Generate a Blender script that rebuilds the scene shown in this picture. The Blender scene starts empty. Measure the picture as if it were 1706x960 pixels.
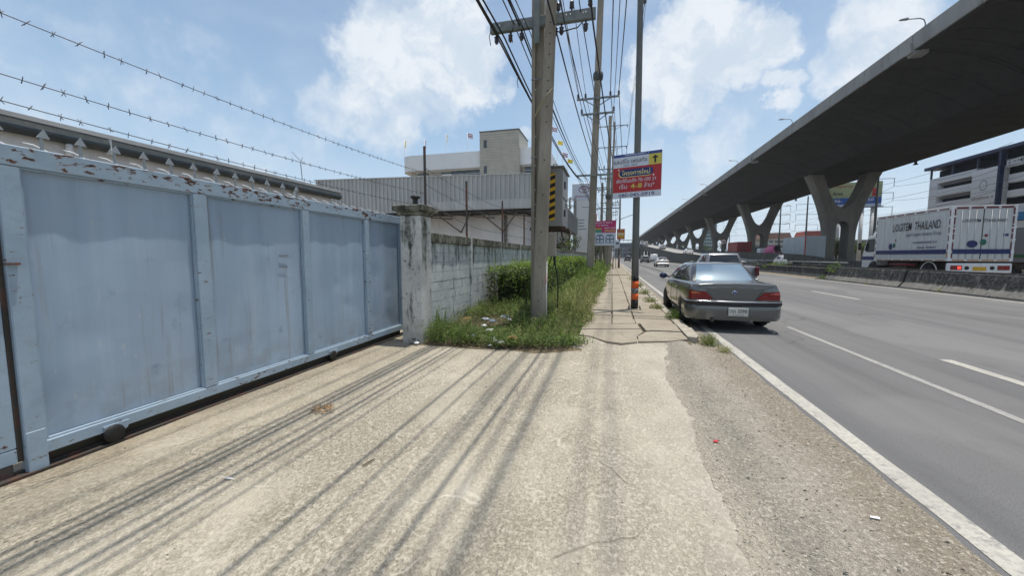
import bpy, bmesh, math, random
from math import radians, sin, cos, pi, sqrt
from mathutils import Vector, Matrix, noise
from mathutils.bvhtree import BVHTree

scene = bpy.context.scene
COL = scene.collection

# ------------------------------------------------------------------ camera
cam_data = bpy.data.cameras.new('camera')
cam = bpy.data.objects.new('camera', cam_data)
COL.objects.link(cam)
cam_data.sensor_width = 36.0
cam_data.lens = 13.505
cam_data.clip_start = 0.05
cam_data.clip_end = 6000.0
cam.location = (0.0, 0.0, 1.55)
cam.rotation_euler = (radians(90 - 4.734), 0.0, radians(14.577))
scene.camera = cam

# ------------------------------------------------------------------ light and exposure
SUN_DIR = Vector((0.105, 0.095, 1.0)).normalized()      # towards the sun
SUN_EL = math.asin(SUN_DIR.z)
SUN_AZ = math.atan2(SUN_DIR.x, SUN_DIR.y)                # from +Y towards +X
sun_data = bpy.data.lights.new('sun', 'SUN')
sun_data.energy = 3.8
sun_data.angle = radians(0.53)
sun_data.color = (1.0, 0.945, 0.86)
sun = bpy.data.objects.new('sun', sun_data)
COL.objects.link(sun)
sun.rotation_euler = SUN_DIR.to_track_quat('Z', 'Y').to_euler()

vs = scene.view_settings
vs.view_transform = 'Standard'
vs.look = 'None'
vs.exposure = 0.2
vs.gamma = 1.0
vs.use_curve_mapping = False

world = bpy.data.worlds.new('World')
scene.world = world
world.use_nodes = True


def build_sky():
    nt = world.node_tree
    N, L = nt.nodes, nt.links
    for n in list(N):
        N.remove(n)
    out = N.new('ShaderNodeOutputWorld')
    bg = N.new('ShaderNodeBackground')
    bg.inputs['Strength'].default_value = 0.122
    L.new(bg.outputs[0], out.inputs[0])
    sky = N.new('ShaderNodeTexSky')
    sky.sky_type = 'NISHITA'
    sky.sun_disc = False
    sky.sun_elevation = SUN_EL
    sky.sun_rotation = SUN_AZ
    sky.air_density = 1.0
    sky.dust_density = 1.3
    sky.ozone_density = 1.2
    tc = N.new('ShaderNodeTexCoord')
    D = tc.outputs['Generated']

    def vmath(op, a, b=None, sc=None):
        n = N.new('ShaderNodeVectorMath'); n.operation = op
        for i, x in ((0, a), (1, b)):
            if x is None:
                continue
            if isinstance(x, (tuple, list)):
                n.inputs[i].default_value = x
            else:
                L.new(x, n.inputs[i])
        if sc is not None:
            n.inputs['Scale'].default_value = sc
        return n

    def m(op, a, b=None, clamp=False):
        n = N.new('ShaderNodeMath'); n.operation = op; n.use_clamp = clamp
        for i, x in ((0, a), (1, b)):
            if x is None:
                continue
            if isinstance(x, (int, float)):
                n.inputs[i].default_value = x
            else:
                L.new(x, n.inputs[i])
        return n.outputs[0]

    def mapr(v, a, b, c=0.0, d=1.0, smooth=True):
        n = N.new('ShaderNodeMapRange')
        n.interpolation_type = 'SMOOTHSTEP' if smooth else 'LINEAR'
        L.new(v, n.inputs[0])
        for i, x in enumerate((a, b, c, d)):
            n.inputs[i + 1].default_value = x
        return n.outputs[0]

    def noise_tex(vec, scale, detail, rough, dist=0.0):
        n = N.new('ShaderNodeTexNoise')
        n.inputs['Scale'].default_value = scale
        n.inputs['Detail'].default_value = detail
        n.inputs['Roughness'].default_value = rough
        n.inputs['Distortion'].default_value = dist
        L.new(vec, n.inputs['Vector'])
        return n

    # billowing edges: the direction is disturbed by noise before the cloud banks are looked up
    n1 = noise_tex(D, 5.0, 6, 0.62)
    off = vmath('SUBTRACT', n1.outputs['Color'], (0.5, 0.5, 0.5))
    offs = vmath('SCALE', off.outputs[0], sc=0.25)
    Dw = vmath('ADD', D, offs.outputs[0]).outputs[0]
    banks = [  # direction, radius, weight: cumulus banks over the street
        ((-0.455, 0.775, 0.440), 0.15, 1.0), ((-0.365, 0.80, 0.47), 0.13, 1.0), ((-0.345, 0.845, 0.41), 0.12, .95),
        ((-0.51, 0.80, 0.33), 0.13, .62), ((-0.58, 0.745, 0.32), 0.12, .5), ((-.42, .70, .58), .14, .7), ((-.40, .85, .34), .10, .55),
        ((0.20, 0.875, 0.44), 0.115, .95), ((0.245, 0.885, 0.385), 0.10, .95), ((0.13, 0.915, 0.385), 0.11, .8),
        ((0.18, 0.92, 0.345), 0.09, .65), ((.06, .93, .36), .07, .5),
        ((0.43, 0.82, 0.385), 0.10, .7), ((0.40, 0.85, 0.34), 0.09, .7), ((0.32, 0.90, 0.30), 0.06, .7),
        ((0.22, 0.95, 0.22), 0.10, .45), ((-0.20, 0.935, 0.285), 0.055, .6), ((0.062, 0.96, 0.265), 0.06, .5),
        ((-0.84, 0.46, 0.26), 0.20, .32), ((-0.70, 0.65, 0.24), 0.20, .34),
        ((.9, .3, .35), .25, .8), ((.5, -.7, .5), .3, .8), ((-.6, -.6, .5), .35, .8), ((-.9, -.2, .45), .25, .6), ((.1, -.95, .3), .3, .7), ((-.3, .1, .95), .2, .5),
    ]
    tot = None
    for c, r, w in banks:
        v = Vector(c).normalized()
        d = vmath('DISTANCE', Dw, tuple(v)).outputs['Value']
        f = mapr(d, r * 1.05, r * 0.5, 0.0, w)
        tot = f if tot is None else m('MAXIMUM', tot, f)
    n2 = noise_tex(D, 13.0, 5, 0.6)
    body = m('ADD', tot, mapr(n2.outputs[0], 0.3, 0.7, -0.22, 0.16, False))
    mask = mapr(body, 0.08, 0.86)
    # thin veil of high cloud everywhere
    n3 = noise_tex(vmath('MULTIPLY', D, (1.0, 1.0, 2.4)).outputs[0], 2.3, 4, 0.55)
    veil = mapr(n3.outputs[0], 0.42, 0.74, 0.0, 0.30)
    mask = m('MAXIMUM', m('MULTIPLY', mask, 0.97), veil)
    # white crowns, greyer hollows
    n4 = noise_tex(Dw, 6.5, 4, 0.6)
    n5 = noise_tex(vmath('ADD', Dw, (0.02, 0.0, 0.05)).outputs[0], 6.5, 4, 0.6)
    rel = m('SUBTRACT', n4.outputs[0], n5.outputs[0])
    shade = m('ADD', mapr(rel, -0.10, 0.10, 0.0, 0.75), mapr(n4.outputs[0], 0.35, 0.65, 0.0, 0.25), True)
    cc = N.new('ShaderNodeMix'); cc.data_type = 'RGBA'
    L.new(shade, cc.inputs[0])
    cc.inputs[6].default_value = (4.6, 5.3, 6.1, 1)
    cc.inputs[7].default_value = (6.1, 6.45, 6.85, 1)
    # hazy milk towards the horizon
    sep = N.new('ShaderNodeSeparateXYZ'); L.new(D, sep.inputs[0])
    hz = mapr(sep.outputs['Z'], 0.75, -0.02, 0.14, 0.74)
    hm = N.new('ShaderNodeMix'); hm.data_type = 'RGBA'
    L.new(hz, hm.inputs[0]); L.new(sky.outputs[0], hm.inputs[6])
    hm.inputs[7].default_value = (3.3, 4.8, 6.3, 1)
    low = N.new('ShaderNodeMix'); low.data_type = 'RGBA'
    L.new(mapr(sep.outputs['Z'], 0.30, 0.0, 0.0, 0.72), low.inputs[0]); L.new(hm.outputs[2], low.inputs[6])
    low.inputs[7].default_value = (5.4, 6.1, 6.7, 1)
    mx = N.new('ShaderNodeMix'); mx.data_type = 'RGBA'
    L.new(mask, mx.inputs[0]); L.new(low.outputs[2], mx.inputs[6]); L.new(cc.outputs[2], mx.inputs[7])
    L.new(mx.outputs[2], bg.inputs['Color'])


build_sky()
scene.render.engine = 'CYCLES'
try:
    scene.cycles.use_denoising = True
    scene.cycles.use_adaptive_sampling = True
    scene.cycles.adaptive_threshold = .025
    scene.cycles.max_bounces = 5
    scene.cycles.diffuse_bounces = 3
    scene.cycles.glossy_bounces = 3
    world.cycles.sampling_method = 'MANUAL'
    world.cycles.sample_map_resolution = 512
    scene.cycles.transparent_max_bounces = 8
except Exception:
    pass
# ------------------------------------------------------------------ materials
def lin(c):
    return (c[0], c[1], c[2], 1.0)


def mk(name, col, rough=.75, metal=0.0, layers=(), bump=None, spec=.4, coat=0.0, bump2=None, emit=None):
    """Procedural material.  layers: (colour, scale, lo, hi, amount, stretch, detail) laid over the base by noise in world space."""
    mt = bpy.data.materials.new(name)
    mt.use_nodes = True
    nt = mt.node_tree
    N, L = nt.nodes, nt.links
    b = N['Principled BSDF']
    b.inputs['Roughness'].default_value = rough
    b.inputs['Metallic'].default_value = metal
    b.inputs['Specular IOR Level'].default_value = spec
    b.inputs['Coat Weight'].default_value = coat
    b.inputs['Coat Roughness'].default_value = .06
    b.inputs['Base Color'].default_value = lin(col)
    if emit:
        b.inputs['Emission Color'].default_value = lin(emit[0])
        b.inputs['Emission Strength'].default_value = emit[1]
    geo = None

    def pos(stretch):
        nonlocal geo
        if geo is None:
            geo = N.new('ShaderNodeNewGeometry')
        if stretch == (1, 1, 1):
            return geo.outputs['Position']
        vm = N.new('ShaderNodeVectorMath'); vm.operation = 'MULTIPLY'
        L.new(geo.outputs['Position'], vm.inputs[0]); vm.inputs[1].default_value = stretch
        return vm.outputs[0]
    prev = None
    for i, ly in enumerate(layers):
        c, sc, lo, hi, amt = ly[:5]
        st = ly[5] if len(ly) > 5 else (1, 1, 1)
        det = ly[6] if len(ly) > 6 else 6
        n = N.new('ShaderNodeTexNoise')
        n.inputs['Scale'].default_value = sc
        n.inputs['Detail'].default_value = det
        n.inputs['Roughness'].default_value = .6
        p = pos(st)
        if i:
            ad = N.new('ShaderNodeVectorMath'); ad.operation = 'ADD'
            L.new(p, ad.inputs[0]); ad.inputs[1].default_value = (7.3 * i, 3.1 * i, 5.7 * i); p = ad.outputs[0]
        L.new(p, n.inputs['Vector'])
        mr = N.new('ShaderNodeMapRange')
        L.new(n.outputs[0], mr.inputs[0])
        for k, x in enumerate((lo, hi, 0.0, amt)):
            mr.inputs[k + 1].default_value = x
        mx = N.new('ShaderNodeMix'); mx.data_type = 'RGBA'
        L.new(mr.outputs[0], mx.inputs[0])
        if prev is None:
            mx.inputs[6].default_value = lin(col)
        else:
            L.new(prev, mx.inputs[6])
        mx.inputs[7].default_value = lin(c)
        prev = mx.outputs[2]
    if prev is not None:
        L.new(prev, b.inputs['Base Color'])
    last = None
    for bp in (bump, bump2):
        if not bp:
            continue
        n = N.new('ShaderNodeTexNoise')
        n.inputs['Scale'].default_value = bp[0]
        n.inputs['Detail'].default_value = 5
        L.new(pos(bp[3] if len(bp) > 3 else (1, 1, 1)), n.inputs['Vector'])
        bn = N.new('ShaderNodeBump')
        bn.inputs['Strength'].default_value = bp[1]
        bn.inputs['Distance'].default_value = bp[2] if len(bp) > 2 else .01
        L.new(n.outputs[0], bn.inputs['Height'])
        if last is not None:
            L.new(last, bn.inputs['Normal'])
        last = bn.outputs[0]
    if last is not None:
        L.new(last, b.inputs['Normal'])
    return mt


def flat(name, col, rough=.6, **k):
    return mk(name, col, rough, **k)


def node_of(mt):
    return mt.node_tree.nodes, mt.node_tree.links, mt.node_tree.nodes['Principled BSDF']


# ------------------------------------------------------------------ mesh helpers
class MB:
    """collects shapes and links them as one mesh object"""
    def __init__(s):
        s.v, s.f, s.m, s.s = [], [], [], []

    def add(s, vs_, fs, mi=0, smooth=False):
        o = len(s.v)
        s.v.extend([tuple(p) for p in vs_])
        for f in fs:
            s.f.append([i + o for i in f]); s.m.append(mi); s.s.append(smooth)
        return s

    def box(s, x0, x1, y0, y1, z0, z1, mi=0):
        v = [(x0, y0, z0), (x1, y0, z0), (x1, y1, z0), (x0, y1, z0), (x0, y0, z1), (x1, y0, z1), (x1, y1, z1), (x0, y1, z1)]
        return s.add(v, [(0, 3, 2, 1), (4, 5, 6, 7), (0, 1, 5, 4), (1, 2, 6, 5), (2, 3, 7, 6), (3, 0, 4, 7)], mi)

    def cbox(s, x0, x1, y0, y1, z0, z1, c=.01, mi=0):
        """box with chamfered edges"""
        bm = bmesh.new()
        bmesh.ops.create_cube(bm, size=1.0)
        for v in bm.verts:
            v.co = Vector(((x0 + x1) / 2 + v.co.x * (x1 - x0), (y0 + y1) / 2 + v.co.y * (y1 - y0), (z0 + z1) / 2 + v.co.z * (z1 - z0)))
        bmesh.ops.bevel(bm, geom=bm.edges[:], offset=c, segments=1, affect='EDGES')
        s.bm(bm, mi)
        return s

    def bm(s, bm, mi=0, smooth=False, mat=None):
        bm.verts.index_update()
        vs_ = [(mat @ v.co if mat else v.co.copy()) for v in bm.verts]
        s.add(vs_, [[v.index for v in f.verts] for f in bm.faces], mi, smooth)
        bm.free()
        return s

    def bar(s, a, b, w, h=None, mi=0, up=(0, 0, 1)):
        """rectangular bar from a to b, w wide and h deep"""
        h = w if h is None else h
        a, b = Vector(a), Vector(b)
        d = (b - a).normalized()
        u = Vector(up)
        if abs(d.dot(u)) > .98:
            u = Vector((0, 1, 0))
        r = d.cross(u).normalized() * (w / 2)
        t = r.cross(d).normalized() * (h / 2)
        v = [p + sx * r + sy * t for p in (a, b) for sx, sy in ((-1, -1), (1, -1), (1, 1), (-1, 1))]
        return s.add(v, [(3, 2, 1, 0), (4, 5, 6, 7), (0, 1, 5, 4), (1, 2, 6, 5), (2, 3, 7, 6), (3, 0, 4, 7)], mi)

    def tube(s, pts, r, n=8, mi=0, caps=True, smooth=True):
        pts = [Vector(p) for p in pts]
        k = len(pts)
        rs = r if isinstance(r, (list, tuple)) else [r] * k
        vs_, fs = [], []
        up = Vector((0, 0, 1))
        for i, p in enumerate(pts):
            d = (pts[min(i + 1, k - 1)] - pts[max(i - 1, 0)]).normalized()
            u = up if abs(d.z) < .97 else Vector((0, 1, 0))
            x = d.cross(u).normalized(); y = x.cross(d).normalized()
            for j in range(n):
                a = 2 * pi * j / n
                vs_.append(p + (x * cos(a) + y * sin(a)) * rs[i])
        for i in range(k - 1):
            for j in range(n):
                a, b = i * n + j, i * n + (j + 1) % n
                fs.append((a, a + n, b + n, b))
        s.add(vs_, fs, mi, smooth)
        if caps:
            o = len(s.v) - len(vs_)
            s.f.append([o + j for j in range(n)]); s.m.append(mi); s.s.append(False)
            s.f.append([o + (k - 1) * n + j for j in reversed(range(n))]); s.m.append(mi); s.s.append(False)
        return s

    def prism(s, poly, axis, a, b, mi=0, smooth=False):
        """polygon (list of 2D points) extruded along axis from a to b; 'x': (y,z), 'y': (x,z), 'z': (x,y)"""
        def P(p, t):
            return {'x': (t, p[0], p[1]), 'y': (p[0], t, p[1]), 'z': (p[0], p[1], t)}[axis]
        n = len(poly)
        v = [P(p, a) for p in poly] + [P(p, b) for p in poly]
        s.add(v, [[(i + 1) % n, i, i + n, (i + 1) % n + n] for i in range(n)], mi, smooth)
        o = len(s.v) - 2 * n
        s.f.append([o + i for i in range(n)]); s.m.append(mi); s.s.append(False)
        s.f.append([o + n + i for i in reversed(range(n))]); s.m.append(mi); s.s.append(False)
        return s

    def lathe(s, prof, c=(0, 0, 0), n=16, axis='z', mi=0, smooth=True):
        vs_, fs = [], []
        for r, t in prof:
            for j in range(n):
                a = 2 * pi * j / n
                q = {'z': (r * cos(a), r * sin(a), t), 'x': (t, r * cos(a), r * sin(a)), 'y': (r * cos(a), t, r * sin(a))}[axis]
                vs_.append((c[0] + q[0], c[1] + q[1], c[2] + q[2]))
        for i in range(len(prof) - 1):
            for j in range(n):
                a, b = i * n + j, i * n + (j + 1) % n
                fs.append((a, b, b + n, a + n))
        s.add(vs_, fs, mi, smooth)
        o = len(s.v) - len(vs_)
        k = len(prof) - 1
        if prof[0][0] > 1e-4:
            s.f.append([o + j for j in reversed(range(n))]); s.m.append(mi); s.s.append(False)
        if prof[-1][0] > 1e-4:
            s.f.append([o + k * n + j for j in range(n)]); s.m.append(mi); s.s.append(False)
        return s

    def grid(s, fn, nu, nv, mi=0, smooth=True, flip=False):
        vs_ = [fn(i / nu, j / nv) for i in range(nu + 1) for j in range(nv + 1)]
        fs = []
        for i in range(nu):
            for j in range(nv):
                a = i * (nv + 1) + j
                q = (a, a + nv + 1, a + nv + 2, a + 1)
                fs.append(q[::-1] if flip else q)
        return s.add(vs_, fs, mi, smooth)

    def mesh(s, name, mats, fix=True):
        me = bpy.data.meshes.new(name)
        me.from_pydata(s.v, [], s.f)
        mats = mats if isinstance(mats, (list, tuple)) else [mats]
        for m_ in mats:
            me.materials.append(m_)
        me.polygons.foreach_set('material_index', s.m)
        me.polygons.foreach_set('use_smooth', s.s)
        if fix and len(s.f) < 20000:
            bm = bmesh.new(); bm.from_mesh(me)
            bmesh.ops.recalc_face_normals(bm, faces=bm.faces[:])
            bm.to_mesh(me); bm.free()
        me.update()
        return me

    def build(s, name, mats, parent=None, loc=None, rot=None, fix=True):
        o = bpy.data.objects.new(name, s.mesh(name, mats, fix))
        COL.objects.link(o)
        if parent is not None:
            o.parent = parent
        if loc is not None:
            o.location = loc
        if rot is not None:
            o.rotation_euler = rot
        return o


def tag(o, label=None, cat=None, group=None, kind=None):
    if label: o['label'] = label
    if cat: o['category'] = cat
    if group: o['group'] = group
    if kind: o['kind'] = kind
    return o


def thing(name, label, cat, loc=(0, 0, 0), rz=0.0, group=None):
    o = bpy.data.objects.new(name, None)
    COL.objects.link(o)
    o.empty_display_size = .2
    o.location = loc
    o.rotation_euler = (0, 0, rz)
    return tag(o, label, cat, group)


def struct(name, mb, mats, fix=True):
    return tag(mb.build(name, mats, fix=fix), kind='structure')


def copy_tree(o, parent=None):
    c = o.copy()
    COL.objects.link(c)
    c.parent = parent
    for ch in o.children:
        copy_tree(ch, c)
    return c


def bake(o):
    """apply an object's modifiers"""
    dg = bpy.context.evaluated_depsgraph_get()
    dg.update()
    me = bpy.data.meshes.new_from_object(o.evaluated_get(dg))
    old = o.data
    o.modifiers.clear()
    o.data = me
    bpy.data.meshes.remove(old)
    return o


def text_mesh(body, size=1.0, width=None, height=None, bold=0.0, depth=0.004, shear=0.0, align='CENTER', res=2):
    """lettering as a thin solid in the XZ plane facing -Y, centred on its own box; returns list of verts and faces"""
    cu = bpy.data.curves.new('lettering', 'FONT')
    cu.body = body
    cu.size = size
    cu.resolution_u = res
    cu.offset = bold
    cu.shear = shear
    cu.align_x = align
    o = bpy.data.objects.new('lettering', cu)
    COL.objects.link(o)
    dg = bpy.context.evaluated_depsgraph_get()
    me = bpy.data.meshes.new_from_object(o.evaluated_get(dg))
    vs_ = [v.co.copy() for v in me.vertices]
    fs = [list(p.vertices) for p in me.polygons]
    bpy.data.objects.remove(o); bpy.data.curves.remove(cu); bpy.data.meshes.remove(me)
    if not vs_:
        return [], []
    x0, x1 = min(v.x for v in vs_), max(v.x for v in vs_)
    y0, y1 = min(v.y for v in vs_), max(v.y for v in vs_)
    sx = width / (x1 - x0) if width else None
    sy = height / (y1 - y0) if height else None
    if sx is None and sy is None: sx = sy = 1.0
    if sx is None: sx = sy
    if sy is None: sy = sx
    return [Vector(((v.x - (x0 + x1) / 2) * sx, -depth, (v.y - (y0 + y1) / 2) * sy)) for v in vs_], fs


def lettering(mb, body, cx, cz, y=0.0, mi=0, mat=None, **k):
    vs_, fs = text_mesh(body, **k)
    vs_ = [Vector((v.x + cx, v.y + y, v.z + cz)) for v in vs_]
    if mat is not None:
        vs_ = [mat @ v for v in vs_]
    mb.add(vs_, fs, mi)


def sag(a, b, s, n=10):
    a, b = Vector(a), Vector(b)
    return [a.lerp(b, i / n) - Vector((0, 0, s * 4 * (i / n) * (1 - i / n))) for i in range(n + 1)]


R = random.Random(7)


def print_row(mb, cx, cz, w, h, seed, y=0.0, mi=0, mat=None):
    """a line of print too small to read: a row of uneven glyph-sized blots"""
    rr = random.Random(seed)
    x = cx - w / 2
    while x < cx + w / 2 - h * .3:
        gw = h * rr.uniform(.35, .75)
        if rr.random() < .14:
            x += h * .5; continue
        a = h * rr.choice((.36, .5, .5)); b = h * rr.choice((.36, .5, .3))
        for (x0, x1, z0, z1) in ((x, x + gw * .3, -b, a), (x + gw * .3, x + gw, a - h * .3, a), (x + gw * .65, x + gw, -b, a - h * .3)):
            v = [Vector((p, y, cz + q)) for p, q in ((x0, z0), (x1, z0), (x1, z1), (x0, z1))]
            if mat is not None: v = [mat @ p for p in v]
            mb.add(v, [(0, 1, 2, 3)], mi)
        x += gw + h * .16
class G:
    """small node-graph helper for one material"""
    def __init__(s, name, rough=.8, spec=.3):
        s.mt = bpy.data.materials.new(name); s.mt.use_nodes = True
        s.N, s.L = s.mt.node_tree.nodes, s.mt.node_tree.links
        s.b = s.N['Principled BSDF']
        s.b.inputs['Roughness'].default_value = rough
        s.b.inputs['Specular IOR Level'].default_value = spec
        s.P = s.N.new('ShaderNodeNewGeometry').outputs['Position']

    def lk(s, x, sock):
        if isinstance(x, (int, float)): sock.default_value = x
        elif isinstance(x, (tuple, list)): sock.default_value = tuple(x) + ((1.0,) if len(x) == 3 and len(sock.default_value) == 4 else ())
        else: s.L.new(x, sock)

    def vec(s, op, a, b):
        n = s.N.new('ShaderNodeVectorMath'); n.operation = op
        s.lk(a, n.inputs[0]); s.lk(b, n.inputs[1]); return n.outputs[0]

    def scl(s, v): return s.vec('MULTIPLY', s.P, v)

    def noise(s, scale, detail=5, rough=.6, vec=None, dist=0.0, col=False):
        n = s.N.new('ShaderNodeTexNoise'); n.inputs['Scale'].default_value = scale
        n.inputs['Detail'].default_value = detail; n.inputs['Roughness'].default_value = rough
        n.inputs['Distortion'].default_value = dist
        s.L.new(vec if vec is not None else s.P, n.inputs['Vector'])
        return n.outputs['Color' if col else 0]

    def voro(s, scale, vec=None, feature='DISTANCE_TO_EDGE'):
        n = s.N.new('ShaderNodeTexVoronoi'); n.feature = feature; n.inputs['Scale'].default_value = scale
        s.L.new(vec if vec is not None else s.P, n.inputs['Vector'])
        return n.outputs['Distance']

    def warp(s, scale, amt, vec=None):
        n = s.noise(scale, 3, .5, vec, col=True)
        d = s.vec('MULTIPLY', s.vec('SUBTRACT', n, (.5, .5, .5)), (amt, amt, amt))
        return s.vec('ADD', vec if vec is not None else s.P, d)

    def mr(s, v, a, b, c=0.0, d=1.0):
        n = s.N.new('ShaderNodeMapRange'); s.lk(v, n.inputs[0])
        for i, x in enumerate((a, b, c, d)): n.inputs[i + 1].default_value = x
        return n.outputs[0]

    def m(s, op, a, b=0.0):
        n = s.N.new('ShaderNodeMath'); n.operation = op; s.lk(a, n.inputs[0]); s.lk(b, n.inputs[1]); return n.outputs[0]

    def mix(s, f, a, b):
        n = s.N.new('ShaderNodeMix'); n.data_type = 'RGBA'
        s.lk(f, n.inputs[0]); s.lk(a, n.inputs[6]); s.lk(b, n.inputs[7]); return n.outputs[2]

    def axis(s, i, v=None):
        n = s.N.new('ShaderNodeSeparateXYZ'); s.L.new(v if v is not None else s.P, n.inputs[0]); return n.outputs[i]

    def done(s, col, height=None, strength=.5, dist=.01, rough=None):
        s.lk(col, s.b.inputs['Base Color'])
        if rough is not None: s.lk(rough, s.b.inputs['Roughness'])
        if height is not None:
            bn = s.N.new('ShaderNodeBump'); bn.inputs['Strength'].default_value = strength
            bn.inputs['Distance'].default_value = dist
            s.L.new(height, bn.inputs['Height']); s.L.new(bn.outputs[0], s.b.inputs['Normal'])
        return s.mt


def mat_driveway():
    g = G('driveway concrete', .9, .2)
    big = g.noise(.55, 4, .55)
    mid = g.noise(3.2, 5, .6)
    col = g.mix(g.mr(big, .35, .68), (.405, .367, .285), (.475, .434, .343))
    col = g.mix(g.mr(mid, .42, .72, 0, .5), col, (.54, .50, .41))
    # worn aggregate: pebbly speckle that comes and goes, drawn out along the wheel tracks
    worn = g.mr(g.noise(1.1, 4, .6, g.scl((1, .55, 1))), .32, .54, .22, 1)
    pv = g.voro(95, g.warp(40, .02), 'F1')
    peb = g.mr(g.noise(58, 3, .65, g.scl((1, .8, 1))), .46, .60)
    col = g.mix(g.m('MULTIPLY', g.m('MULTIPLY', worn, peb), .6), col, (.155, .130, .095))
    clod = g.m('MULTIPLY', worn, g.mr(g.noise(34, 4, .7, g.scl((1, .75, 1))), .47, .58))
    col = g.mix(g.m('MULTIPLY', clod, .42), col, (.24, .205, .15))
    pale = g.m('MULTIPLY', worn, g.mr(g.noise(30, 4, .7), .52, .64))
    col = g.mix(g.m('MULTIPLY', pale, .5), col, (.60, .55, .44))
    col = g.mix(g.m('MULTIPLY', g.mr(g.noise(120, 2, .5), .58, .70), .55), col, (.68, .635, .53))
    col = g.mix(g.m('MULTIPLY', g.mr(pv, .45, .0), .22), col, (.17, .14, .10))
    # pale swept trowel strokes
    sw = g.noise(.9, 2, .5, g.warp(.8, 1.4))
    ln = g.mr(g.m('ABSOLUTE', g.m('SUBTRACT', g.m('FRACT', g.m('MULTIPLY', sw, 9.0)), .5)), .0, .035, 1, 0)
    ln = g.m('MULTIPLY', ln, g.mr(g.noise(1.7, 3), .42, .58))
    col = g.mix(g.m('MULTIPLY', ln, .55), col, (.68, .635, .53))
    # smooth pale strip towards the street, dirt towards the gate
    ax = g.axis(0)
    col = g.mix(g.m('MULTIPLY', g.mr(ax, -.35, .55), g.mr(mid, .3, .6, .25, .65)), col, (.455, .425, .36))
    col = g.mix(g.m('MULTIPLY', g.mr(ax, -2.6, -3.9), g.mr(g.noise(2.2, 5), .35, .65, .1, .6)), col, (.25, .205, .14))
    # old tyre and oil stains
    st = g.mr(g.noise(.8, 5, .65, g.scl((2.2, .5, 1))), .50, .68)
    col = g.mix(g.m('MULTIPLY', st, .38), col, (.26, .235, .19))
    # cracks
    cr = g.voro(.33, g.warp(1.3, .5))
    cr2 = g.mr(cr, .0, .0028, 1, 0)
    cr2 = g.m('MULTIPLY', cr2, g.mr(g.noise(.9, 3), .44, .52))
    col = g.mix(g.m('MULTIPLY', cr2, .5), col, (.13, .11, .085))
    h = g.m('ADD', g.m('MULTIPLY', g.noise(60, 4, .6), g.m('ADD', g.m('MULTIPLY', worn, .8), .25)), g.m('MULTIPLY', g.noise(9, 4, .6), .5))
    h = g.m('SUBTRACT', h, g.m('ADD', g.m('MULTIPLY', cr2, .8), g.m('MULTIPLY', clod, .5)))
    return g.done(col, h, .85, .014)


def mat_asphalt(name='road asphalt', c0=(.132, .132, .132), c1=(.192, .189, .183), fine=1.0):
    g = G(name, .88, .25)
    big = g.noise(.22, 4, .6, g.scl((1.0, .25, 1)))
    col = g.mix(g.mr(big, .35, .65), c0, c1)
    trk = g.mr(g.noise(.75, 3, .5, g.scl((1.0, .04, 1))), .40, .62)
    col = g.mix(g.m('MULTIPLY', trk, .45), col, (.135, .137, .142))
    col = g.mix(g.mr(g.noise(110, 2, .6), .50, .72, 0, .45 * fine), col, (.29, .28, .265))
    col = g.mix(g.mr(g.noise(70, 2, .6), .56, .74, 0, .5 * fine), col, (.06, .06, .06))
    sk = g.mr(g.noise(2.6, 4, .6, g.scl((1, .022, 1))), .47, .62)
    col = g.mix(g.m('MULTIPLY', sk, .36), col, (.085, .085, .086))
    pt = g.mr(g.noise(.35, 2, .4, g.scl((1, .5, 1))), .56, .585)
    col = g.mix(g.m('MULTIPLY', pt, .25), col, (.23, .226, .215))
    drip = g.mr(g.noise(7, 3, .6, g.scl((1.4, .6, 1))), .70, .76)
    col = g.mix(g.m('MULTIPLY', drip, .5), col, (.06, .06, .06))
    blot = g.mr(g.noise(1.4, 6, .65), .58, .74)
    col = g.mix(g.m('MULTIPLY', blot, .35), col, (.09, .088, .085))
    cr = g.voro(.22, g.warp(.8, 1.2))
    cr = g.m('MULTIPLY', g.mr(cr, 0, .006, 1, 0), g.mr(g.noise(.5, 3), .50, .58))
    col = g.mix(g.m('MULTIPLY', cr, .6), col, (.05, .05, .05))
    return g.done(col, g.noise(140, 3, .6), .5, .006)


def mat_apron():
    g = G('gravelly asphalt apron', .92, .2)
    col = g.mix(g.mr(g.noise(.8, 5, .6), .35, .68), (.335, .305, .250), (.430, .392, .320))
    ax = g.axis(0)
    wob = g.m('MULTIPLY', g.m('SUBTRACT', g.noise(3, 6, .7, g.scl((1, .5, 1))), .5), .9)
    # brown dust drifted against the white line, concrete dust near the driveway
    col = g.mix(g.m('MULTIPLY', g.mr(g.m('ADD', ax, wob), 1.30, 1.62), .75), col, (.265, .222, .165))
    edge = g.mr(g.m('ADD', ax, g.m('MULTIPLY', g.m('SUBTRACT', g.noise(6, 6, .7), .5), .7)), 1.06, .82)
    col = g.mix(g.m('MULTIPLY', edge, .88), col, (.43, .39, .31))
    dark = g.m('MULTIPLY', g.mr(g.m('ABSOLUTE', g.m('SUBTRACT', g.m('ADD', ax, wob), .98)), .30, .0), .38)
    col = g.mix(dark, col, (.165, .155, .140))
    peb = g.noise(46, 3, .7)
    col = g.mix(g.mr(peb, .52, .64, 0, .75), col, (.60, .56, .47))
    col = g.mix(g.mr(g.noise(38, 3, .7, g.scl((1, 1, 3))), .54, .66, 0, .6), col, (.13, .122, .105))
    col = g.mix(g.mr(g.noise(1.9, 6, .65, g.scl((1.6, .7, 1))), .58, .76, 0, .4), col, (.13, .118, .10))
    return g.done(col, g.m('ADD', g.voro(60, None, 'F1'), g.m('MULTIPLY', peb, 1.4)), 1.0, .02)


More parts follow.
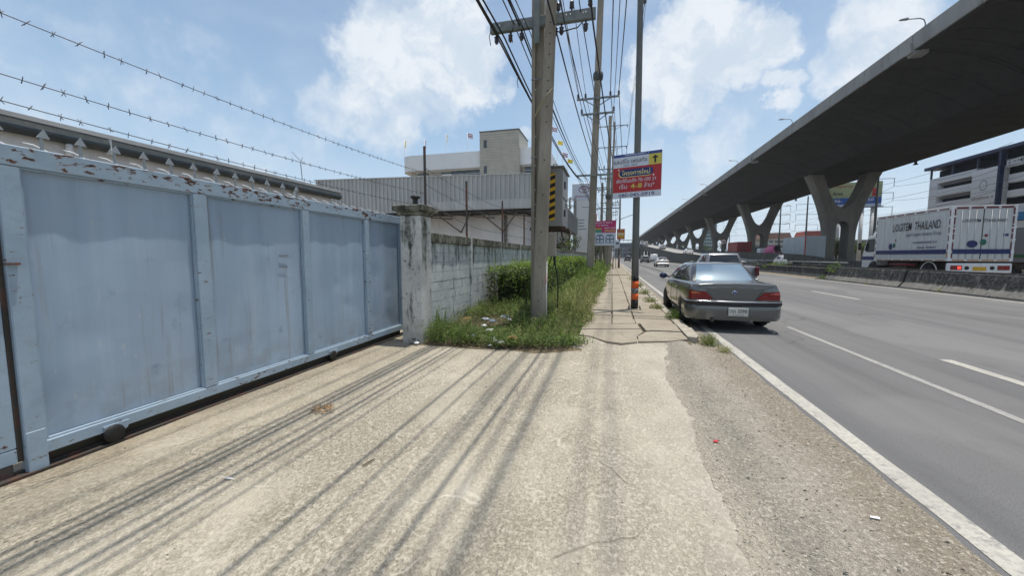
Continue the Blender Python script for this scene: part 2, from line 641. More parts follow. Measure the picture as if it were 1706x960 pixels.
def mat_line(name='worn white road paint', top=(.47, .45, .395), base=.35):
    g = G(name, .75, .3)
    wear = g.mr(g.noise(26, 5, .72), .46, .58)
    wear2 = g.mr(g.noise(2.2, 5, .65), .50, .72)
    col = g.mix(g.m('MULTIPLY', wear, g.m('ADD', g.m('MULTIPLY', wear2, .65), base)), top, (.20, .195, .185))
    col = g.mix(g.mr(g.noise(8, 6, .75), .56, .62, 0, .75), col, (.19, .186, .178))
    col = g.mix(g.mr(g.noise(1.5, 5, .65), .42, .70, 0, .45), col, (.25, .24, .22))
    return g.done(col, g.noise(130, 3), .35, .004)


def mat_slab():
    g = G('pavement slab concrete', .92, .2)
    col = g.mix(g.mr(g.noise(.9, 5, .6), .35, .66), (.275, .240, .188), (.385, .342, .268))
    col = g.mix(g.mr(g.noise(6, 5, .65), .5, .75, 0, .6), col, (.185, .158, .120))
    col = g.mix(g.mr(g.noise(85, 3, .6), .52, .68, 0, .55), col, (.20, .18, .145))
    col = g.mix(g.mr(g.noise(60, 2, .6), .60, .74, 0, .5), col, (.60, .56, .47))
    oi = g.N.new('ShaderNodeObjectInfo').outputs['Random']
    col = g.mix(g.mr(oi, 0, 1, 0, .45), col, (.26, .225, .175))
    cr = g.mr(g.voro(.8, g.warp(1.5, .5)), 0, .008, 1, 0)
    cr = g.m('MULTIPLY', cr, g.mr(g.noise(1.3, 3), .50, .58))
    col = g.mix(g.m('MULTIPLY', cr, .75), col, (.10, .085, .065))
    return g.done(col, g.m('SUBTRACT', g.noise(70, 4, .6), g.m('MULTIPLY', cr, .7)), .6, .01)


def mat_soil():
    g = G('verge soil', .95, .1)
    col = g.mix(g.mr(g.noise(2.3, 5, .6), .35, .68), (.085, .068, .042), (.185, .148, .096))
    col = g.mix(g.mr(g.noise(30, 4, .6), .5, .7, 0, .7), col, (.26, .22, .15))
    return g.done(col, g.noise(22, 5), .8, .03)


def mat_blue_panel():
    g = G('faded blue sheet steel', .42, .45)
    st = g.noise(.9, 4, .6, g.scl((1, 5.5, .25)))
    col = g.mix(g.mr(st, .35, .68), (.280, .375, .480), (.350, .450, .560))
    col = g.mix(g.mr(g.noise(1.3, 5, .6), .40, .70, 0, .6), col, (.30, .375, .465))
    wash = g.mr(g.noise(7, 4, .65, g.scl((1, 1, .09))), .55, .75)
    col = g.mix(g.m('MULTIPLY', wash, .42), col, (.44, .50, .54))
    sm = g.m('MULTIPLY', g.mr(g.noise(4.2, 5, .6), .62, .74), g.mr(g.axis(2), 1.9, .6, .2, 1.0))
    col = g.mix(g.m('MULTIPLY', sm, .5), col, (.125, .170, .23))
    sc = g.m('MULTIPLY', g.mr(g.noise(11, 4, .65, g.scl((1, 2.0, .6))), .665, .70), .7)
    rr_ = g.m('MULTIPLY', g.mr(g.noise(9, 3, .6, g.scl((1, 1.6, .07))), .60, .74), g.mr(g.noise(1.2, 3), .38, .56, 0, .7))
    col = g.mix(rr_, col, (.235, .215, .19))
    col = g.mix(sc, col, (.46, .50, .50))
    dirt = g.m('MULTIPLY', g.mr(g.axis(2), .75, .2), g.mr(g.noise(5, 5), .4, .7, .1, .55))
    col = g.mix(dirt, col, (.19, .195, .19))
    rs = g.mr(g.noise(26, 4, .7), .715, .74)
    col = g.mix(g.m('MULTIPLY', rs, .8), col, (.11, .05, .03))
    return g.done(col, g.m('ADD', g.noise(2.1, 3, .5), g.m('MULTIPLY', g.noise(60, 2), .03)), .30, .03, g.mr(g.noise(3, 4), .3, .7, .36, .56))


def mat_blue_frame():
    g = G('pale blue gate frame paint', .5, .4)
    col = g.mix(g.mr(g.noise(2.2, 5, .6), .35, .68), (.265, .350, .432), (.330, .422, .508))
    col = g.mix(g.mr(g.noise(9, 5, .65), .52, .75, 0, .45), col, (.215, .270, .305))
    # flaking rust: thickest along the top rail
    top = g.mr(g.axis(2), 2.12, 2.22)
    low = g.mr(g.axis(2), .34, .15)
    n = g.noise(17, 6, .64, g.scl((1, .7, 1.6)))
    lim = g.m('ADD', n, g.m('ADD', g.m('MULTIPLY', top, .095), g.m('MULTIPLY', low, .03)))
    mod = g.mr(g.noise(.9, 3, .6, g.scl((1, 1, 0))), .40, .62, -.05, .055)
    rs = g.mr(g.m('ADD', lim, mod), .628, .662)
    halo = g.mr(g.m('ADD', lim, mod), .58, .635)
    col = g.mix(g.m('MULTIPLY', halo, .35), col, (.33, .30, .25))
    col = g.mix(rs, col, g.mix(g.mr(g.noise(30, 4), .4, .65), (.040, .018, .013), (.115, .046, .026)))
    drip = g.m('MULTIPLY', g.mr(g.noise(16, 3, .6, g.scl((1, 1, .08))), .62, .75), .35)
    col = g.mix(drip, col, (.30, .245, .18))
    return g.done(col, g.m('SUBTRACT', g.noise(12, 4, .6), g.m('MULTIPLY', rs, .6)), .35, .008)


def mat_stained(name, base, pale, stain=(.035, .035, .030), lo=.56, z0=1.2, z1=2.5, moss=(.10, .105, .07), amp=.10):
    """whitewashed masonry with black mould streaks"""
    g = G(name, .92, .2)
    col = g.mix(g.mr(g.noise(2.6, 5, .6), .35, .65), base, pale)
    col = g.mix(g.mr(g.noise(11, 5, .65), .52, .74, 0, .5), col, tuple(c * .62 for c in base))
    streak = g.noise(5.5, 6, .7, g.scl((1, 1, .22)))
    spot = g.noise(9.0, 6, .72)
    hi = g.mr(g.axis(2), z0, z1, 0.0, amp)
    s1 = g.mr(g.m('ADD', streak, hi), lo, lo + .13)
    s2 = g.mr(spot, lo + .035, lo + .10)
    col = g.mix(g.m('MULTIPLY', s1, .75), col, moss)
    col = g.mix(g.m('MULTIPLY', g.m('MAXIMUM', g.m('MULTIPLY', s1, g.mr(spot, .42, .58)), s2), .9), col, stain)
    low = g.m('MULTIPLY', g.mr(g.axis(2), .45, .0), g.mr(g.noise(5, 4), .35, .65))
    col = g.mix(g.m('MULTIPLY', low, .6), col, (.16, .145, .11))
    return g.done(col, g.noise(28, 5, .65), .55, .012)


def mat_pole():
    g = G('weathered pole concrete', .9, .25)
    col = g.mix(g.mr(g.noise(1.6, 5, .6, g.scl((1, 1, .35))), .35, .66), (.215, .190, .150), (.330, .296, .240))
    col = g.mix(g.mr(g.noise(14, 5, .65, g.scl((1, 1, .2))), .52, .74, 0, .55), col, (.15, .130, .10))
    col = g.mix(g.mr(g.noise(45, 3, .6), .60, .70, 0, .5), col, (.42, .39, .33))
    return g.done(col, g.noise(35, 4), .45, .008)


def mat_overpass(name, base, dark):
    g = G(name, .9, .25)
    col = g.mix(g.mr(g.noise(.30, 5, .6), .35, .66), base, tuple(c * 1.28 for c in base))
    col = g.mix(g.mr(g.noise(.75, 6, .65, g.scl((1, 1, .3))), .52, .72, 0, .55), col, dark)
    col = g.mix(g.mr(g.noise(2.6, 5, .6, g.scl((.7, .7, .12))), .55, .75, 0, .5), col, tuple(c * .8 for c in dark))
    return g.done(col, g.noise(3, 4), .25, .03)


def mat_leaf(name, a, b, c, rough=.55):
    """leaf with per-place colour variation and some light passing through"""
    g = G(name, rough, .35)
    col = g.mix(g.mr(g.noise(1.4, 3, .6), .36, .64), a, b)
    col = g.mix(g.mr(g.noise(23, 3, .7), .50, .68, 0, .75), col, c)
    g.lk(col, g.b.inputs['Base Color'])
    tr = g.N.new('ShaderNodeBsdfTranslucent'); g.L.new(col, tr.inputs[0])
    ms = g.N.new('ShaderNodeMixShader'); ms.inputs[0].default_value = .28
    out = g.N['Material Output']
    g.L.new(g.b.outputs[0], ms.inputs[1]); g.L.new(tr.outputs[0], ms.inputs[2]); g.L.new(ms.outputs[0], out.inputs[0])
    return g.mt


def mat_glass(name, tint, rough=.04, alpha=.0, spec=.6):
    """dark tinted pane: mirrors the sky, hides most of what is behind it"""
    m_ = mk(name, tint, rough, 0, spec=spec)
    b = m_.node_tree.nodes['Principled BSDF']
    b.inputs['Coat Weight'].default_value = .6
    return m_


MAT = {}


def mats():
    M = MAT
    M['drive'] = mat_driveway(); M['road'] = mat_asphalt(); M['apron'] = mat_apron(); M['line'] = mat_line(); M['line_faint'] = mat_line('nearly worn off lane paint', (.36, .35, .325), .55)
    M['road_far'] = mat_asphalt('far road asphalt', (.17, .17, .172), (.22, .218, .214), .4)
    M['slab'] = mat_slab(); M['soil'] = mat_soil()
    M['kerb'] = mk('kerb concrete', (.36, .33, .27), .92, layers=(((.26, .23, .18), 4, .42, .68, .7), ((.56, .54, .48), 9, .56, .7, .6), ((.08, .07, .055), 14, .62, .74, .7)), bump=(40, .5, .01))
    M['dirt'] = mk('roadside dirt', (.17, .14, .10), .95, layers=(((.27, .235, .175), 3, .4, .66, .8), ((.09, .072, .05), 12, .52, .7, .7)), bump=(18, .8, .03))
    M['panel'] = mat_blue_panel(); M['frame'] = mat_blue_frame()
    M['pillar'] = mat_stained('mould stained white pillar', (.48, .475, .45), (.62, .615, .585), lo=.55, z0=1.0, z1=2.6)
    M['block'] = mat_stained('mould stained grey white blockwork', (.50, .525, .52), (.64, .66, .645), lo=.565, z0=.9, z1=2.0)
    M['coping'] = mat_stained('dirty coping concrete', (.24, .235, .19), (.33, .32, .27), lo=.50, z0=1.0, z1=2.0)
    M['mortar'] = mk('mortar', (.33, .34, .33), .95, layers=(((.10, .10, .09), 5, .5, .7, .7),))
    M['rusty'] = mk('rusty angle steel', (.085, .075, .065), .8, layers=(((.20, .075, .045), 5, .46, .58, .85), ((.045, .04, .04), 16, .5, .7, .6)), bump=(60, .4, .004))
    M['wire'] = mk('dull barbed wire', (.13, .135, .15), .55, .7)
    M['spike'] = mk('grey painted spike', (.25, .28, .30), .5, .2, layers=(((.22, .17, .13), 20, .58, .68, .7),))
    M['hook'] = mk('white painted picket', (.72, .74, .74), .45, layers=(((.42, .38, .32), 18, .58, .7, .6),))
    M['blackmetal'] = mk('black painted metal', (.018, .018, .02), .5)
    M['darksteel'] = mk('dirty dark steel', (.05, .043, .036), .8, layers=(((.10, .045, .03), 6, .5, .62, .8),))
    M['pole'] = mat_pole()
    M['hole'] = flat('dark bolt hole', (.012, .011, .01), .9)
    M['galv'] = mk('galvanised steel', (.22, .235, .235), .55, .45, layers=(((.12, .13, .13), 5, .45, .68, .6),))
    M['armgrey'] = mk('grey green crossarm concrete', (.19, .21, .205), .85, layers=(((.12, .13, .13), 6, .45, .68, .7),))
    M['cable'] = flat('black cable sheath', (.016, .016, .018), .55)
    M['wire_bare'] = mk('bare conductor', (.10, .105, .115), .5, .6)
    M['ceramic'] = mk('brown grey porcelain', (.052, .045, .050), .25)
    M['lamp_pole'] = mk('grey green lamp post', (.150, .158, .145), .6, .2, layers=(((.095, .10, .09), 4, .45, .66, .7, (1, 1, .3)),))
    M['cab'] = mk('grey cabinet paint', (.225, .225, .215), .5, layers=(((.17, .168, .16), 3, .42, .66, .6), ((.30, .30, .285), 12, .6, .75, .5)))
    M['cabdoor'] = mk('pale cabinet door', (.30, .30, .29), .45, layers=(((.22, .21, .20), 5, .5, .7, .6),))
    M['yellow'] = mk('hazard yellow', (.62, .36, .02), .6, layers=(((.40, .23, .03), 9, .5, .7, .6),))
    M['black'] = flat('flat black', (.014, .013, .013), .6)
    M['orange'] = mk('orange reflective tape', (.72, .12, .02), .5, layers=(((.45, .09, .03), 14, .55, .7, .7),))
    M['white'] = mk('white paint', (.74, .74, .73), .5, layers=(((.60, .60, .58), 2.5, .45, .7, .6),))
    M['whitewall'] = mk('off white render', (.76, .74, .72), .85, layers=(((.60, .58, .56), 1.2, .42, .68, .7, (1, 1, .3)), ((.36, .34, .31), 7, .58, .75, .5)), bump=(18, .3, .01))
    M['officewhite'] = mk('white facade panel', (.70, .71, .71), .6, layers=(((.58, .59, .60), .5, .45, .68, .5),))
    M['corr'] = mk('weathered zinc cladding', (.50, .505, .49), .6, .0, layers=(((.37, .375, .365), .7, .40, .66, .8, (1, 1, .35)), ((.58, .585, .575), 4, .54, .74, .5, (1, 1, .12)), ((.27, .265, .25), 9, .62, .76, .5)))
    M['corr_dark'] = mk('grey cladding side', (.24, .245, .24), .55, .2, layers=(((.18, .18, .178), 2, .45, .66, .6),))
    M['rooftile'] = mk('dark roof edge', (.085, .092, .10), .7, layers=(((.16, .155, .145), 3, .48, .66, .8),))
    M['gutter'] = mk('grey green gutter', (.050, .064, .070), .6, layers=(((.12, .12, .11), 4, .5, .68, .6),))
    M['tile'] = mk('beige cladding tile', (.40, .385, .335), .7, layers=(((.32, .305, .26), 1.4, .42, .66, .7), ((.47, .455, .40), 8, .56, .72, .5)))
    M['steel_beam'] = mk('dull roof truss steel', (.17, .155, .135), .7, layers=(((.09, .07, .05), 4, .5, .68, .7),))
    M['glass'] = mat_glass('dark window glass', (.02, .028, .034))
    M['carglass'] = mat_glass('tinted car glass', (.012, .014, .014), .03)
    M['rearglass'] = mk('sky mirroring rear window', (.36, .47, .52), .05, .8)
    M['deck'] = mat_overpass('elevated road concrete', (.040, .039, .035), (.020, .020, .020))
    M['parapet'] = mat_overpass('parapet concrete', (.24, .24, .23), (.13, .13, .128))
    M['pier'] = mat_overpass('pier concrete', (.165, .155, .132), (.085, .078, .068))
    M['barrier'] = mat_stained('sooty barrier concrete', (.17, .165, .15), (.24, .235, .215), stain=(.022, .022, .024), lo=.56, z0=.24, z1=.36, moss=(.040, .044, .042), amp=.22)
    M['ramp'] = mat_stained('sooty ramp concrete', (.095, .096, .088), (.14, .138, .126), stain=(.022, .024, .023), lo=.48, z0=.6, z1=9.0, moss=(.06, .068, .062))
    M['rampside'] = mk('ramp road surface', (.33, .325, .31), .9, layers=(((.25, .245, .235), .8, .42, .66, .7),))
    M['leaf'] = mat_leaf('hedge leaf', (.120, .205, .020), (.215, .310, .032), (.300, .390, .058))
    M['leafdark'] = mat_leaf('dark hedge leaf', (.036, .066, .016), (.065, .105, .024), (.105, .095, .036))
    M['weed'] = mat_leaf('verge weed leaf', (.078, .130, .030), (.140, .205, .048), (.215, .240, .100), .7)
    M['dryweed'] = mat_leaf('dry verge weed', (.285, .275, .110), (.215, .240, .075), (.400, .365, .200), .8)
    M['grass'] = mat_leaf('bright verge grass', (.095, .165, .022), (.150, .225, .035), (.195, .235, .060), .7)
    M['bark'] = mk('twig bark', (.075, .055, .038), .95)
    M['rubber'] = flat('tyre rubber', (.018, .018, .018), .85)
    M['rim'] = mk('silver wheel rim', (.42, .43, .43), .35, .7)
    M['chrome'] = mk('chrome strip', (.62, .63, .64), .18, 1.0)
    M['plastic'] = flat('black plastic trim', (.02, .02, .021), .55)
    M['red_lens'] = mk('red lamp lens', (.20, .008, .010), .22, coat=.25)
    M['amber_lens'] = mk('amber lamp lens', (.62, .20, .05), .15, coat=.6)
    M['plate'] = mk('number plate white', (.62, .62, .58), .45)
    M['ink'] = flat('black ink', (.015, .015, .018), .5)
    M['navy'] = flat('navy print', (.025, .035, .15), .5)
    M['sign_red'] = mk('sign red', (.44, .035, .040), .5, layers=(((.36, .03, .04), 2, .45, .66, .5),))
    M['sign_blue'] = flat('sign blue', (.045, .075, .26), .5)
    M['sign_white'] = flat('sign white', (.62, .66, .74), .5)
    M['sign_yellow'] = flat('sign yellow', (.62, .52, .10), .5)
    M['sign_cream'] = flat('sign cream lettering', (.80, .72, .30), .5)
    M['pink'] = mk('sign magenta', (.52, .03, .15), .5)
    M['green'] = flat('sign green', (.08, .30, .20), .5)
    M['photo_blue'] = flat('printed house blue grey', (.14, .19, .28), .5)
    M['signback'] = mk('aluminium sign back', (.5, .5, .5), .5, .5)


mats()


def paint(name, col, flake=.35, rough=.32):
    m_ = mk(name, col, rough, flake, coat=.8, layers=((tuple(c * .8 for c in col), 1.2, .4, .7, .4),))
    return m_
# ================================================================== the setting
def smooth(a, b, x):
    t = max(0.0, min(1.0, (x - a) / (b - a)))
    return t * t * (3 - 2 * t)


def nz(x, y, z=0.0):
    return noise.noise(Vector((x, y, z)))


def ground_and_roads():
    mb = MB()
    mb.add([(-1500, -300, -.16), (1500, -300, -.16), (1500, 2400, -.16), (-1500, 2400, -.16)], [(0, 1, 2, 3)])
    struct('ground', mb, MAT['dirt'])
    # road sheet, finely divided close by
    mb = MB()
    ys = [-25, 0, 30, 70, 150, 300, 700]
    for a, b in zip(ys, ys[1:]):
        mb.add([(1.56, a, 0), (14.0, a, 0), (14.0, b, 0), (1.56, b, 0)], [(0, 1, 2, 3)])
    struct('road', mb, MAT['road'])
    mb = MB()
    for a, b in zip(ys, ys[1:]):
        mb.add([(15.6, a, .22), (33.0, a, .22), (33.0, b, .22), (15.6, b, .22)], [(0, 1, 2, 3)])
    struct('main_carriageway', mb, MAT['road_far'])
    # lane lines (each a strip with wobbly worn edges)
    def strip(name, x, w, y0, y1, z=.004, step=.35):
        m = MB()
        n = max(2, int((y1 - y0) / step)) if y1 < 40 else max(2, int((min(y1, 40) - y0) / step))
        yy = [y0 + (min(y1, 40) - y0) * i / n for i in range(n + 1)]
        if y1 > 40:
            yy += [60, 100, 200, y1]
        vs_, fs = [], []
        for i, y in enumerate(yy):
            a = .012 * nz(x * 3, y * 2.3) + .01 * nz(x, y * 7.1, 3)
            b = .012 * nz(x * 5, y * 2.7, 9) + .01 * nz(x, y * 6.3, 5)
            vs_ += [(x - w / 2 + a, y, z), (x + w / 2 + b, y, z)]
            if i:
                k = 2 * i
                fs.append((k - 2, k - 1, k + 1, k))
        m.add(vs_, fs)
        return struct(name, m, MAT['line_faint' if name == 'lane_line' else 'line'])
    strip('edge_line', 1.985, .155, -4, 400)
    strip('lane_line', 3.76, .10, -4, 9.6)
    strip('lane_line', 3.74, .10, 12.2, 300)
    for x, ds in ((4.86, [(1.5, 7.1), (36, 39.5), (49, 52.5), (62, 65.5), (75, 79)]), (8.62, [(4, 7.6), (16.4, 19.8), (28.6, 32), (40.6, 44), (52.8, 56), (65, 68.4), (77, 80.5), (89, 92.5)])):
        for a, b in ds:
            strip('dash_line', x, .15, a, b)
    strip('median_line', 13.22, .16, 4, 300)
    # tyre-dark tar seam in the road
    # driveway
    mb = MB()
    xs = [-6.2 + .2 * i for i in range(36)] + [1.0, 1.2, 1.4, 1.55, 1.7]
    yy = [-6 + .3 * i for i in range(45)]
    yy = [y for y in yy if y < 7.05] + [7.1]
    def dz(x, y):
        z = .078 * smooth(5.7, 7.05, y) * smooth(-1.2, -.5, x) * smooth(1.5, 1.15, x)
        return z + .012 * nz(x * .8, y * .8) + .004 * nz(x * 3, y * 3, 4) - .006
    vs_ = [(x, y, dz(x, y)) for x in xs for y in yy]
    n = len(yy)
    fs = [(i * n + j, (i + 1) * n + j, (i + 1) * n + j + 1, i * n + j + 1) for i in range(len(xs) - 1) for j in range(n - 1)]
    mb.add(vs_, fs, 0, True)
    struct('driveway', mb, MAT['drive'])
    # rough asphalt apron between driveway and road, ragged edge
    mb = MB()
    vs_, fs = [], []
    yy = [-5 + .048 * i for i in range(257)]
    for i, y in enumerate(yy):
        x0 = .72 + .05 * nz(1.7, y * .55) + .04 * nz(4.2, y * 1.9) + .045 * nz(2.2, y * 5.0) + .035 * nz(6.1, y * 13.0) + .02 * nz(9.3, y * 27.0) + .22 * smooth(5.0, 6.9, y)
        x1 = 1.865 + .03 * nz(8.7, y * 1.1) + .02 * nz(3.3, y * 5.0)
        for k in range(9):
            x = x0 + (x1 - x0) * k / 8
            edge = min(k, 8 - k)
            z = dz(x, min(y, 7.0)) * smooth(1.75, 1.2, x) + (.002 if edge == 0 else .013) + .004 * nz(x * 4, y * 4, 2)
            vs_.append((x, y, max(z, .003 if x > 1.5 else z)))
        if i:
            for k in range(8):
                a = (i - 1) * 9 + k
                fs.append((a, a + 1, a + 10, a + 9))
    mb.add(vs_, fs, 0, True)
    struct('asphalt_apron', mb, MAT['apron'])
    # gutter strip along the kerb
    mb = MB()
    mb.add([(1.5, 7.2, .004), (1.80, 7.2, .004), (1.80, 80, .004), (1.5, 80, .004)], [(0, 1, 2, 3)])
    struct('gutter_strip', mb, MAT['apron'])
    # verge soil
    mb = MB()
    xs = [-3.45 + .25 * i for i in range(13)]
    yy = [5.95 + .35 * i for i in range(30)] + [18, 22, 28, 36, 50, 80, 150]
    vs_ = [(x, y + (.12 * nz(x * 2, 3) if j == 0 else 0), .045 + .05 * nz(x * .9, y * .7) + .10 * smooth(7.0, 8.5, y) * smooth(-.4, -1.0, x) - (.06 if j == 0 else 0)) for x in xs for j, y in enumerate(yy)]
    n = len(yy)
    mb.add(vs_, [(i * n + j, (i + 1) * n + j, (i + 1) * n + j + 1, i * n + j + 1) for i in range(len(xs) - 1) for j in range(n - 1)], 0, True)
    struct('verge_soil', mb, MAT['soil'])


ground_and_roads()


def pavement():
    # bed under the slabs
    mb = MB()
    mb.box(-.62, 1.34, 7.0, 140, -.05, .055)
    root = struct('pavement', mb, MAT['soil'])
    # broken, cracked slabs at the near end
    def cracked(pts, z):
        m = MB()
        out = []
        for i, p in enumerate(pts):
            q = pts[(i + 1) % len(pts)]
            n = max(1, int(math.hypot(q[0] - p[0], q[1] - p[1]) / .09))
            for k in range(n):
                u = k / n
                x, y = p[0] + (q[0] - p[0]) * u, p[1] + (q[1] - p[1]) * u
                out.append((x + .012 * nz(x * 9, y * 9, 1), y + .012 * nz(x * 9, y * 9, 7)))
        m.prism(out, 'z', .02, z)
        m.build('slab', MAT['slab'], root)
    cracked([(-.56, 7.14), (-.37, 7.06), (-.06, 6.68), (.18, 6.60), (.44, 6.77), (.46, 7.22), (.60, 7.70), (.575, 7.975), (-.44, 7.70), (-.56, 7.69)], .097)
    cracked([(.462, 6.78), (1.0, 6.96), (1.315, 7.19), (1.30, 7.795), (.77, 7.775), (.655, 7.69), (.482, 7.22)], .103)
    cracked([(-.56, 7.72), (.57, 8.01), (.55, 8.59), (-.56, 8.25)], .101)
    cracked([(.665, 7.725), (.77, 7.81), (1.30, 7.83), (1.315, 8.66), (.60, 8.62)], .118)
    cracked([(-.56, 8.29), (.010, 8.46), (.010, 9.14), (-.56, 9.0)], .098)
    cracked([(.032, 8.465), (.512, 8.615), (.512, 9.14), (.032, 9.14)], .104)
    cols = [(-.56, .012), (.030, .512), (.535, 1.325)]
    k = 0
    for ci, (x0, x1) in enumerate(cols):
        y = (9.03, 9.17, 8.69)[ci]
        steps = {0: [.95, .62, .9, .75], 1: [.60, .98, .7, .85], 2: [.78, 1.25, 1.1, 1.4]}[ci]
        while y < 30:
            d = steps[k % 4] * R.uniform(.9, 1.15) * (1.0 if y < 16 else 1.5)
            m = MB()
            c = .012
            zo = R.uniform(-.010, .010)
            za, zb, zc, zd = [.098 + zo + R.uniform(-.006, .006) for _ in range(4)]
            j = R.uniform(.014, .038)
            X0, X1, Y0, Y1 = x0 + R.uniform(-.006, .012), x1 - R.uniform(-.006, .012), y, y + d - j
            top = [(X0 + c, Y0 + c, za), (X1 - c, Y0 + c, zb), (X1 - c, Y1 - c, zc), (X0 + c, Y1 - c, zd)]
            rim = [(X0, Y0, za - c), (X1, Y0, zb - c), (X1, Y1, zc - c), (X0, Y1, zd - c)]
            low = [(X0, Y0, .03), (X1, Y0, .03), (X1, Y1, .03), (X0, Y1, .03)]
            m.add(top + rim + low, [(0, 1, 2, 3)] + [(i, 4 + i, 4 + (i + 1) % 4, (i + 1) % 4) for i in range(4)] + [(4 + i, 8 + i, 8 + (i + 1) % 4, 4 + (i + 1) % 4) for i in range(4)])
            m.build('slab', MAT['slab'], root)
            y += d
            k += 1
    m = MB()
    for ci, (x0, x1) in enumerate(cols):
        yy = 31.5
        while yy < 140:
            m.box(x0, x1, yy, yy + 1.55, .03, .097)
            yy += 1.57
    tag(m.build('slab', MAT['slab'], root), kind='stuff')
    # kerb stones
    kr = MB()
    kr.box(1.345, 1.535, 7.6, 140, -.08, .02)
    kroot = struct('kerb', kr, MAT['kerb'])
    y = 7.32
    i = 0
    while y < 46:
        ln = .98 + R.uniform(-.05, .05)
        m = MB()
        dx = R.uniform(-.008, .008)
        h = .115 + R.uniform(-.008, .010)
        if i == 0:
            # broken end stone, cut raggedly at its street corner
            m.prism([(1.33, 7.30), (1.46, 7.24), (1.53, 7.42), (1.56, 8.26), (1.33, 8.26)], 'z', -.05, .125)
        else:
            poly = [(1.338 + dx, -.05), (1.553 + dx, -.05), (1.548 + dx, h - .03), (1.525 + dx, h), (1.352 + dx, h), (1.338 + dx, h - .015)]
            m.prism(poly, 'y', y, y + ln - .012)
        m.build('kerb_stone', MAT['kerb'], kroot)
        y += ln
        i += 1
    m = MB()
    while y < 140:
        m.box(1.34, 1.55, y, y + .98, -.05, .115)
        y += 1.0
    tag(m.build('kerb_stone', MAT['kerb'], kroot), kind='stuff')


pavement()


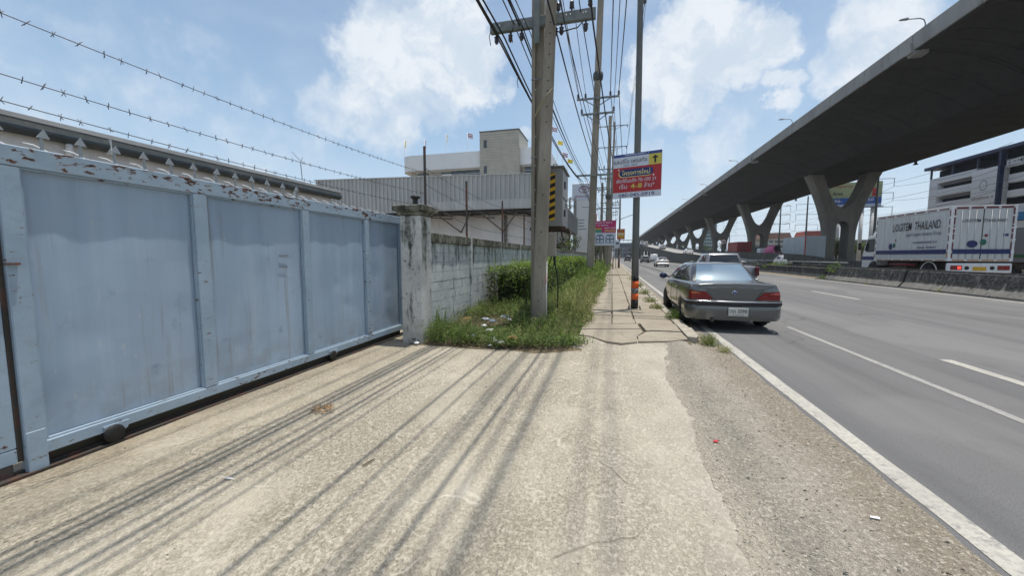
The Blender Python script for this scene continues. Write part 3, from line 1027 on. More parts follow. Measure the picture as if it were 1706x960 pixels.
def median():
    # raised dirt strip behind the barrier, its far edge the kerb of the main carriageway
    mb = MB()
    vs_, fs = [], []
    yy = [-10 + 2.0 * i for i in range(36)] + [80, 120, 300]
    for i, y in enumerate(yy):
        for k, x in enumerate((14.3, 14.6, 14.9, 15.3, 15.62)):
            vs_.append((x, y, .42 + .06 * nz(x * 3, y * .5) if 0 < k < 4 else .25))
        if i:
            for k in range(4):
                a = (i - 1) * 5 + k
                fs.append((a, a + 1, a + 6, a + 5))
    mb.add(vs_, fs, 0, True)
    struct('median_strip', mb, MAT['dirt'])
    # new-jersey barrier units
    prof = [(13.62, 0.0), (13.62, .07), (13.80, .30), (13.93, .82), (13.955, .86), (14.10, .86), (14.125, .82), (14.22, .3), (14.3, 0)]
    y = 15.9
    labs = ['sooty sloped concrete barrier unit at the right edge of the picture, beside the median line',
            'second sooty barrier unit from the right edge, below the rear doors of the white truck',
            'third sooty barrier unit from the right edge, below the rear corner of the white truck',
            'fourth sooty barrier unit from the right edge, below the side of the white truck',
            'fifth sooty barrier unit from the right edge, below the cab of the white truck',
            'last sloped barrier unit of the row, touching the lower weedy wall']
    first = None
    for lab in labs:
        ln = 2.35
        if first is None:
            m = MB()
            m.prism(prof, 'y', 0, ln - .035)
            first = m.mesh('concrete_barrier', MAT['barrier'])
        o = bpy.data.objects.new('concrete_barrier', first)
        COL.objects.link(o)
        o.location = (R.uniform(-.02, .02), y, R.uniform(-.012, .012))
        o.rotation_euler = (0, 0, R.uniform(-.006, .006))
        tag(o, lab, 'barrier', 'sloped concrete barriers along the median')
        y += ln
    # old retaining wall that carries on from the barriers
    m = MB()
    m.prism([(13.75, 0), (13.80, .62), (13.78, .64), (13.78, .74), (14.1, .76), (14.3, .1)], 'y', y + .35, 56)
    t = m.build('low_wall', MAT['barrier'])
    tag(t, 'low sooty concrete wall with weeds on top, left of the sloped barriers', 'wall')
    m = MB()
    m.prism([(13.30, .008), (13.42, .06), (13.78, .12), (13.78, .0)], 'y', y + .5, 58)
    struct('debris_strip', m, MAT['dirt'])
    # concrete kerb wall of the main carriageway
    m = MB()
    m.prism([(15.35, .2), (15.35, .86), (15.58, .86), (15.62, .2)], 'y', 6, 60)
    tag(m.build('low_wall', MAT['barrier']), 'long low concrete wall with pale top edge just below the white box truck', 'wall')
    # tubular guard rail
    t = thing('guard_rail', 'grey tubular guard rail on short posts left of the white box truck', 'guard rail', (16.0, 33, .22))
    m = MB(); m.tube([(0, -1, .85), (0, 20, .85)], .05, 8); m.build('rail', MAT['galv'], t)
    m = MB(); m.tube([(0, -1, .52), (0, 20, .52)], .05, 8); m.build('rail', MAT['galv'], t)
    for k in range(8):
        m = MB(); m.box(-.05, .05, k * 2.8 - .05, k * 2.8 + .05, -.05, .9); m.build('post', MAT['galv'], t)
    # ramp climbing to the viaduct ahead
    def rz(y):
        if y < 60: return .25 + .9 * smooth(42, 60, y)
        pts = [(60, 1.15), (75, 1.45), (100, 2.0), (147, 4.1), (240, 8.2), (420, 12.0)]
        for (a, za), (b, zb) in zip(pts, pts[1:]):
            if y <= b: return za + (zb - za) * (y - a) / (b - a)
        return pts[-1][1]
    def road_z(y):
        return rz(y) if y > 84 else .2 + (rz(84) - .2) * smooth(62, 84, y)
    m = MB(); vs_, fs = [], []
    yy = [42, 50, 56, 62, 68, 75, 85, 100, 115, 130, 147, 180, 240, 320, 420]
    for i, y in enumerate(yy):
        for x in (14.7, 23.0):
            vs_.append((x, y, road_z(y)))
        if i: fs.append((2 * i - 2, 2 * i - 1, 2 * i + 1, 2 * i))
    m.add(vs_, fs)
    struct('ramp_road', m, MAT['rampside'])
    rt = thing('ramp_wall', 'dark sooty side wall and parapet of the ramp rising under the elevated road', 'wall', (14.4, 56, 0))
    m = MB(); vs_, fs = [], []
    ww = [y for y in yy if y >= 56]
    for i, y in enumerate(ww):
        t_ = rz(y) + .32 * smooth(54, 75, y) + .02
        b_ = 0.0 if y <= 116 else t_ - 1.9
        for x in (0, .32):
            vs_ += [(x, y - 56, b_), (x, y - 56, t_)]
        if i:
            a = 4 * (i - 1)
            fs += [(a, a + 4, a + 5, a + 1), (a + 2, a + 3, a + 7, a + 6), (a + 1, a + 5, a + 7, a + 3), (a, a + 2, a + 6, a + 4)]
    fs += [(0, 1, 3, 2), tuple(len(vs_) - 4 + q for q in (0, 2, 3, 1))]
    m.add(vs_, fs)
    m.build('wall', MAT['ramp'], rt)
    m = MB()
    for i, y in enumerate(ww[:-1]):
        y2 = ww[i + 1]
        z1, z2 = rz(y) + .34 * smooth(54, 75, y) + .02, rz(y2) + .34 * smooth(54, 75, y2) + .02
        m.add([(-.06, y - 56, z1 - .12), (-.06, y2 - 56, z2 - .12), (.38, y2 - 56, z2 - .12), (.38, y - 56, z1 - .12), (-.06, y - 56, z1 + .02), (-.06, y2 - 56, z2 + .02), (.38, y2 - 56, z2 + .02), (.38, y - 56, z1 + .02)], [(0, 3, 2, 1), (4, 5, 6, 7), (0, 1, 5, 4), (1, 2, 6, 5), (2, 3, 7, 6), (3, 0, 4, 7)])
    m.build('coping', MAT['barrier'], rt)
    for y in (124, 132, 140, 150, 162, 176, 192, 212, 236):
        m = MB(); m.box(.4, 1.5, y - 56, y - 54.8, -.1, rz(y) - 1.0); m.build('column', MAT['ramp'], rt)
    # far parapet of the ramp, with low posts
    m = MB()
    for (a, b) in zip(yy, yy[1:]):
        if b <= 150:
            z1, z2 = rz(a), rz(b)
            m.add([(22.6, a, z1 - .3), (23, a, z1 - .3), (23, b, z2 - .3), (22.6, b, z2 - .3), (22.6, a, z1 + .75), (23, a, z1 + .75), (23, b, z2 + .75), (22.6, b, z2 + .75)], [(4, 5, 6, 7), (0, 1, 5, 4), (1, 2, 6, 5), (2, 3, 7, 6), (3, 0, 4, 7)])
    tag(m.build('parapet_wall', MAT['ramp']), 'dark parapet wall on the far side of the ramp, below the pier legs', 'wall')
    return rz


RAMP_Z = median()


def overpass():
    t = thing('elevated_highway', 'long dark concrete elevated highway on Y shaped piers crossing above the right', 'elevated road', (36.25, 76, 0))
    span = 36.6
    def section(k=0):
        L = []
        # left half from crown: parapet outside, wing edge, curved underside, box bottom
        pts = [(-12.55, 19.25), (-13.25, 19.25), (-13.25, 18.02), (-12.9, 17.92)]
        for i in range(1, 9):
            u = i / 8
            x = -12.9 + u * (12.9 - 5.15)
            z = 17.92 - 3.0 * (u ** 2.2)
            pts.append((x, z))
        left = pts
        right = [(-x, z) for x, z in reversed(pts)]
        inner = [(12.95, 18.3), (-12.95, 18.3)]
        right[-1] = (12.95, 19.25); left[0] = (-12.95, 19.25)
        return left + right + [(12.95, 18.3), (-12.95, 18.3)]
    sec = section()
    m = MB()
    core = [(x * .992, z + (.06 if z < 18.2 else -.05)) for x, z in sec]
    m.prism(core, 'y', 0, span - .10)
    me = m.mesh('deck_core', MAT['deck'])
    m = MB()
    sl = span / 12
    inner = [(x * .994, z + (.045 if z < 18.2 else -.03)) for x, z in sec]
    ns = len(sec)
    vs_ = [(x, y, z) for pr, y in ((inner, .01), (sec, .07), (sec, sl - .07), (inner, sl - .01)) for x, z in pr]
    m.add(vs_, [(k * ns + i, k * ns + (i + 1) % ns, (k + 1) * ns + (i + 1) % ns, (k + 1) * ns + i) for k in range(3) for i in range(ns)])
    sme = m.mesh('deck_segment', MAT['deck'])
    # parapet outer skin as its own part, a few cm proud of the deck edge, with upright joints
    pm = MB()
    for k in range(6):
        a = k * span / 6
        pm.box(-13.31, -13.10, a + .03, a + span / 6 - .05, 18.0, 19.28)
    pme = pm.mesh('parapet', MAT['parapet'])
    pm = MB()
    pm.box(13.10, 13.31, .03, span - .12, 18.0, 19.28)
    pmr = pm.mesh('parapet', MAT['parapet'])
    # rib band across the underside near each joint
    dm = MB()
    vs_, fs = [], []
    for i in range(17):
        u = i / 16 * 2 - 1
        x = u * 11.5
        au = (12.9 - abs(x)) / (12.9 - 5.15)
        z = 17.92 - 3.0 * (min(1, max(0, au)) ** 2.2)
        for dy in (0, 1.1):
            vs_ += [(x, dy, z - .035), (x, dy, z + .05)]
        if i:
            a = 4 * (i - 1)
            fs += [(a, a + 4, a + 6, a + 2), (a, a + 1, a + 5, a + 4), (a + 2, a + 6, a + 7, a + 3)]
    dm.add(vs_, fs)
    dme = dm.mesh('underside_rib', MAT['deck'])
    for i in range(-2, 17):
        y = i * span
        for nm, mesh_ in (('deck_core', me), ('parapet', pme), ('parapet', pmr)):
            o = bpy.data.objects.new(nm, mesh_); COL.objects.link(o); o.parent = t; o.location = (0, y, 0)
        if i < 8:
            for k in range(12):
                o = bpy.data.objects.new('deck_segment', sme); COL.objects.link(o); o.parent = t; o.location = (0, y + k * sl, 0)
        else:
            o = bpy.data.objects.new('deck_segment', sme); COL.objects.link(o); o.parent = t; o.location = (0, y, 0); o.scale = (1, 12 * .997, 1)
        if i < 6:
            for dy in (.3, span - 1.6):
                o = bpy.data.objects.new('underside_rib', dme); COL.objects.link(o); o.parent = t; o.location = (0, y + dy, 0)
    # drain brackets at the joints
    for i in range(-1, 5):
        m = MB(); m.box(-13.55, -13.31, -.35, .35, 17.75, 18.15); m.box(-13.5, -13.34, -.12, .12, 18.15, 18.6); m.box(-13.3, -12.4, -.4, .4, 17.6, 17.9)
        m.build('joint_bracket', MAT['parapet'], t, loc=(0, i * span, 0))
    # Y shaped piers with an arched opening
    def pier_mesh():
        outer = []
        for z in (0, 3, 5.5, 7, 8.5, 10, 11.5, 13, 14.95):
            w = 2.05 if z <= 5 else 2.05 + 3.05 * ((z - 5) / 9.95) ** 1.55
            outer.append((w, z))
        inner = []
        for i in range(9):
            a = i / 8
            z = 9.2 + 5.75 * a
            w = 3.05 * min(1.0, (a ** .52))
            inner.append((w, z))
        arch = [(.88, .0), (.88, 2.2), (.88, 4.2), (.88, 6.3)] + [(.88 * cos(q), 6.3 + .95 * sin(q)) for q in (.35, .7, 1.05, 1.35)] + [(0, 7.25)]
        m = MB()
        y0, y1 = -1.2, 1.2
        ch = .35
        def face(y, rev):
            # right half as strips: between inner boundary (arch / crotch) and the outer line
            vs_, fs = [], []
            lines = []
            zs = [0, 2.2, 4.2, 5.2, 6.3]
            def ow(z):
                return 2.05 if z <= 5 else 2.05 + 3.05 * ((z - 5) / 9.95) ** 1.55
            for z in zs: lines.append(((.88, z), (ow(z), z)))
            for q in (.35, .7, 1.05, 1.35):
                p = (.88 * cos(q), 6.3 + .95 * sin(q)); lines.append((p, (ow(p[1]), p[1])))
            lines.append(((0, 7.25), (ow(7.25), 7.25)))
            lines.append(((0, 9.2), (ow(9.2), 9.2)))
            for w, z in inner[1:]: lines.append(((w, z), (ow(z), z)))
            return lines
        lines = face(0, False)
        for sgn in (1, -1):
            for y, in ((y0,), (y1,)):
                vs_ = []
                for a, b in lines:
                    vs_ += [(sgn * a[0], y, a[1]), (sgn * (b[0] - ch * .6), y, b[1])]
                m.add(vs_, [(2 * i, 2 * i + 1, 2 * i + 3, 2 * i + 2) for i in range(len(lines) - 1)])
            # outer side with splayed edges
            prof = [(-ch * .6, y0), (0, y0 + ch), (0, y1 - ch), (-ch * .6, y1)]
            vs_ = []
            for a, b in lines:
                for dx, y in prof: vs_.append((sgn * (b[0] + dx), y, b[1]))
            m.add(vs_, [(4 * i + k, 4 * i + k + 1, 4 * i + k + 5, 4 * i + k + 4) for i in range(len(lines) - 1) for k in range(3)])
            # inner reveal
            vs_ = []
            for a, b in lines:
                vs_ += [(sgn * a[0], y0, a[1]), (sgn * a[0], y1, a[1])]
            idx = [i for i in range(len(lines) - 1) if not (lines[i][0] == (0, 7.25))]
            m.add(vs_, [(2 * i, 2 * i + 2, 2 * i + 3, 2 * i + 1) for i in idx], 0, True)
        return m.mesh('pier', MAT['pier'])
    pme = pier_mesh()
    for i in range(0, 14):
        o = bpy.data.objects.new('pier', pme); COL.objects.link(o); o.parent = t; o.location = (0, i * span, 0)
    # little lamps under the right wing
    for i in range(0, 4):
        m = MB(); m.box(-.12, .12, -.12, .12, 0, .25); m.lathe([(.1, 0), (.3, -.28), (0.02, -.34)], n=10)
        m.build('underdeck_lamp', MAT['blackmetal'], t, loc=(4.9, -8 + i * span, 14.72))


overpass()


def lamp_on_deck(y, label):
    t = thing('street_lamp', label, 'street lamp', (23.1, y, 18.3), group='lamps on the elevated highway')
    m = MB(); m.tube([(0, 0, 0), (0, 0, 1.6), (-.15, 0, 1.95), (-.5, 0, 2.10), (-1.6, 0, 2.16)], .055, 8); m.build('pole', MAT['galv'], t)
    m = MB(); m.add([(-2.35, -.14, 2.14), (-1.55, -.14, 2.10), (-1.55, .14, 2.10), (-2.35, .14, 2.14), (-2.3, -.1, 2.22), (-1.6, -.1, 2.30), (-1.6, .1, 2.30), (-2.3, .1, 2.22)], [(0, 3, 2, 1), (4, 5, 6, 7), (0, 1, 5, 4), (1, 2, 6, 5), (2, 3, 7, 6), (3, 0, 4, 7)])
    m.build('lamp_head', MAT['galv'], t)
    t.scale = (.72, .72, .8)


for y, l in ((38.4, 'nearest curved lamp over the parapet of the elevated highway'), (61.2, 'second lamp along the parapet of the elevated highway'), (84.5, 'third lamp along the parapet of the elevated highway'), (110, 'fourth, small lamp along the parapet of the elevated highway'), (136, 'fifth, tiny lamp along the parapet of the elevated highway'), (162, 'sixth, tiny lamp far along the parapet of the elevated highway')):
    lamp_on_deck(y, l)
# ================================================================== the gate side
def gate():
    GX = -3.985
    t = thing('sliding_gate', 'long faded blue steel sliding gate with rusty top rail and spikes', 'gate', (GX, 1.67, 0))
    # local y = world y - 1.67 ; front face at x = 0
    Y = lambda y: y - 1.67
    stiles = [(1.665, 1.775), (2.915, 3.045), (4.29, 4.405), (5.63, 5.735), (6.70, 6.80)]
    def framebar(y0, y1, z0, z1, nm):
        m = MB(); m.cbox(-.075, 0, Y(y0), Y(y1), z0, z1, .006); return m.build(nm, MAT['frame'], t)
    for a, b in stiles:
        framebar(a, b, .205, 2.165, 'stile')
    framebar(1.665, 6.80, 2.168, 2.31, 'top_rail')
    framebar(1.665, 6.80, .108, .202, 'bottom_rail')
    # end post foot with bare patch
    m = MB(); m.cbox(-.07, .004, Y(1.668), Y(1.772), .0, .3, .005); m.build('foot', MAT['frame'], t)
    # buckled sheet panels, set back inside the frame, with a thin stop bead round each
    for i in range(4):
        y0, y1 = stiles[i][1], stiles[i + 1][0]
        m = MB()
        dents = [(R.uniform(y0, y1), R.uniform(.4, 1.7), R.uniform(.08, .2)) for _ in range(4)]
        def fn(u, v, y0=y0, y1=y1, i=i):
            y = y0 - .004 + u * (y1 - y0 + .008); z = .20 + v * 1.97
            e = min(u, 1 - u, v, 1 - v) * 8
            w = min(1.0, e)
            x = -.050 + w * (.013 * nz(y * 1.5 + 7 * i, z * .9, i) + .005 * nz(y * 5.5, z * .6, 4 + 3 * i) + .002 * sin(y * 14 + i))
            for dy_, dz_, rd in dents:
                x -= .006 * math.exp(-((y - dy_) ** 2 + (z - dz_) ** 2) / rd ** 2)
            return (x, Y(y), z)
        m.grid(fn, 48, 56)
        m.build('panel', MAT['panel'], t)
        m = MB()
        b = .012
        m.box(-.044, -.016, Y(y0), Y(y0) + b, .203, 2.166); m.box(-.044, -.016, Y(y1) - b, Y(y1), .203, 2.166)
        m.box(-.043, -.014, Y(y0) + b, Y(y1) - b, .203, .215); m.box(-.043, -.014, Y(y0) + b, Y(y1) - b, 2.154, 2.166)
        m.build('stop_bead', MAT['frame'], t)
    # spear spikes on the near half
    for k in range(15):
        y = 1.70 + k * .212
        if y > 4.3: break
        m = MB()
        lean = R.uniform(-.012, .012)
        m.box(-.045, -.033, Y(y) - .008, Y(y) + .008, 2.29, 2.41)
        m.add([(-.046, Y(y) - .034 + lean, 2.405), (-.032, Y(y) - .034 + lean, 2.405), (-.032, Y(y) + .034 + lean, 2.405), (-.046, Y(y) + .034 + lean, 2.405), (-.039, Y(y) + lean * 1.6, 2.472)], [(0, 3, 2, 1), (0, 1, 4), (1, 2, 4), (2, 3, 4), (3, 0, 4)])
        m.build('spike', MAT['spike'], t)
    # white pickets bent back behind the rail
    for k in range(24):
        y = 1.55 + k * .212
        m = MB()
        m.tube([(-.13, Y(y) + .10, 2.27), (-.135, Y(y) + .02, 2.325), (-.14, Y(y) - .06, 2.362), (-.14, Y(y) - .11, 2.366)], [.007, .007, .007, .004], 6)
        m.build('picket', MAT['hook'], t)
    # handles, patch plates
    m = MB(); m.box(.0, .004, Y(3.93), Y(4.07), 1.545, 1.565); m.box(.0, .004, Y(3.92), Y(4.05), 1.405, 1.422)
    m.build('slot_cover', MAT['spike'], t, loc=(-.042, 0, 0))
    m = MB(); m.box(0, .03, Y(1.65), Y(1.72), 1.49, 1.505); m.build('latch_plate', MAT['rusty'], t)
    # rollers in their housings, and the dark guide channel behind
    for y in (2.16, 4.75):
        m = MB(); m.prism([(Y(y) - .075, .16), (Y(y) + .10, .16), (Y(y) + .085, .10), (Y(y) + .04, .075), (Y(y) - .065, .075)], 'x', -.06, .014); h = m.build('roller_housing', MAT['frame'], t)
        m = MB(); m.lathe([(.02, -.03), (.068, -.03), (.074, -.012), (.06, 0), (.074, .012), (.068, .03), (.02, .03)], (.0, Y(y) - .01, .082), 16, 'x'); m.build('roller', MAT['black'], h)
    m = MB(); m.box(-.10, -.085, .06, 5.1, .008, .12); m.build('guide_channel', mk('olive brown guide beam', (.065, .058, .040), .85, layers=(((.10, .045, .03), 5, .52, .64, .7),)), t)
    # neighbouring leaf at the left edge
    t2 = thing('gate_leaf', 'narrow strip of a second blue gate leaf at the left edge of the picture', 'gate', (GX - .02, 1.632, 0))
    for nm, a in (('stile', (-.12, 0.0, .205, 2.2)), ('stile', (-1.75, -1.62, .205, 2.2)), ('top_rail', (-1.75, 0.0, 2.203, 2.33)), ('bottom_rail', (-1.75, 0.0, .10, .202))):
        m = MB(); m.cbox(-.075, 0, a[0], a[1], a[2], a[3], .006); m.build(nm, MAT['frame'], t2)
    m = MB(); m.grid(lambda u, v: (-.045 + .008 * sin(u * 7), -1.62 + u * 1.5, .2 + v * 2.0), 16, 4); m.build('panel', MAT['panel'], t2)
    m = MB(); m.cbox(-.06, -.01, -.10, -.02, .0, .1, .006); m.build('foot', MAT['rusty'], t2)
    # dark strip put in for the shade of the open gap between the leaves
    m = MB(); m.box(-.10, -.03, 1.636, 1.662, .1, 2.28)
    tag(m.build('gap_shade_strip', MAT['darksteel'], loc=(GX, 0, 0)), 'dark upright strip standing for the shaded gap between the two blue gate leaves', 'strip')
    # floor rail
    m = MB(); m.box(-4.10, -3.96, -4, 6.9, -.02, .012); m.box(-4.045, -4.025, -4, 6.9, .012, .03)
    struct('gate_track', m, MAT['darksteel'])


gate()


def pillar():
    t = thing('gate_pillar', 'mould stained white concrete gate pillar with moulded cap', 'pillar', (-3.42, 6.30, 0))
    m = MB(); m.cbox(-.20, .20, -.20, .20, -.05, 2.262, .012); m.build('shaft', MAT['pillar'], t)
    m = MB(); m.cbox(-.235, .235, -.235, .235, 2.265, 2.318, .01); c = m.build('cap', MAT['coping'], t)
    m = MB()
    m.add([(sx * a, sy * a2, z) for z, a, a2 in ((2.320, .25, .25), (2.345, .295, .295), (2.42, .295, .295), (2.435, .27, .27)) for sx, sy in ((-1, -1), (1, -1), (1, 1), (-1, 1))],
          [(4 * k + i, 4 * k + (i + 1) % 4, 4 * k + 4 + (i + 1) % 4, 4 * k + 4 + i) for k in range(3) for i in range(4)] + [(3, 2, 1, 0), (12, 13, 14, 15)])
    m.build('cap_slab', MAT['coping'], c)
    m = MB(); m.lathe([(.07, 2.43), (.05, 2.46), (.042, 2.53), (.05, 2.56), (.085, 2.575), (.085, 2.605), (.06, 2.62), (.0001, 2.622)], (0, 0, 0), 14)
    tag(m.build('post_lamp', MAT['blackmetal'], loc=(-3.41, 6.28, .004)), 'black empty lamp holder standing on top of the gate pillar', 'lamp')


pillar()


def block_wall():
    t = thing('block_wall', 'long mould stained concrete block wall running away behind the hedge', 'wall', (-3.4, 6.66, 0))
    # mortar core
    m = MB(); m.box(-.14, -.012, -.155, 54, 0, 1.80); m.build('mortar_core', MAT['mortar'], t)
    posts = [2.33 + 2.62 * i for i in range(20)]
    bl = {}
    def block(ln):
        k = round(ln, 3)
        if k not in bl:
            m = MB(); m.box(-.13, 0, .0006, ln - .0006, .004, .190)
            bl[k] = m.mesh('block', MAT['block'])
        return bl[k]
    y0 = -.155
    for bi in range(3):
        y1 = posts[bi] - .07
        for c in range(9):
            z = .07 + c * .194
            y = y0
            first = True
            while y < y1 - .03:
                ln = .39
                if first and c % 2: ln = .195
                first = False
                ln = min(ln, y1 - y)
                o = bpy.data.objects.new('block', block(ln)); COL.objects.link(o); o.parent = t
                o.location = (R.uniform(-.003, .002), y, z)
                y += ln
        y0 = posts[bi] + .07
    m = MB()
    for bi in range(3, 19):
        a, b = posts[bi - 1] + .07, posts[bi] - .07
        for c in range(9):
            z = .07 + c * .194
            m.box(-.13, 0, a, b, z + .004, z + .190)
    tag(m.build('block', MAT['block'], t), kind='stuff')
    for i, y in enumerate(posts):
        m = MB(); m.cbox(-.15, .035, y - .065, y + .065, -.05, 1.99, .008); m.build('post', MAT['block'], t)
        a = -.155 if i == 0 else posts[i - 1] + .068
        m = MB(); m.cbox(-.15, .05, a, y - .068, 1.818, 2.0, .008); m.build('coping', MAT['coping'], t)


block_wall()

FPX = -3.47


def fence_posts():
    spots = [(6.78, 2.44, 3.62, 'tall dark steel fence post standing behind the gate pillar cap'),
             (8.93, 1.99, 3.37, 'rusty steel fence post over the first wall post right of the pillar'),
             (12.10, 1.99, 3.33, 'rusty steel fence post in front of the grey cladding, second from the pillar'),
             (15.28, 1.99, 3.30, 'short rusty steel fence post just left of the concrete utility pole'),
             (18.5, 1.99, 3.3, 'rusty steel fence post half hidden behind the concrete utility pole'),
             (21.7, 1.99, 3.3, 'thin steel fence post below the roof corner of the clad building'),
             (25, 1.99, 3.3, 'thin steel fence post right of the striped cabinet, above the far wall')]
    for y, z0, z1, lab in spots:
        m = MB()
        w = .055
        m.box(-w / 2, w / 2, -.004, .004, z0, z1); m.box(-w / 2, -w / 2 + .008, .004, w, z0, z1)
        tag(m.build('fence_post', MAT['rusty'], loc=(FPX, y, 0), rot=(0, 0, R.uniform(-.2, .1))), lab, 'fence post', 'steel posts carrying the barbed wire')


fence_posts()


def barbed(name_label, pts, seed, r=.0033):
    rr = random.Random(seed)
    m = MB()
    fine = []
    for a, b in zip(pts, pts[1:]):
        d = (Vector(b) - Vector(a)).length
        n = max(4, int(d / .25))
        seg = sag(a, b, .012 * d, n)
        fine += seg if not fine else seg[1:]
    m.tube(fine, r, 5)
    # barbs
    acc = 0.0
    for a, b in zip(fine, fine[1:]):
        d = (b - a).length
        k = 0.06 + acc
        while k < d:
            p = a.lerp(b, k / d) + Vector((0, 0, rr.uniform(-.004, .004)))
            for q in range(2):
                dv = Vector((rr.uniform(-.5, .5), rr.uniform(-.6, .6), rr.choice((-1, 1)) * rr.uniform(.6, 1))).normalized() * rr.uniform(.018, .028)
                m.tube([p - dv, p + dv], .0021, 4)
            k += rr.uniform(.085, .125)
        acc = max(0.0, k - d - .06) if k > d else 0
    tag(m.build('barbed_wire', MAT['wire'], fix=False), name_label, 'barbed wire', 'strands of barbed wire above gate and wall')


W = [(3.10, 3.07, 'top'), (2.72, 2.71, 'middle'), (2.50, 2.45, 'lowest')]
barbed('top strand of barbed wire over the gate, left of the tall fence post', [(FPX, -.6, 3.00), (FPX, 6.78, 3.12)], 1)
barbed('middle strand of barbed wire over the gate, left of the tall fence post', [(FPX, -.6, 2.66), (FPX, 6.78, 2.74)], 2)
barbed('lowest strand of barbed wire over the gate, left of the tall fence post', [(FPX, -.6, 2.54), (FPX, 6.78, 2.50)], 3)
barbed('top strand of barbed wire along the wall, right of the tall fence post', [(FPX, 6.78, 3.22), (FPX, 8.93, 3.12), (FPX, 12.1, 3.1), (FPX, 15.28, 3.05), (FPX, 18.5, 3.05), (FPX, 25, 3.05)], 4, .0036)
barbed('middle strand of barbed wire along the wall, right of the tall fence post', [(FPX, 6.78, 2.92), (FPX, 8.93, 2.78), (FPX, 12.1, 2.75), (FPX, 15.28, 2.7), (FPX, 18.5, 2.7), (FPX, 25, 2.7)], 5, .0036)
barbed('lowest strand of barbed wire along the wall, right of the tall fence post', [(FPX, 6.78, 2.62), (FPX, 8.93, 2.32), (FPX, 12.1, 2.3), (FPX, 15.28, 2.3), (FPX, 18.5, 2.3), (FPX, 25, 2.3)], 6, .0036)
m = MB(); m.tube([(FPX + .01, 3.76, 2.68), (FPX + .02, 3.72, 2.60), (FPX, 3.75, 2.52), (FPX + .015, 3.74, 2.42)], .004, 5)
m.tube([(FPX + .01, 3.74, 2.63), (FPX + .02, 3.60, 2.70)], .003, 4)
tag(m.build('loose_wire', MAT['wire']), 'loose end of wire dangling between the lower two barbed strands', 'wire')


def warehouse():
    t = thing('warehouse', 'low pale walled warehouse with dark eaves gutter behind the blue gate', 'building', (-9.4, -8, 0))
    m = MB(); m.box(-14, .33, 0, 19.0, 0, 3.50); m.build('wall', MAT['whitewall'], t)
    m = MB()
    m.prism([(0.48, 3.64), (0.48, 3.70), (-7, 4.75), (-14.4, 3.70), (-14.4, 3.6), (-7, 4.65)], 'y', -.3, 19.3); m.build('roof', MAT['rooftile'], t)
    m = MB(); m.prism([(.36, 3.46), (.36, 3.63), (.50, 3.65), (.54, 3.52), (.44, 3.44)], 'y', -.3, 19.3); m.build('gutter', MAT['gutter'], t)
    m = MB(); m.box(.545, .56, -.3, 19.3, 3.665, 3.735); m.build('roof_edge', MAT['corr'], t)
    for y in (12.6, 17.4):
        m = MB(); m.tube([(.42, y, 3.45), (.42, y, 3.35), (.39, y, 3.2), (.39, y, .2)], .05, 8); m.build('downpipe', MAT['whitewall'], t)
    for y in (2.5, 9.5, 13.1):
        m = MB(); m.box(.365, .545, y, y + .02, 3.40, 3.66); m.build('gutter_bracket', MAT['hook'], t)


warehouse()


def corrugated(m, p0, p1, z0, z1, pitch=.42, depth=.06, outward=(0, -1), mi=0):
    """trapezoid-ribbed sheet from p0 to p1 (xy), between z0 and z1 (z may be callables of u)"""
    a, b = Vector(p0).to_3d(), Vector(p1).to_3d()
    L_ = (b - a).length
    o = Vector((outward[0], outward[1], 0))
    n = int(L_ / pitch)
    us = []
    for i in range(n):
        for f, d in ((0.0, 0), (.55, 0), (.66, 1), (.88, 1), (1.0, 0)):
            if f == 1.0 and i < n - 1: continue
            us.append(((i + f) / n, d))
    zz0 = z0 if callable(z0) else (lambda u: z0)
    zz1 = z1 if callable(z1) else (lambda u: z1)
    vs_, fs = [], []
    for i, (u, d) in enumerate(us):
        p = a.lerp(b, u) + o * depth * d
        vs_ += [(p.x, p.y, zz0(u)), (p.x, p.y, zz1(u))]
        if i: fs.append((2 * i - 2, 2 * i, 2 * i + 1, 2 * i - 1))
    m.add(vs_, fs, mi)


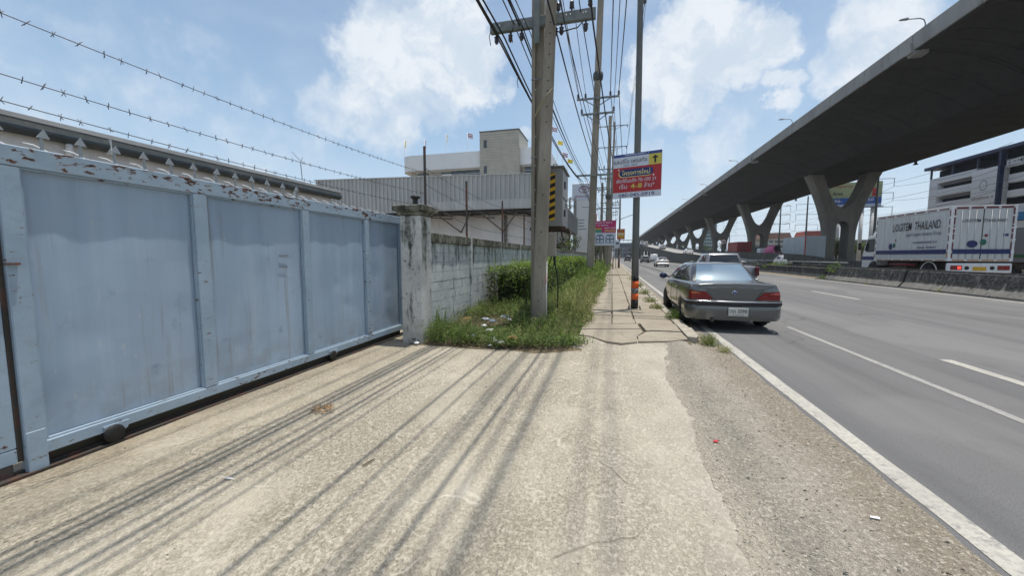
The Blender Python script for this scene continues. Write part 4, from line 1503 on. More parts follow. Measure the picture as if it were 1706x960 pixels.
def clad_building():
    t = thing('clad_building', 'factory shed with grey ribbed metal fascia and pale walls below', 'building', (-5.0, 25, 0))
    FW = 16.9
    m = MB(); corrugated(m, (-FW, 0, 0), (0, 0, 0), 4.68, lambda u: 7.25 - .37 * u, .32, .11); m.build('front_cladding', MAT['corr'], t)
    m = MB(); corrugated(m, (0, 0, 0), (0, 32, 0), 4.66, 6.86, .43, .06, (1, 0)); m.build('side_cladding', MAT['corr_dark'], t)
    m = MB(); m.box(-FW - .05, .1, -.02, .02, 0, 0.001)
    # top trim and roof
    m = MB(); m.add([(-FW - .06, -.09, 7.25), (.09, -.09, 6.88), (.09, 32, 6.88), (-FW - .06, 32, 7.25), (-FW - .06, -.09, 7.32), (.09, -.09, 6.95), (.09, 32, 6.95), (-FW - .06, 32, 7.32)], [(0, 3, 2, 1), (4, 5, 6, 7), (0, 1, 5, 4), (1, 2, 6, 5), (2, 3, 7, 6), (3, 0, 4, 7)])
    m.build('roof', MAT['corr'], t)
    # horizontal lap band seen low on the fascia
    m = MB(); m.box(-8.2, -.2, -.085, -.078, 4.72, 5.32); m.build('patched_strip', MAT['corr'], t)
    m = MB(); m.box(-FW, .03, 0.03, .06, 4.6, 4.68); m.box(-FW, .03, .03, 31.9, 4.62, 4.66); m.build('eaves_underside', MAT['blackmetal'], t)
    # pale lower walls, set back, with panel joints
    for k in range(7):
        x1 = -1.1 - k * 2.2
        m = MB(); m.cbox(x1 - 2.19, x1, 2.0, 2.2, 0, 4.55, .012); m.build('wall_panel', MAT['whitewall'], t)
    for k in range(10):
        m = MB(); m.cbox(-1.15, -1.0, 2.21 + k * 3.0, 5.2 + k * 3.0, 0, 4.55, .012); m.build('side_wall_panel', MAT['whitewall'], t)
    m = MB(); m.box(-12.9, -11.2, 1.9, 1.98, .2, 4.2); m.build('door_opening', MAT['black'], t)
    for x in (-10.2, -2.6):
        m = MB(); m.box(x, x + .22, 1.85, 1.99, 0, 4.5); m.build('column', MAT['steel_beam'], t)
    # roof struts under the fascia
    for x in (-12.5, -9.2, -5.9, -2.6):
        for a, b in (((x, 1.95, 3.35), (x + 1.4, .2, 4.55)), ((x, 1.95, 3.3), (x - 1.2, .3, 4.5)), ((x - .6, .25, 4.5), (x + 2.6, 1.9, 4.3))):
            m = MB(); m.bar(a, b, .07); m.build('roof_strut', MAT['steel_beam'], t)


clad_building()


def office():
    t = thing('office_building', 'white office block with rounded roof band and beige tiled stair tower', 'building', (-14.0, 60, 0))
    # main volume, set back below the roof band
    m = MB(); m.box(-19.8, 4, 1.2, 18, 0, 15.9); m.build('wall', MAT['tile'], t)
    # rounded white roof band
    pts = []
    r = 2.2
    x0 = -21.4
    for i in range(7):
        a = pi + i / 6 * pi / 2
        pts.append((x0 + r + r * cos(a), r + r * sin(a)))
    poly = [(x0, 18)] + pts + [(4, 0), (4, 18)]
    m = MB(); m.prism(poly, 'z', 15.9, 18.45, 0); m.build('roof_band', MAT['officewhite'], t)
    inner = [(x0 + 1.4, 17.9)] + [(x0 + 1.4 + (p[0] - x0) * .9, p[1] + .9) for p in pts] + [(3.9, .9), (3.9, 17.9)]
    m = MB(); m.prism(inner, 'z', 15.78, 15.895); m.build('soffit', MAT['officewhite'], t)
    m = MB(); m.box(-17.5, -8.2, 3, 12, 18.455, 18.95); m.build('roof_plant', MAT['corr_dark'], t)
    m = MB(); m.box(-15.5, 3.95, .75, 1.15, 13.6, 14.68); m.build('sill_band', MAT['officewhite'], t)
    for (xa, xb) in ((-12.4, -9.8), (-9.7, -6.9), (.3, 3.6)):
        m = MB(); m.box(xa, xb, 1.08, 1.19, 14.7, 15.72); w = m.build('window', MAT['glass'], t)
        m = MB(); m.box(xa - .05, xb + .05, 1.02, 1.075, 15.16, 15.22); m.build('frame', MAT['white'], w)
    for xa in (-18.6, -14.2):
        m = MB(); m.box(xa, xa + 2.0, 1.08, 1.19, 14.75, 15.6); w = m.build('window', MAT['glass'], t)
        m = MB(); m.box(xa + .1, xa + 1.9, 1.0, 1.07, 15.05, 15.3); m.build('awning', MAT['white'], w)
    # stair tower with tile courses
    m = MB(); m.box(-6.55, -.35, -.9, 5.5, 0, 21.0); tw = m.build('tower', MAT['tile'], t)
    for k in range(18):
        z = 13.9 + k * .39
        m = MB(); m.box(-6.63, -.27, -.98, 5.58, z, z + .33); m.build('tile_course', MAT['tile'], tw)
    m = MB(); m.box(-6.7, -.2, -1.05, 5.65, 21.0, 21.12); m.build('tower_cap', MAT['rooftile'], tw)
    for z in (14.6, 18.55):
        m = MB(); m.box(-5.95, -5.45, -1.03, -.985, z, z + 1.15); m.build('slit_window', MAT['glass'], tw)


office()


def flag(x, y, z, h, col, lab, cols=None, wave=0.0, limp=False):
    t = thing('flag', lab, 'flag', (x, y, z), group='flags on the office roof')
    m = MB(); m.tube([(0, 0, 0), (0, 0, h)], .045, 6); m.build('pole', MAT['white'], t)
    m = MB()
    cs = cols or [col]
    n = len(cs)
    for i in range(n):
        def fn(u, v, i=i):
            q = (i + v) / n
            wl = .3 if limp else 1.05
            return (.05 + u * wl * .9, .15 * sin(u * 5 + q) * (1 if not limp else 2), h - .08 - q * (.72 if not limp else .8) - u * (.35 if not limp else .75))
        m.grid(fn, 6, 2, i)
    m.build('cloth', cs, t)


FY = flat('flag yellow', (.75, .58, .06), .7); FR = flat('flag red', (.42, .03, .05), .7); FW_ = flat('flag white', (.7, .7, .7), .7); FB = flat('flag blue', (.035, .04, .16), .7)
flag(-35.2, 61.5, 18.4, 3.3, FY, 'yellow flag at the left corner of the office roof', limp=True)
flag(-31.9, 62.5, 18.4, 3.4, FR, 'limp striped flag, second from the left on the office roof', [FR, FW_, FB, FW_, FR], limp=True)
flag(-27.9, 62.5, 18.4, 4.0, FY, 'limp yellow flag in the middle of the office roof', limp=True)
t_ = flag(-24.0, 62.5, 18.4, 3.9, FR, 'red white and blue flag flying left of the stair tower', [FR, FW_, FB, FW_, FR])
flag(-10.9, 70, 20.6, 4.0, FR, 'striped flag flying above the striped cabinet, upper of the pair', [FR, FW_, FB, FW_, FR])
flag(-10.0, 71, 19.0, 3.5, FY, 'yellow flag right of the pole above the striped cabinet', None)
flag(-9.1, 71, 16.9, 3.4, FR, 'small striped flag behind the overhead cables above the striped cabinet', [FR, FW_, FB, FW_, FR])
flag(-8.3, 72, 16.2, 3.2, FY, 'yellow flag lowest of those above the striped cabinet', None)


def dealer_sign():
    t = thing('pylon_sign', 'tall white car dealer pylon sign with oval emblem and red name', 'sign', (-5.2, 70, 0))
    m = MB(); m.cbox(-1.9, 1.95, -.35, .35, 11.45, 14.35, .08); p = m.build('sign_box', MAT['sign_white'], t)
    m = MB(); m.cbox(-1.1, 1.5, -.3, .3, 0, 11.44, .05); s = m.build('column', MAT['officewhite'], t)
    m = MB(); m.cbox(-1.65, -1.15, -.3, .3, 0, 11.4, .04); m.build('side_column', MAT['corr_dark'], t)
    red = flat('sign dark red lettering', (.22, .05, .07), .5)
    m = MB(); lettering(m, 'TOYOTA', .1, 12.02, -.352, width=2.9, height=.42, bold=.02, depth=.01); m.build('lettering', red, p)
    # three nested ovals
    m = MB()
    def ring(cx, cz, rx, rz, w, n=28):
        vs_, fs = [], []
        for i in range(n):
            a = 2 * pi * i / n
            vs_ += [(cx + rx * cos(a), -.364, cz + rz * sin(a)), (cx + (rx - w) * cos(a), -.364, cz + (rz - w * .8) * sin(a))]
        for i in range(n):
            a, b = 2 * i, 2 * ((i + 1) % n)
            fs.append((a, b, b + 1, a + 1))
        m.add(vs_, fs)
    ring(.15, 13.25, .95, .62, .13); ring(.15, 13.5, .62, .3, .1); ring(.15, 13.28, .26, .56, .1)
    m.build('emblem', red, p)
    m = MB()
    for i, w in enumerate((.9, .8, .85, 1.2)):
        m.box(-.75, -.75 + w * 1.2, -.312, -.306, 7.9 - i * .55, 8.05 - i * .55)
    m.box(-.2, 1.0, -.312, -.306, 10.1, 10.22)
    m.build('small_lettering', MAT['corr_dark'], s)


dealer_sign()
# ================================================================== poles, cables, signs
def tapered_post(m, base, top, w0, w1, d0=None, d1=None, c=.18, mi=0):
    """square post with splayed corners"""
    d0 = w0 if d0 is None else d0; d1 = w1 if d1 is None else d1
    vs_ = []
    for (p, w, d) in ((base, w0, d0), (top, w1, d1)):
        a, b = w / 2, d / 2
        k = min(a, b) * c * 2
        for x, y in ((-a + k, -b), (a - k, -b), (a, -b + k), (a, b - k), (a - k, b), (-a + k, b), (-a, b - k), (-a, -b + k)):
            vs_.append((p[0] + x, p[1] + y, p[2]))
    fs = [(i, (i + 1) % 8, 8 + (i + 1) % 8, 8 + i) for i in range(8)] + [tuple(reversed(range(8))), tuple(range(8, 16))]
    m.add(vs_, fs, mi)


def insulator(parent, x, y, z, h=.26, r=.075, down=False):
    s = -1 if down else 1
    m = MB()
    prof = [(.018, 0), (.018, .06 * s)]
    n = 3
    for i in range(n):
        a = (.06 + i * (h - .08) / n) * s
        prof += [(r * (.8 + .2 * (i == 0)), a + .005 * s), (r * .95, a + .02 * s), (.03, a + .04 * s)]
    prof += [(.025, h * s), (.0001, (h + .01) * s)]
    m.lathe(prof, (x, y, z), 10)
    m.build('insulator', MAT['ceramic'], parent)


def pole_one():
    t = thing('utility_pole', 'nearest concrete utility pole, two legs joined, standing in the weeds', 'utility pole', (-1.5, 8.0, 0), group='concrete utility poles')
    # front leg, leaning to the right
    m = MB(); tapered_post(m, (-.02, 0, -.1), (.42, .0, 11.5), .285, .135, .22, .14); b = m.build('front_leg', MAT['pole'], t)
    for z in [.62, 1.33, 2.05, 2.8, 3.5, 4.25, 4.55, 4.85, 5.05, 5.3, 5.55, 5.75, 5.95, 6.15, 6.35, 6.6, 6.9]:
        f = (z + .1) / 11.6
        cx = -.02 + .44 * f; d = .22 - .08 * f
        m = MB(); m.lathe([(.0001, -.004), (.014, -.004), (.014, .01)], (cx + .012, -d / 2 + .001, z), 8, 'y'); m.build('bolt_hole', MAT['hole'], b)
    # rear leg with a recessed web
    m = MB()
    m.box(-.20, -.125, .16, .36, 0, 12.2); m.box(-.02, .055, .16, .36, 0, 12.2); m.box(-.125, -.02, .23, .29, 0, 12.2)
    a = m.build('rear_leg', MAT['pole'], t)
    for z in (.9, 1.7, 2.35, 2.65, 2.95, 3.45, 4.05, 4.5, 5.0):
        m = MB(); m.lathe([(.0001, -.02), (.012, -.02), (.012, .0)], (-.11, .155, z), 6, 'y'); m.build('bolt', MAT['hook'], a)
    # grounding pipe along the leg
    m = MB(); m.tube([(.16, .05, 0), (.16, .05, 1.45)], .016, 8); m.build('conduit', MAT['hook'], t)
    m = MB(); m.cbox(.135, .165, -.03, .06, .98, 1.22, .004); m.build('red_marker', MAT['sign_red'], t)
    # crossarm and its bracket plate
    m = MB(); m.cbox(-1.07, 1.09, .045, .155, 6.20, 6.40, .012); c = m.build('crossarm', MAT['armgrey'], t)
    m = MB(); m.cbox(-.135, -.01, .0, .040, 5.85, 6.75, .008); m.build('bracket_plate', MAT['armgrey'], t)
    for x in (-.86, -.5, -.42, -.34, .25, .45, .52, .60, .85, .9):
        m = MB(); m.lathe([(.0001, -.012), (.013, -.012), (.013, .0)], (x, .044, 6.32), 6, 'y'); m.build('bolt', MAT['hook'], c)
    for x in (-.94, -.64, -.4, .30, .42, .9):
        insulator(c, x, .1, 6.19, .2, .05, True)
    for x in (.35, .62, .98):
        insulator(c, x, .1, 6.41, .2, .05)
    m = MB()
    m.tube([(.2, .05, 6.1), (.4, .02, 6.0), (.75, .0, 6.03), (.85, .03, 6.15)], .012, 6)
    m.build('jumper_cable', MAT['cable'], c)
    # piece of dead branch caught on the pole
    m = MB(); m.tube([(-.05, -.2, 4.33), (.05, -.22, 4.52), (.18, -.2, 4.72), (.30, -.19, 4.86)], [.02, .022, .018, .008], 6); m.tube([(.02, -.2, 4.45), (.05, -.2, 4.3), (.06, -.2, 4.24)], [.012, .01, .004], 5)
    tag(m.build('dead_frond', mk('dry frond', (.27, .235, .15), .9), loc=(-1.5, 8.0, 0)), 'dry palm frond stem caught on the nearest utility pole', 'branch')
    # straps
    for z in (2.52, 3.62, 5.2):
        m = MB(); m.box(-.208, .0, .150, .158, z, z + .025); m.build('strap', MAT['galv'], t)


pole_one()


def cabinet():
    t = thing('electric_cabinet', 'grey electrical cabinet with yellow and black hazard stripes on the pole', 'cabinet', (-1.75, 8.6, 2.22))
    m = MB(); m.cbox(0, .64, 0, 1.08, 0, 1.28, .012); m.build('body', MAT['cab'], t)
    m = MB(); m.add([(-.04, -.05, 1.28), (.70, -.05, 1.28), (.70, 1.13, 1.28), (-.04, 1.13, 1.28), (-.04, -.05, 1.34), (.70, -.05, 1.30), (.70, 1.13, 1.30), (-.04, 1.13, 1.34)], [(0, 3, 2, 1), (4, 5, 6, 7), (0, 1, 5, 4), (1, 2, 6, 5), (2, 3, 7, 6), (3, 0, 4, 7)]); m.build('roof', MAT['cab'], t)
    # hazard stripes: a yellow board with slanting black bars
    m = MB(); m.box(.30, .50, -.006, -.001, .13, 1.16); b = m.build('stripe_board', MAT['yellow'], t)
    k = 0
    z = .13
    while z < 1.16:
        a, c_ = z, z + .085
        lo = lambda q: max(.13, min(1.16, q))
        pts = [(.30, lo(a - .0)), (.50, lo(a + .075)), (.50, lo(c_ + .075)), (.30, lo(c_))]
        m = MB(); m.add([(x, -.0085, zz) for x, zz in pts], [(0, 1, 2, 3)]); m.build('black_bar', MAT['black'], b)
        z += .167
    # side doors
    for z0, z1 in ((.02, .62), (.66, 1.24)):
        m = MB(); m.cbox(.642, .662, .04, 1.04, z0, z1, .006); d = m.build('door', MAT['cabdoor'], t)
        m = MB(); m.cbox(.664, .69, .30, .40, (z0 + z1) / 2 - .09, (z0 + z1) / 2 + .07, .008); m.build('handle', MAT['blackmetal'], d)
    m = MB()
    for i in range(4): m.box(.663, .668, .5, .85, .47 + i * .03, .485 + i * .03)
    m.build('louvre', MAT['galv'], t)
    m = MB(); m.lathe([(.05, 1.34), (.05, 1.345), (.0001, 1.346)], (.3, .3, 0), 8); m.tube([(.42, .25, 1.33), (.42, .25, 1.40), (.47, .25, 1.42), (.5, .25, 1.38)], .012, 6); m.build('lifting_eye', MAT['galv'], t)
    # bracket beams and cables below
    for y in (.15, .85):
        m = MB(); m.box(-.1, .72, y, y + .07, -.075, -.003); m.build('bracket_beam', MAT['darksteel'], t)
    t2 = thing('meter_box', 'small dusty box with looped black cables under the striped cabinet', 'box', (-1.42, 8.55, 1.55))
    m = MB(); m.cbox(0, .20, 0, .2, 0, .52, .01); m.build('body', mk('dusty beige box', (.34, .315, .27), .7), t2)
    m = MB()
    m.tube([(.10, .1, .0), (.06, .1, -.12), (.02, .12, -.2), (.10, .1, -.28), (.16, .1, -.2), (.14, .1, 0)], .014, 6)
    m.tube([(.17, .1, 0), (.18, .12, -.2), (.22, .15, -.42), (.24, .15, -.7), (.22, .2, -1.3)], .014, 6)
    m.tube([(.2, .05, .25), (.35, .15, .30), (.48, .35, .42), (.50, .4, .62)], .013, 6)
    m.tube([(.2, .05, .2), (.33, .1, .22), (.45, .2, .2), (.50, .25, .21)], .012, 6)
    m.tube([(.28, .3, .62), (.3, .3, .45), (.36, .35, .36), (.3, .2, .3)], .018, 6)
    m.build('cables', MAT['cable'], t2)


cabinet()


def steel_arm(t, x0, x1, z, y=0.0, braces=True, nm='crossarm', px=0.0):
    m = MB(); m.box(x0, x1, y - .32, y - .23, z - .05, z + .06)
    if braces:
        for sx in (x0, x1):
            mid = px + (sx - px) * .62
            m.bar((px, y - .275, z - .55), (mid, y - .275, z - .05), .05)
    return m.build(nm, MAT['galv'], t)


def pole_far(loc, lean, h, w0, w1, arms, lab, sleeve=None):
    t = thing('utility_pole', lab, 'utility pole', loc, group='concrete utility poles')
    m = MB(); tapered_post(m, (0, 0, -.1), (lean, 0, h), w0, w1, w0 * .8, w1 * .8); m.build('shaft', MAT['pole'], t)
    for x0, x1, z, ins, up in arms:
        px = lean * z / h
        a = steel_arm(t, x0, x1, z, px=px, braces=(up != 0))
        for x in ins:
            insulator(a, x, -.275, z + .06 if up >= 0 else z - .05, .34 if up > 0 else .3, .09, up < 0)
    if sleeve:
        px = lean * sleeve / h
        m = MB(); m.lathe([(.20, -.28), (.30, -.2), (.33, 0), (.31, .22), (.22, .30)], (px + .02, 0, sleeve), 14); m.build('cable_sleeve', mk('dark sleeve %g' % loc[1], (.06, .07, .068), .7), t)
    return t


P2 = (-1.45, 26.6, 0)
pole_far(P2, .46, 20.5, .50, .36, [(-1.0, 1.68, 11.75, (-.93, -.45, 1.12, 1.64), 1), (-.72, 1.40, 10.78, (-.68, 1.35), 1), (-.95, 2.1, 6.87, (), 0), (-.4, 3.2, 19.2, (3.05,), -1)],
         'tall concrete utility pole in the grass, second from the camera', 13.2)
pole_far((-.62, 45.2, 0), .10, 17.0, .52, .34, [(-1.1, 1.2, 11.2, (-1.0, -.45, .5, 1.1), 1), (-.9, 1.0, 10.2, (-.8, .9), 1), (-1.4, 1.3, 6.9, (), 0), (-1.3, 1.2, 9.0, (-1.0, 1.0), -1)],
         'thick concrete pole with a dark round joint, behind the pink signboard', 8.2)
pole_far((-1.35, 47.5, 0), .05, 10.2, .36, .26, [(-.9, .9, 9.6, (-.8, 0.1, .8), 1)], 'thinner concrete pole beside the thick one behind the pink signboard')
pole_far((-.55, 64.0, 0), .5, 22.5, .5, .26, [(-2.0, 2.55, 21.8, (-1.9, 2.4), -1), (-2.0, 2.45, 18.6, (-1.9, 2.3), -1), (-1.5, 1.6, 11.3, (-1.3, -.5, .7, 1.4), 1), (-1.5, 1.5, 10.0, (-1.2, 1.2), 1)],
         'tallest far utility pole with two long crossarms left of the red sign')
pole_far((-.55, 83.0, 0), .1, 15.0, .5, .3, [(-1.6, 1.6, 12.0, (-1.5, -.5, .5, 1.5), 1), (-1.4, 1.4, 10.6, (-1.3, 1.3), 1), (-1.3, 1.3, 7.0, (), 0)], 'far utility pole, fifth from the camera along the pavement')
pole_far((-.5, 102.0, 0), .1, 15.0, .5, .3, [(-1.6, 1.6, 12.0, (-1.5, -.5, .5, 1.5), 1), (-1.4, 1.4, 10.6, (-1.3, 1.3), 1), (-1.3, 1.3, 7.0, (), 0)], 'far utility pole, sixth from the camera along the pavement')
pole_far((-.5, 124.0, 0), .1, 14.0, .5, .3, [(-1.6, 1.6, 12.0, (), 1), (-1.4, 1.4, 10.4, (), 1)], 'farthest utility pole along the pavement, above the distant trees')
# pole by the dealer pylon
pole_far((-5.6, 52, 0), .0, 9.3, .3, .22, [(-.6, .9, 9.0, (-.4, .2, .7), 1), (-.6, .9, 8.2, (.2, .7), -1)], 'utility pole in front of the white dealer pylon sign')


def cables():
    YS = [-12.0, 8.1, 26.3, 45.0, 64.0, 83.0, 102.0, 124.0]
    def run(lab, heights, r, sg=.25, mat='cable', y0=0, n=10, cat='cable', grp='overhead cables along the poles'):
        m = MB()
        pts = []
        for i in range(len(heights) - 1):
            a = Vector((heights[i][0], YS[i + y0], heights[i][1])); b = Vector((heights[i + 1][0], YS[i + 1 + y0], heights[i + 1][1]))
            s = sag(a, b, sg if i + y0 < 6 else .5, n)
            pts += s if not pts else s[1:]
        m.tube(pts, r, 6)
        tag(m.build('overhead_cable', MAT[mat], fix=False), lab, cat, grp)
    rr = random.Random(5)
    # thick telephone bundles on the left end of the crossarm
    names = ['outermost left', 'second from left', 'third from left', 'fourth from left', 'fifth from left', 'sixth from left', 'seventh from left']
    for i, (x, z, r, s) in enumerate(((-2.42, 6.12, .017, .25), (-2.34, 6.05, .021, .36), (-2.27, 6.10, .018, .45), (-2.05, 6.30, .012, .30), (-1.93, 6.26, .019, .35), (-1.86, 6.20, .012, .5), (-1.72, 6.12, .009, .62))):
        x2 = -2.30 + i * .14
        run('thick black telephone cable, %s of those left of the nearest pole' % names[i], [(x - .02, z + .25), (x, z), (x2, 6.66 - .06 * (i % 3)), (-1.9 + i * .16, 6.75), (-1.7 + i * .15, 6.8), (-1.7 + i * .15, 6.8), (-1.7 + i * .15, 6.8), (-1.7 + i * .15, 6.8)], r, s)
    names = ['leftmost', 'second', 'third', 'rightmost']
    for i, (x, z, r, s) in enumerate(((-1.20, 6.12, .016, .4), (-.98, 6.05, .011, .3), (-.70, 6.35, .010, .25), (-.46, 6.12, .017, .35))):
        run('black cable on the right half of the near crossarm, %s of four' % names[i], [(x, z + .25), (x, z), (-.9 + i * .35, 6.72), (-.5 + i * .25, 6.8), (-.3 + i * .25, 6.8), (-.3 + i * .25, 6.8), (-.3 + i * .25, 6.8), (-.3 + i * .25, 6.8)], r, s)
    # medium voltage lines
    for i, (x, z, l) in enumerate(((-2.38, 12.15, 'far left'), (-1.90, 12.15, 'inner left'), (-.33, 12.15, 'inner right'), (.19, 12.15, 'far right'), (-2.13, 11.18, 'lower left'), (-.10, 11.18, 'lower right'))):
        run('bare power line on the tall second pole, %s insulator' % l, [(x + .4, z + .3), (x + .3, z + .05), (x, z), (x + .75, 11.6 - .9 * (i > 3)), (x + 1.05, 11.6 - .9 * (i > 3)), (x + 1.0, 12.3 - .9 * (i > 3)), (x + 1.0, 12.3 - .9 * (i > 3)), (x + 1.0, 12.3)], .016 if i not in (2, 3) else .024, .35, 'wire_bare')
    # high line on long insulator strings
    for i, (x, z) in enumerate(((1.58, 16.95), (1.66, 16.85), (1.50, 17.1))):
        run('thin high power line right of the lamp post, strand %s' % ('nearest the lamp post', 'farthest right', 'highest')[i], [(x + .35 - .3 * i, z + 1.5), (x + .25 - .3 * i, z + .8), (x, z), (x + .15, 18.8), (1.9, 18.4 + .3 * i), (1.8, 18.4), (1.8, 18.4), (1.8, 18.4)], .014 if i < 2 else .010, .7, 'wire_bare')
    m = MB()
    prof = [(.02, 0)]
    for i in range(7):
        prof += [(.13, -.08 - i * .14), (.13, -.11 - i * .14), (.04, -.14 - i * .14)]
    prof += [(.02, -1.15)]
    m.lathe(prof, (1.60, 26.3, 18.1), 12)
    tag(m.build('insulator_string', MAT['ceramic']), 'dark string of disc insulators beside the lamp post at the top', 'insulator')
    # wire tails dangling from the bundle
    m = MB()
    for a in ((-2.40, 7.6, 6.0), (-2.30, 9.5, 5.95), (-2.0, 7.8, 6.1), (-1.95, 10.3, 5.85)):
        m.tube([a, (a[0] - .04, a[1], a[2] - .12), (a[0] - .02, a[1] + .02, a[2] - .28)], .008, 5)
    tag(m.build('cable_ties', MAT['cable'], fix=False), 'loose cable tails hanging from the black telephone bundle', 'cable')
    # short drop line to the dealer pole
    m = MB()
    for dz in (0, .5): m.tube(sag((-5.3, 52, 8.9 - dz), (-16, 57, 9.3 - dz), .5, 8), .022, 5)
    tag(m.build('service_wire', MAT['cable'], fix=False), 'pair of service wires left of the dealer pylon pole', 'cable')


cables()


def lamp_post():
    t = thing('lamp_post', 'grey street lamp post with orange hazard bands carrying the red sign', 'lamp post', (.615, 10.95, .10))
    m = MB(); m.lathe([(.097, .0), (.09, 2.0), (.083, 5.0), (.073, 8.0), (.06, 12.0)], (0, 0, 0), 12)
    p = m.build('pole', MAT['lamp_pole'], t)
    p.rotation_euler = (0, radians(-.35), 0)
    m = MB(); m.tube([(0, 0, 11.9), (.1, 0, 12.5), (.7, 0, 12.9), (2.2, 0, 13.1)], .05, 8); m.build('arm', MAT['lamp_pole'], t)
    m = MB(); m.cbox(2.1, 2.9, -.15, .15, 13.02, 13.18, .05); m.build('lamp_head', MAT['galv'], t)
    def band(z0, z1, mat, nm, r=.1005):
        m = MB(); m.lathe([(r - .003, z0), (r - .003, z1)], (0, 0, 0), 16); m.build(nm, MAT[mat], t)
    band(.0 + .02, .27, 'black', 'black_band'); band(.271, .435, 'orange', 'orange_band'); band(.436, .58, 'galv', 'grey_band'); band(.581, .775, 'orange', 'orange_band'); band(.776, .90, 'black', 'black_band', .0995)
    m = MB(); m.cbox(-.2, .2, -.17, .17, -.02, .018, .006); b = m.build('base_plate', MAT['kerb'], t)
    for sx, sy in ((-1, -1), (1, -1), (1, 1), (-1, 1)):
        m = MB(); m.lathe([(.022, .018), (.022, .045), (.012, .046), (.012, .085), (.0001, .086)], (sx * .145, sy * .12, 0), 6); m.build('anchor_bolt', MAT['darksteel'], b)
    # foundation collar
    m = MB(); m.cbox(-.27, .30, -.24, .24, -.06, -.004, .01); m.build('footing', MAT['slab'], b)


lamp_post()


def ad_board():
    """project sign on the lamp post"""
    t = thing('advertising_sign', 'square red, blue and white Thai property sign with yellow arrow on the lamp post', 'sign', (.575, 10.80, 3.68), rz=radians(-17))
    W_, H_ = 1.24, 1.15
    m = MB(); m.box(-W_ / 2, W_ / 2, 0, .035, -H_ / 2, H_ / 2); m.build('board', MAT['signback'], t)
    def patch(x0, x1, z0, z1, mat, nm, d=.003):
        m = MB(); m.add([(x0, -d, z0), (x1, -d, z0), (x1, -d, z1), (x0, -d, z1)], [(0, 1, 2, 3)]); return m.build(nm, MAT[mat], t)
    X = W_ / 2; Z = H_ / 2
    patch(-X, X, Z - .075, Z, 'sign_blue', 'blue_band')
    patch(-X, .30, Z - .345, Z - .075, 'sign_white', 'white_field')
    patch(.30, X, Z - .345, Z - .075, 'sign_yellow', 'yellow_field')
    patch(-X, X, -Z + .15, Z - .345, 'sign_red', 'red_field')
    patch(-X, X, -Z, -Z + .15, 'sign_white', 'phone_band')
    # rounded navy lozenge with pale outline
    def lozenge(x0, x1, z0, z1, y, mat, nm):
        r = (z1 - z0) / 2; cz = (z0 + z1) / 2
        pts = [(x0 + r + r * cos(a), cz + r * sin(a)) for a in [pi / 2 + pi * i / 8 for i in range(9)]] + [(x1 - r + r * cos(a), cz + r * sin(a)) for a in [-pi / 2 + pi * i / 8 for i in range(9)]]
        m = MB(); m.add([(px, y, pz) for px, pz in pts], [tuple(range(len(pts)))]); m.build(nm, MAT[mat], t)
    lozenge(-.475, .415, -.035, .165, -.005, 'sign_cream', 'lozenge_outline')
    lozenge(-.455, .425, -.02, .175, -.0065, 'navy', 'lozenge')
    for cx, cz in ((-.475, .175), (.43, -.035)):
        m = MB(); m.lathe([(.022, -.009), (.022, -.004)], (cx, 0, cz), 12, 'y'); m.build('dot', MAT['white'], t)
    def tx(body, cx, cz, w, h, mat, nm='lettering', bold=.0, d=.009):
        m = MB(); lettering(m, body, cx, cz, 0, width=w, height=h, bold=bold, depth=d); m.build(nm, MAT[mat], t)
    tx('แลนซีโอ เพรสทีจ', -.17, Z - .185, .86, .125, 'ink')
    tx('บางนา - ศรีวารี', -.17, Z - .295, .36, .06, 'ink', bold=-.005)
    m = MB(); print_row(m, .0, Z - .037, .62, .036, 3, -.009); m.build('small_print', MAT['sign_white'], t)
    tx('โครงการใหม่', -.02, .085, .72, .135, 'sign_cream', bold=.004)
    tx('ฟังก์ชั่นอลัง 70-100 วา', -.02, -.115, 1.02, .115, 'sign_white', bold=.004)
    tx('เริ่ม', -.34, -.265, .20, .13, 'sign_white'); tx('4-8', .0, -.275, .30, .125, 'sign_yellow', bold=.015); tx('ล้าน*', .33, -.265, .26, .13, 'sign_white')
    tx('080-045-0919', .0, -Z + .072, .92, .095, 'navy', bold=.004)
    m = MB()
    m.add([(x + .46, -.006, z + Z - .21) for x, z in ((-.022, -.095), (.022, -.095), (.022, .03), (.065, .012), (.065, .045), (0, .10), (-.065, .045), (-.065, .012), (-.022, .03))], [(0, 1, 2, 8), (2, 3, 4, 5), (8, 2, 5), (8, 5, 6, 7)])
    m.build('arrow', MAT['ink'], t)
    # brackets behind
    for z in (-.35, .35):
        m = MB(); m.box(-.14, .2, .036, .06, z, z + .04); m.build('clamp', MAT['galv'], t)


ad_board()


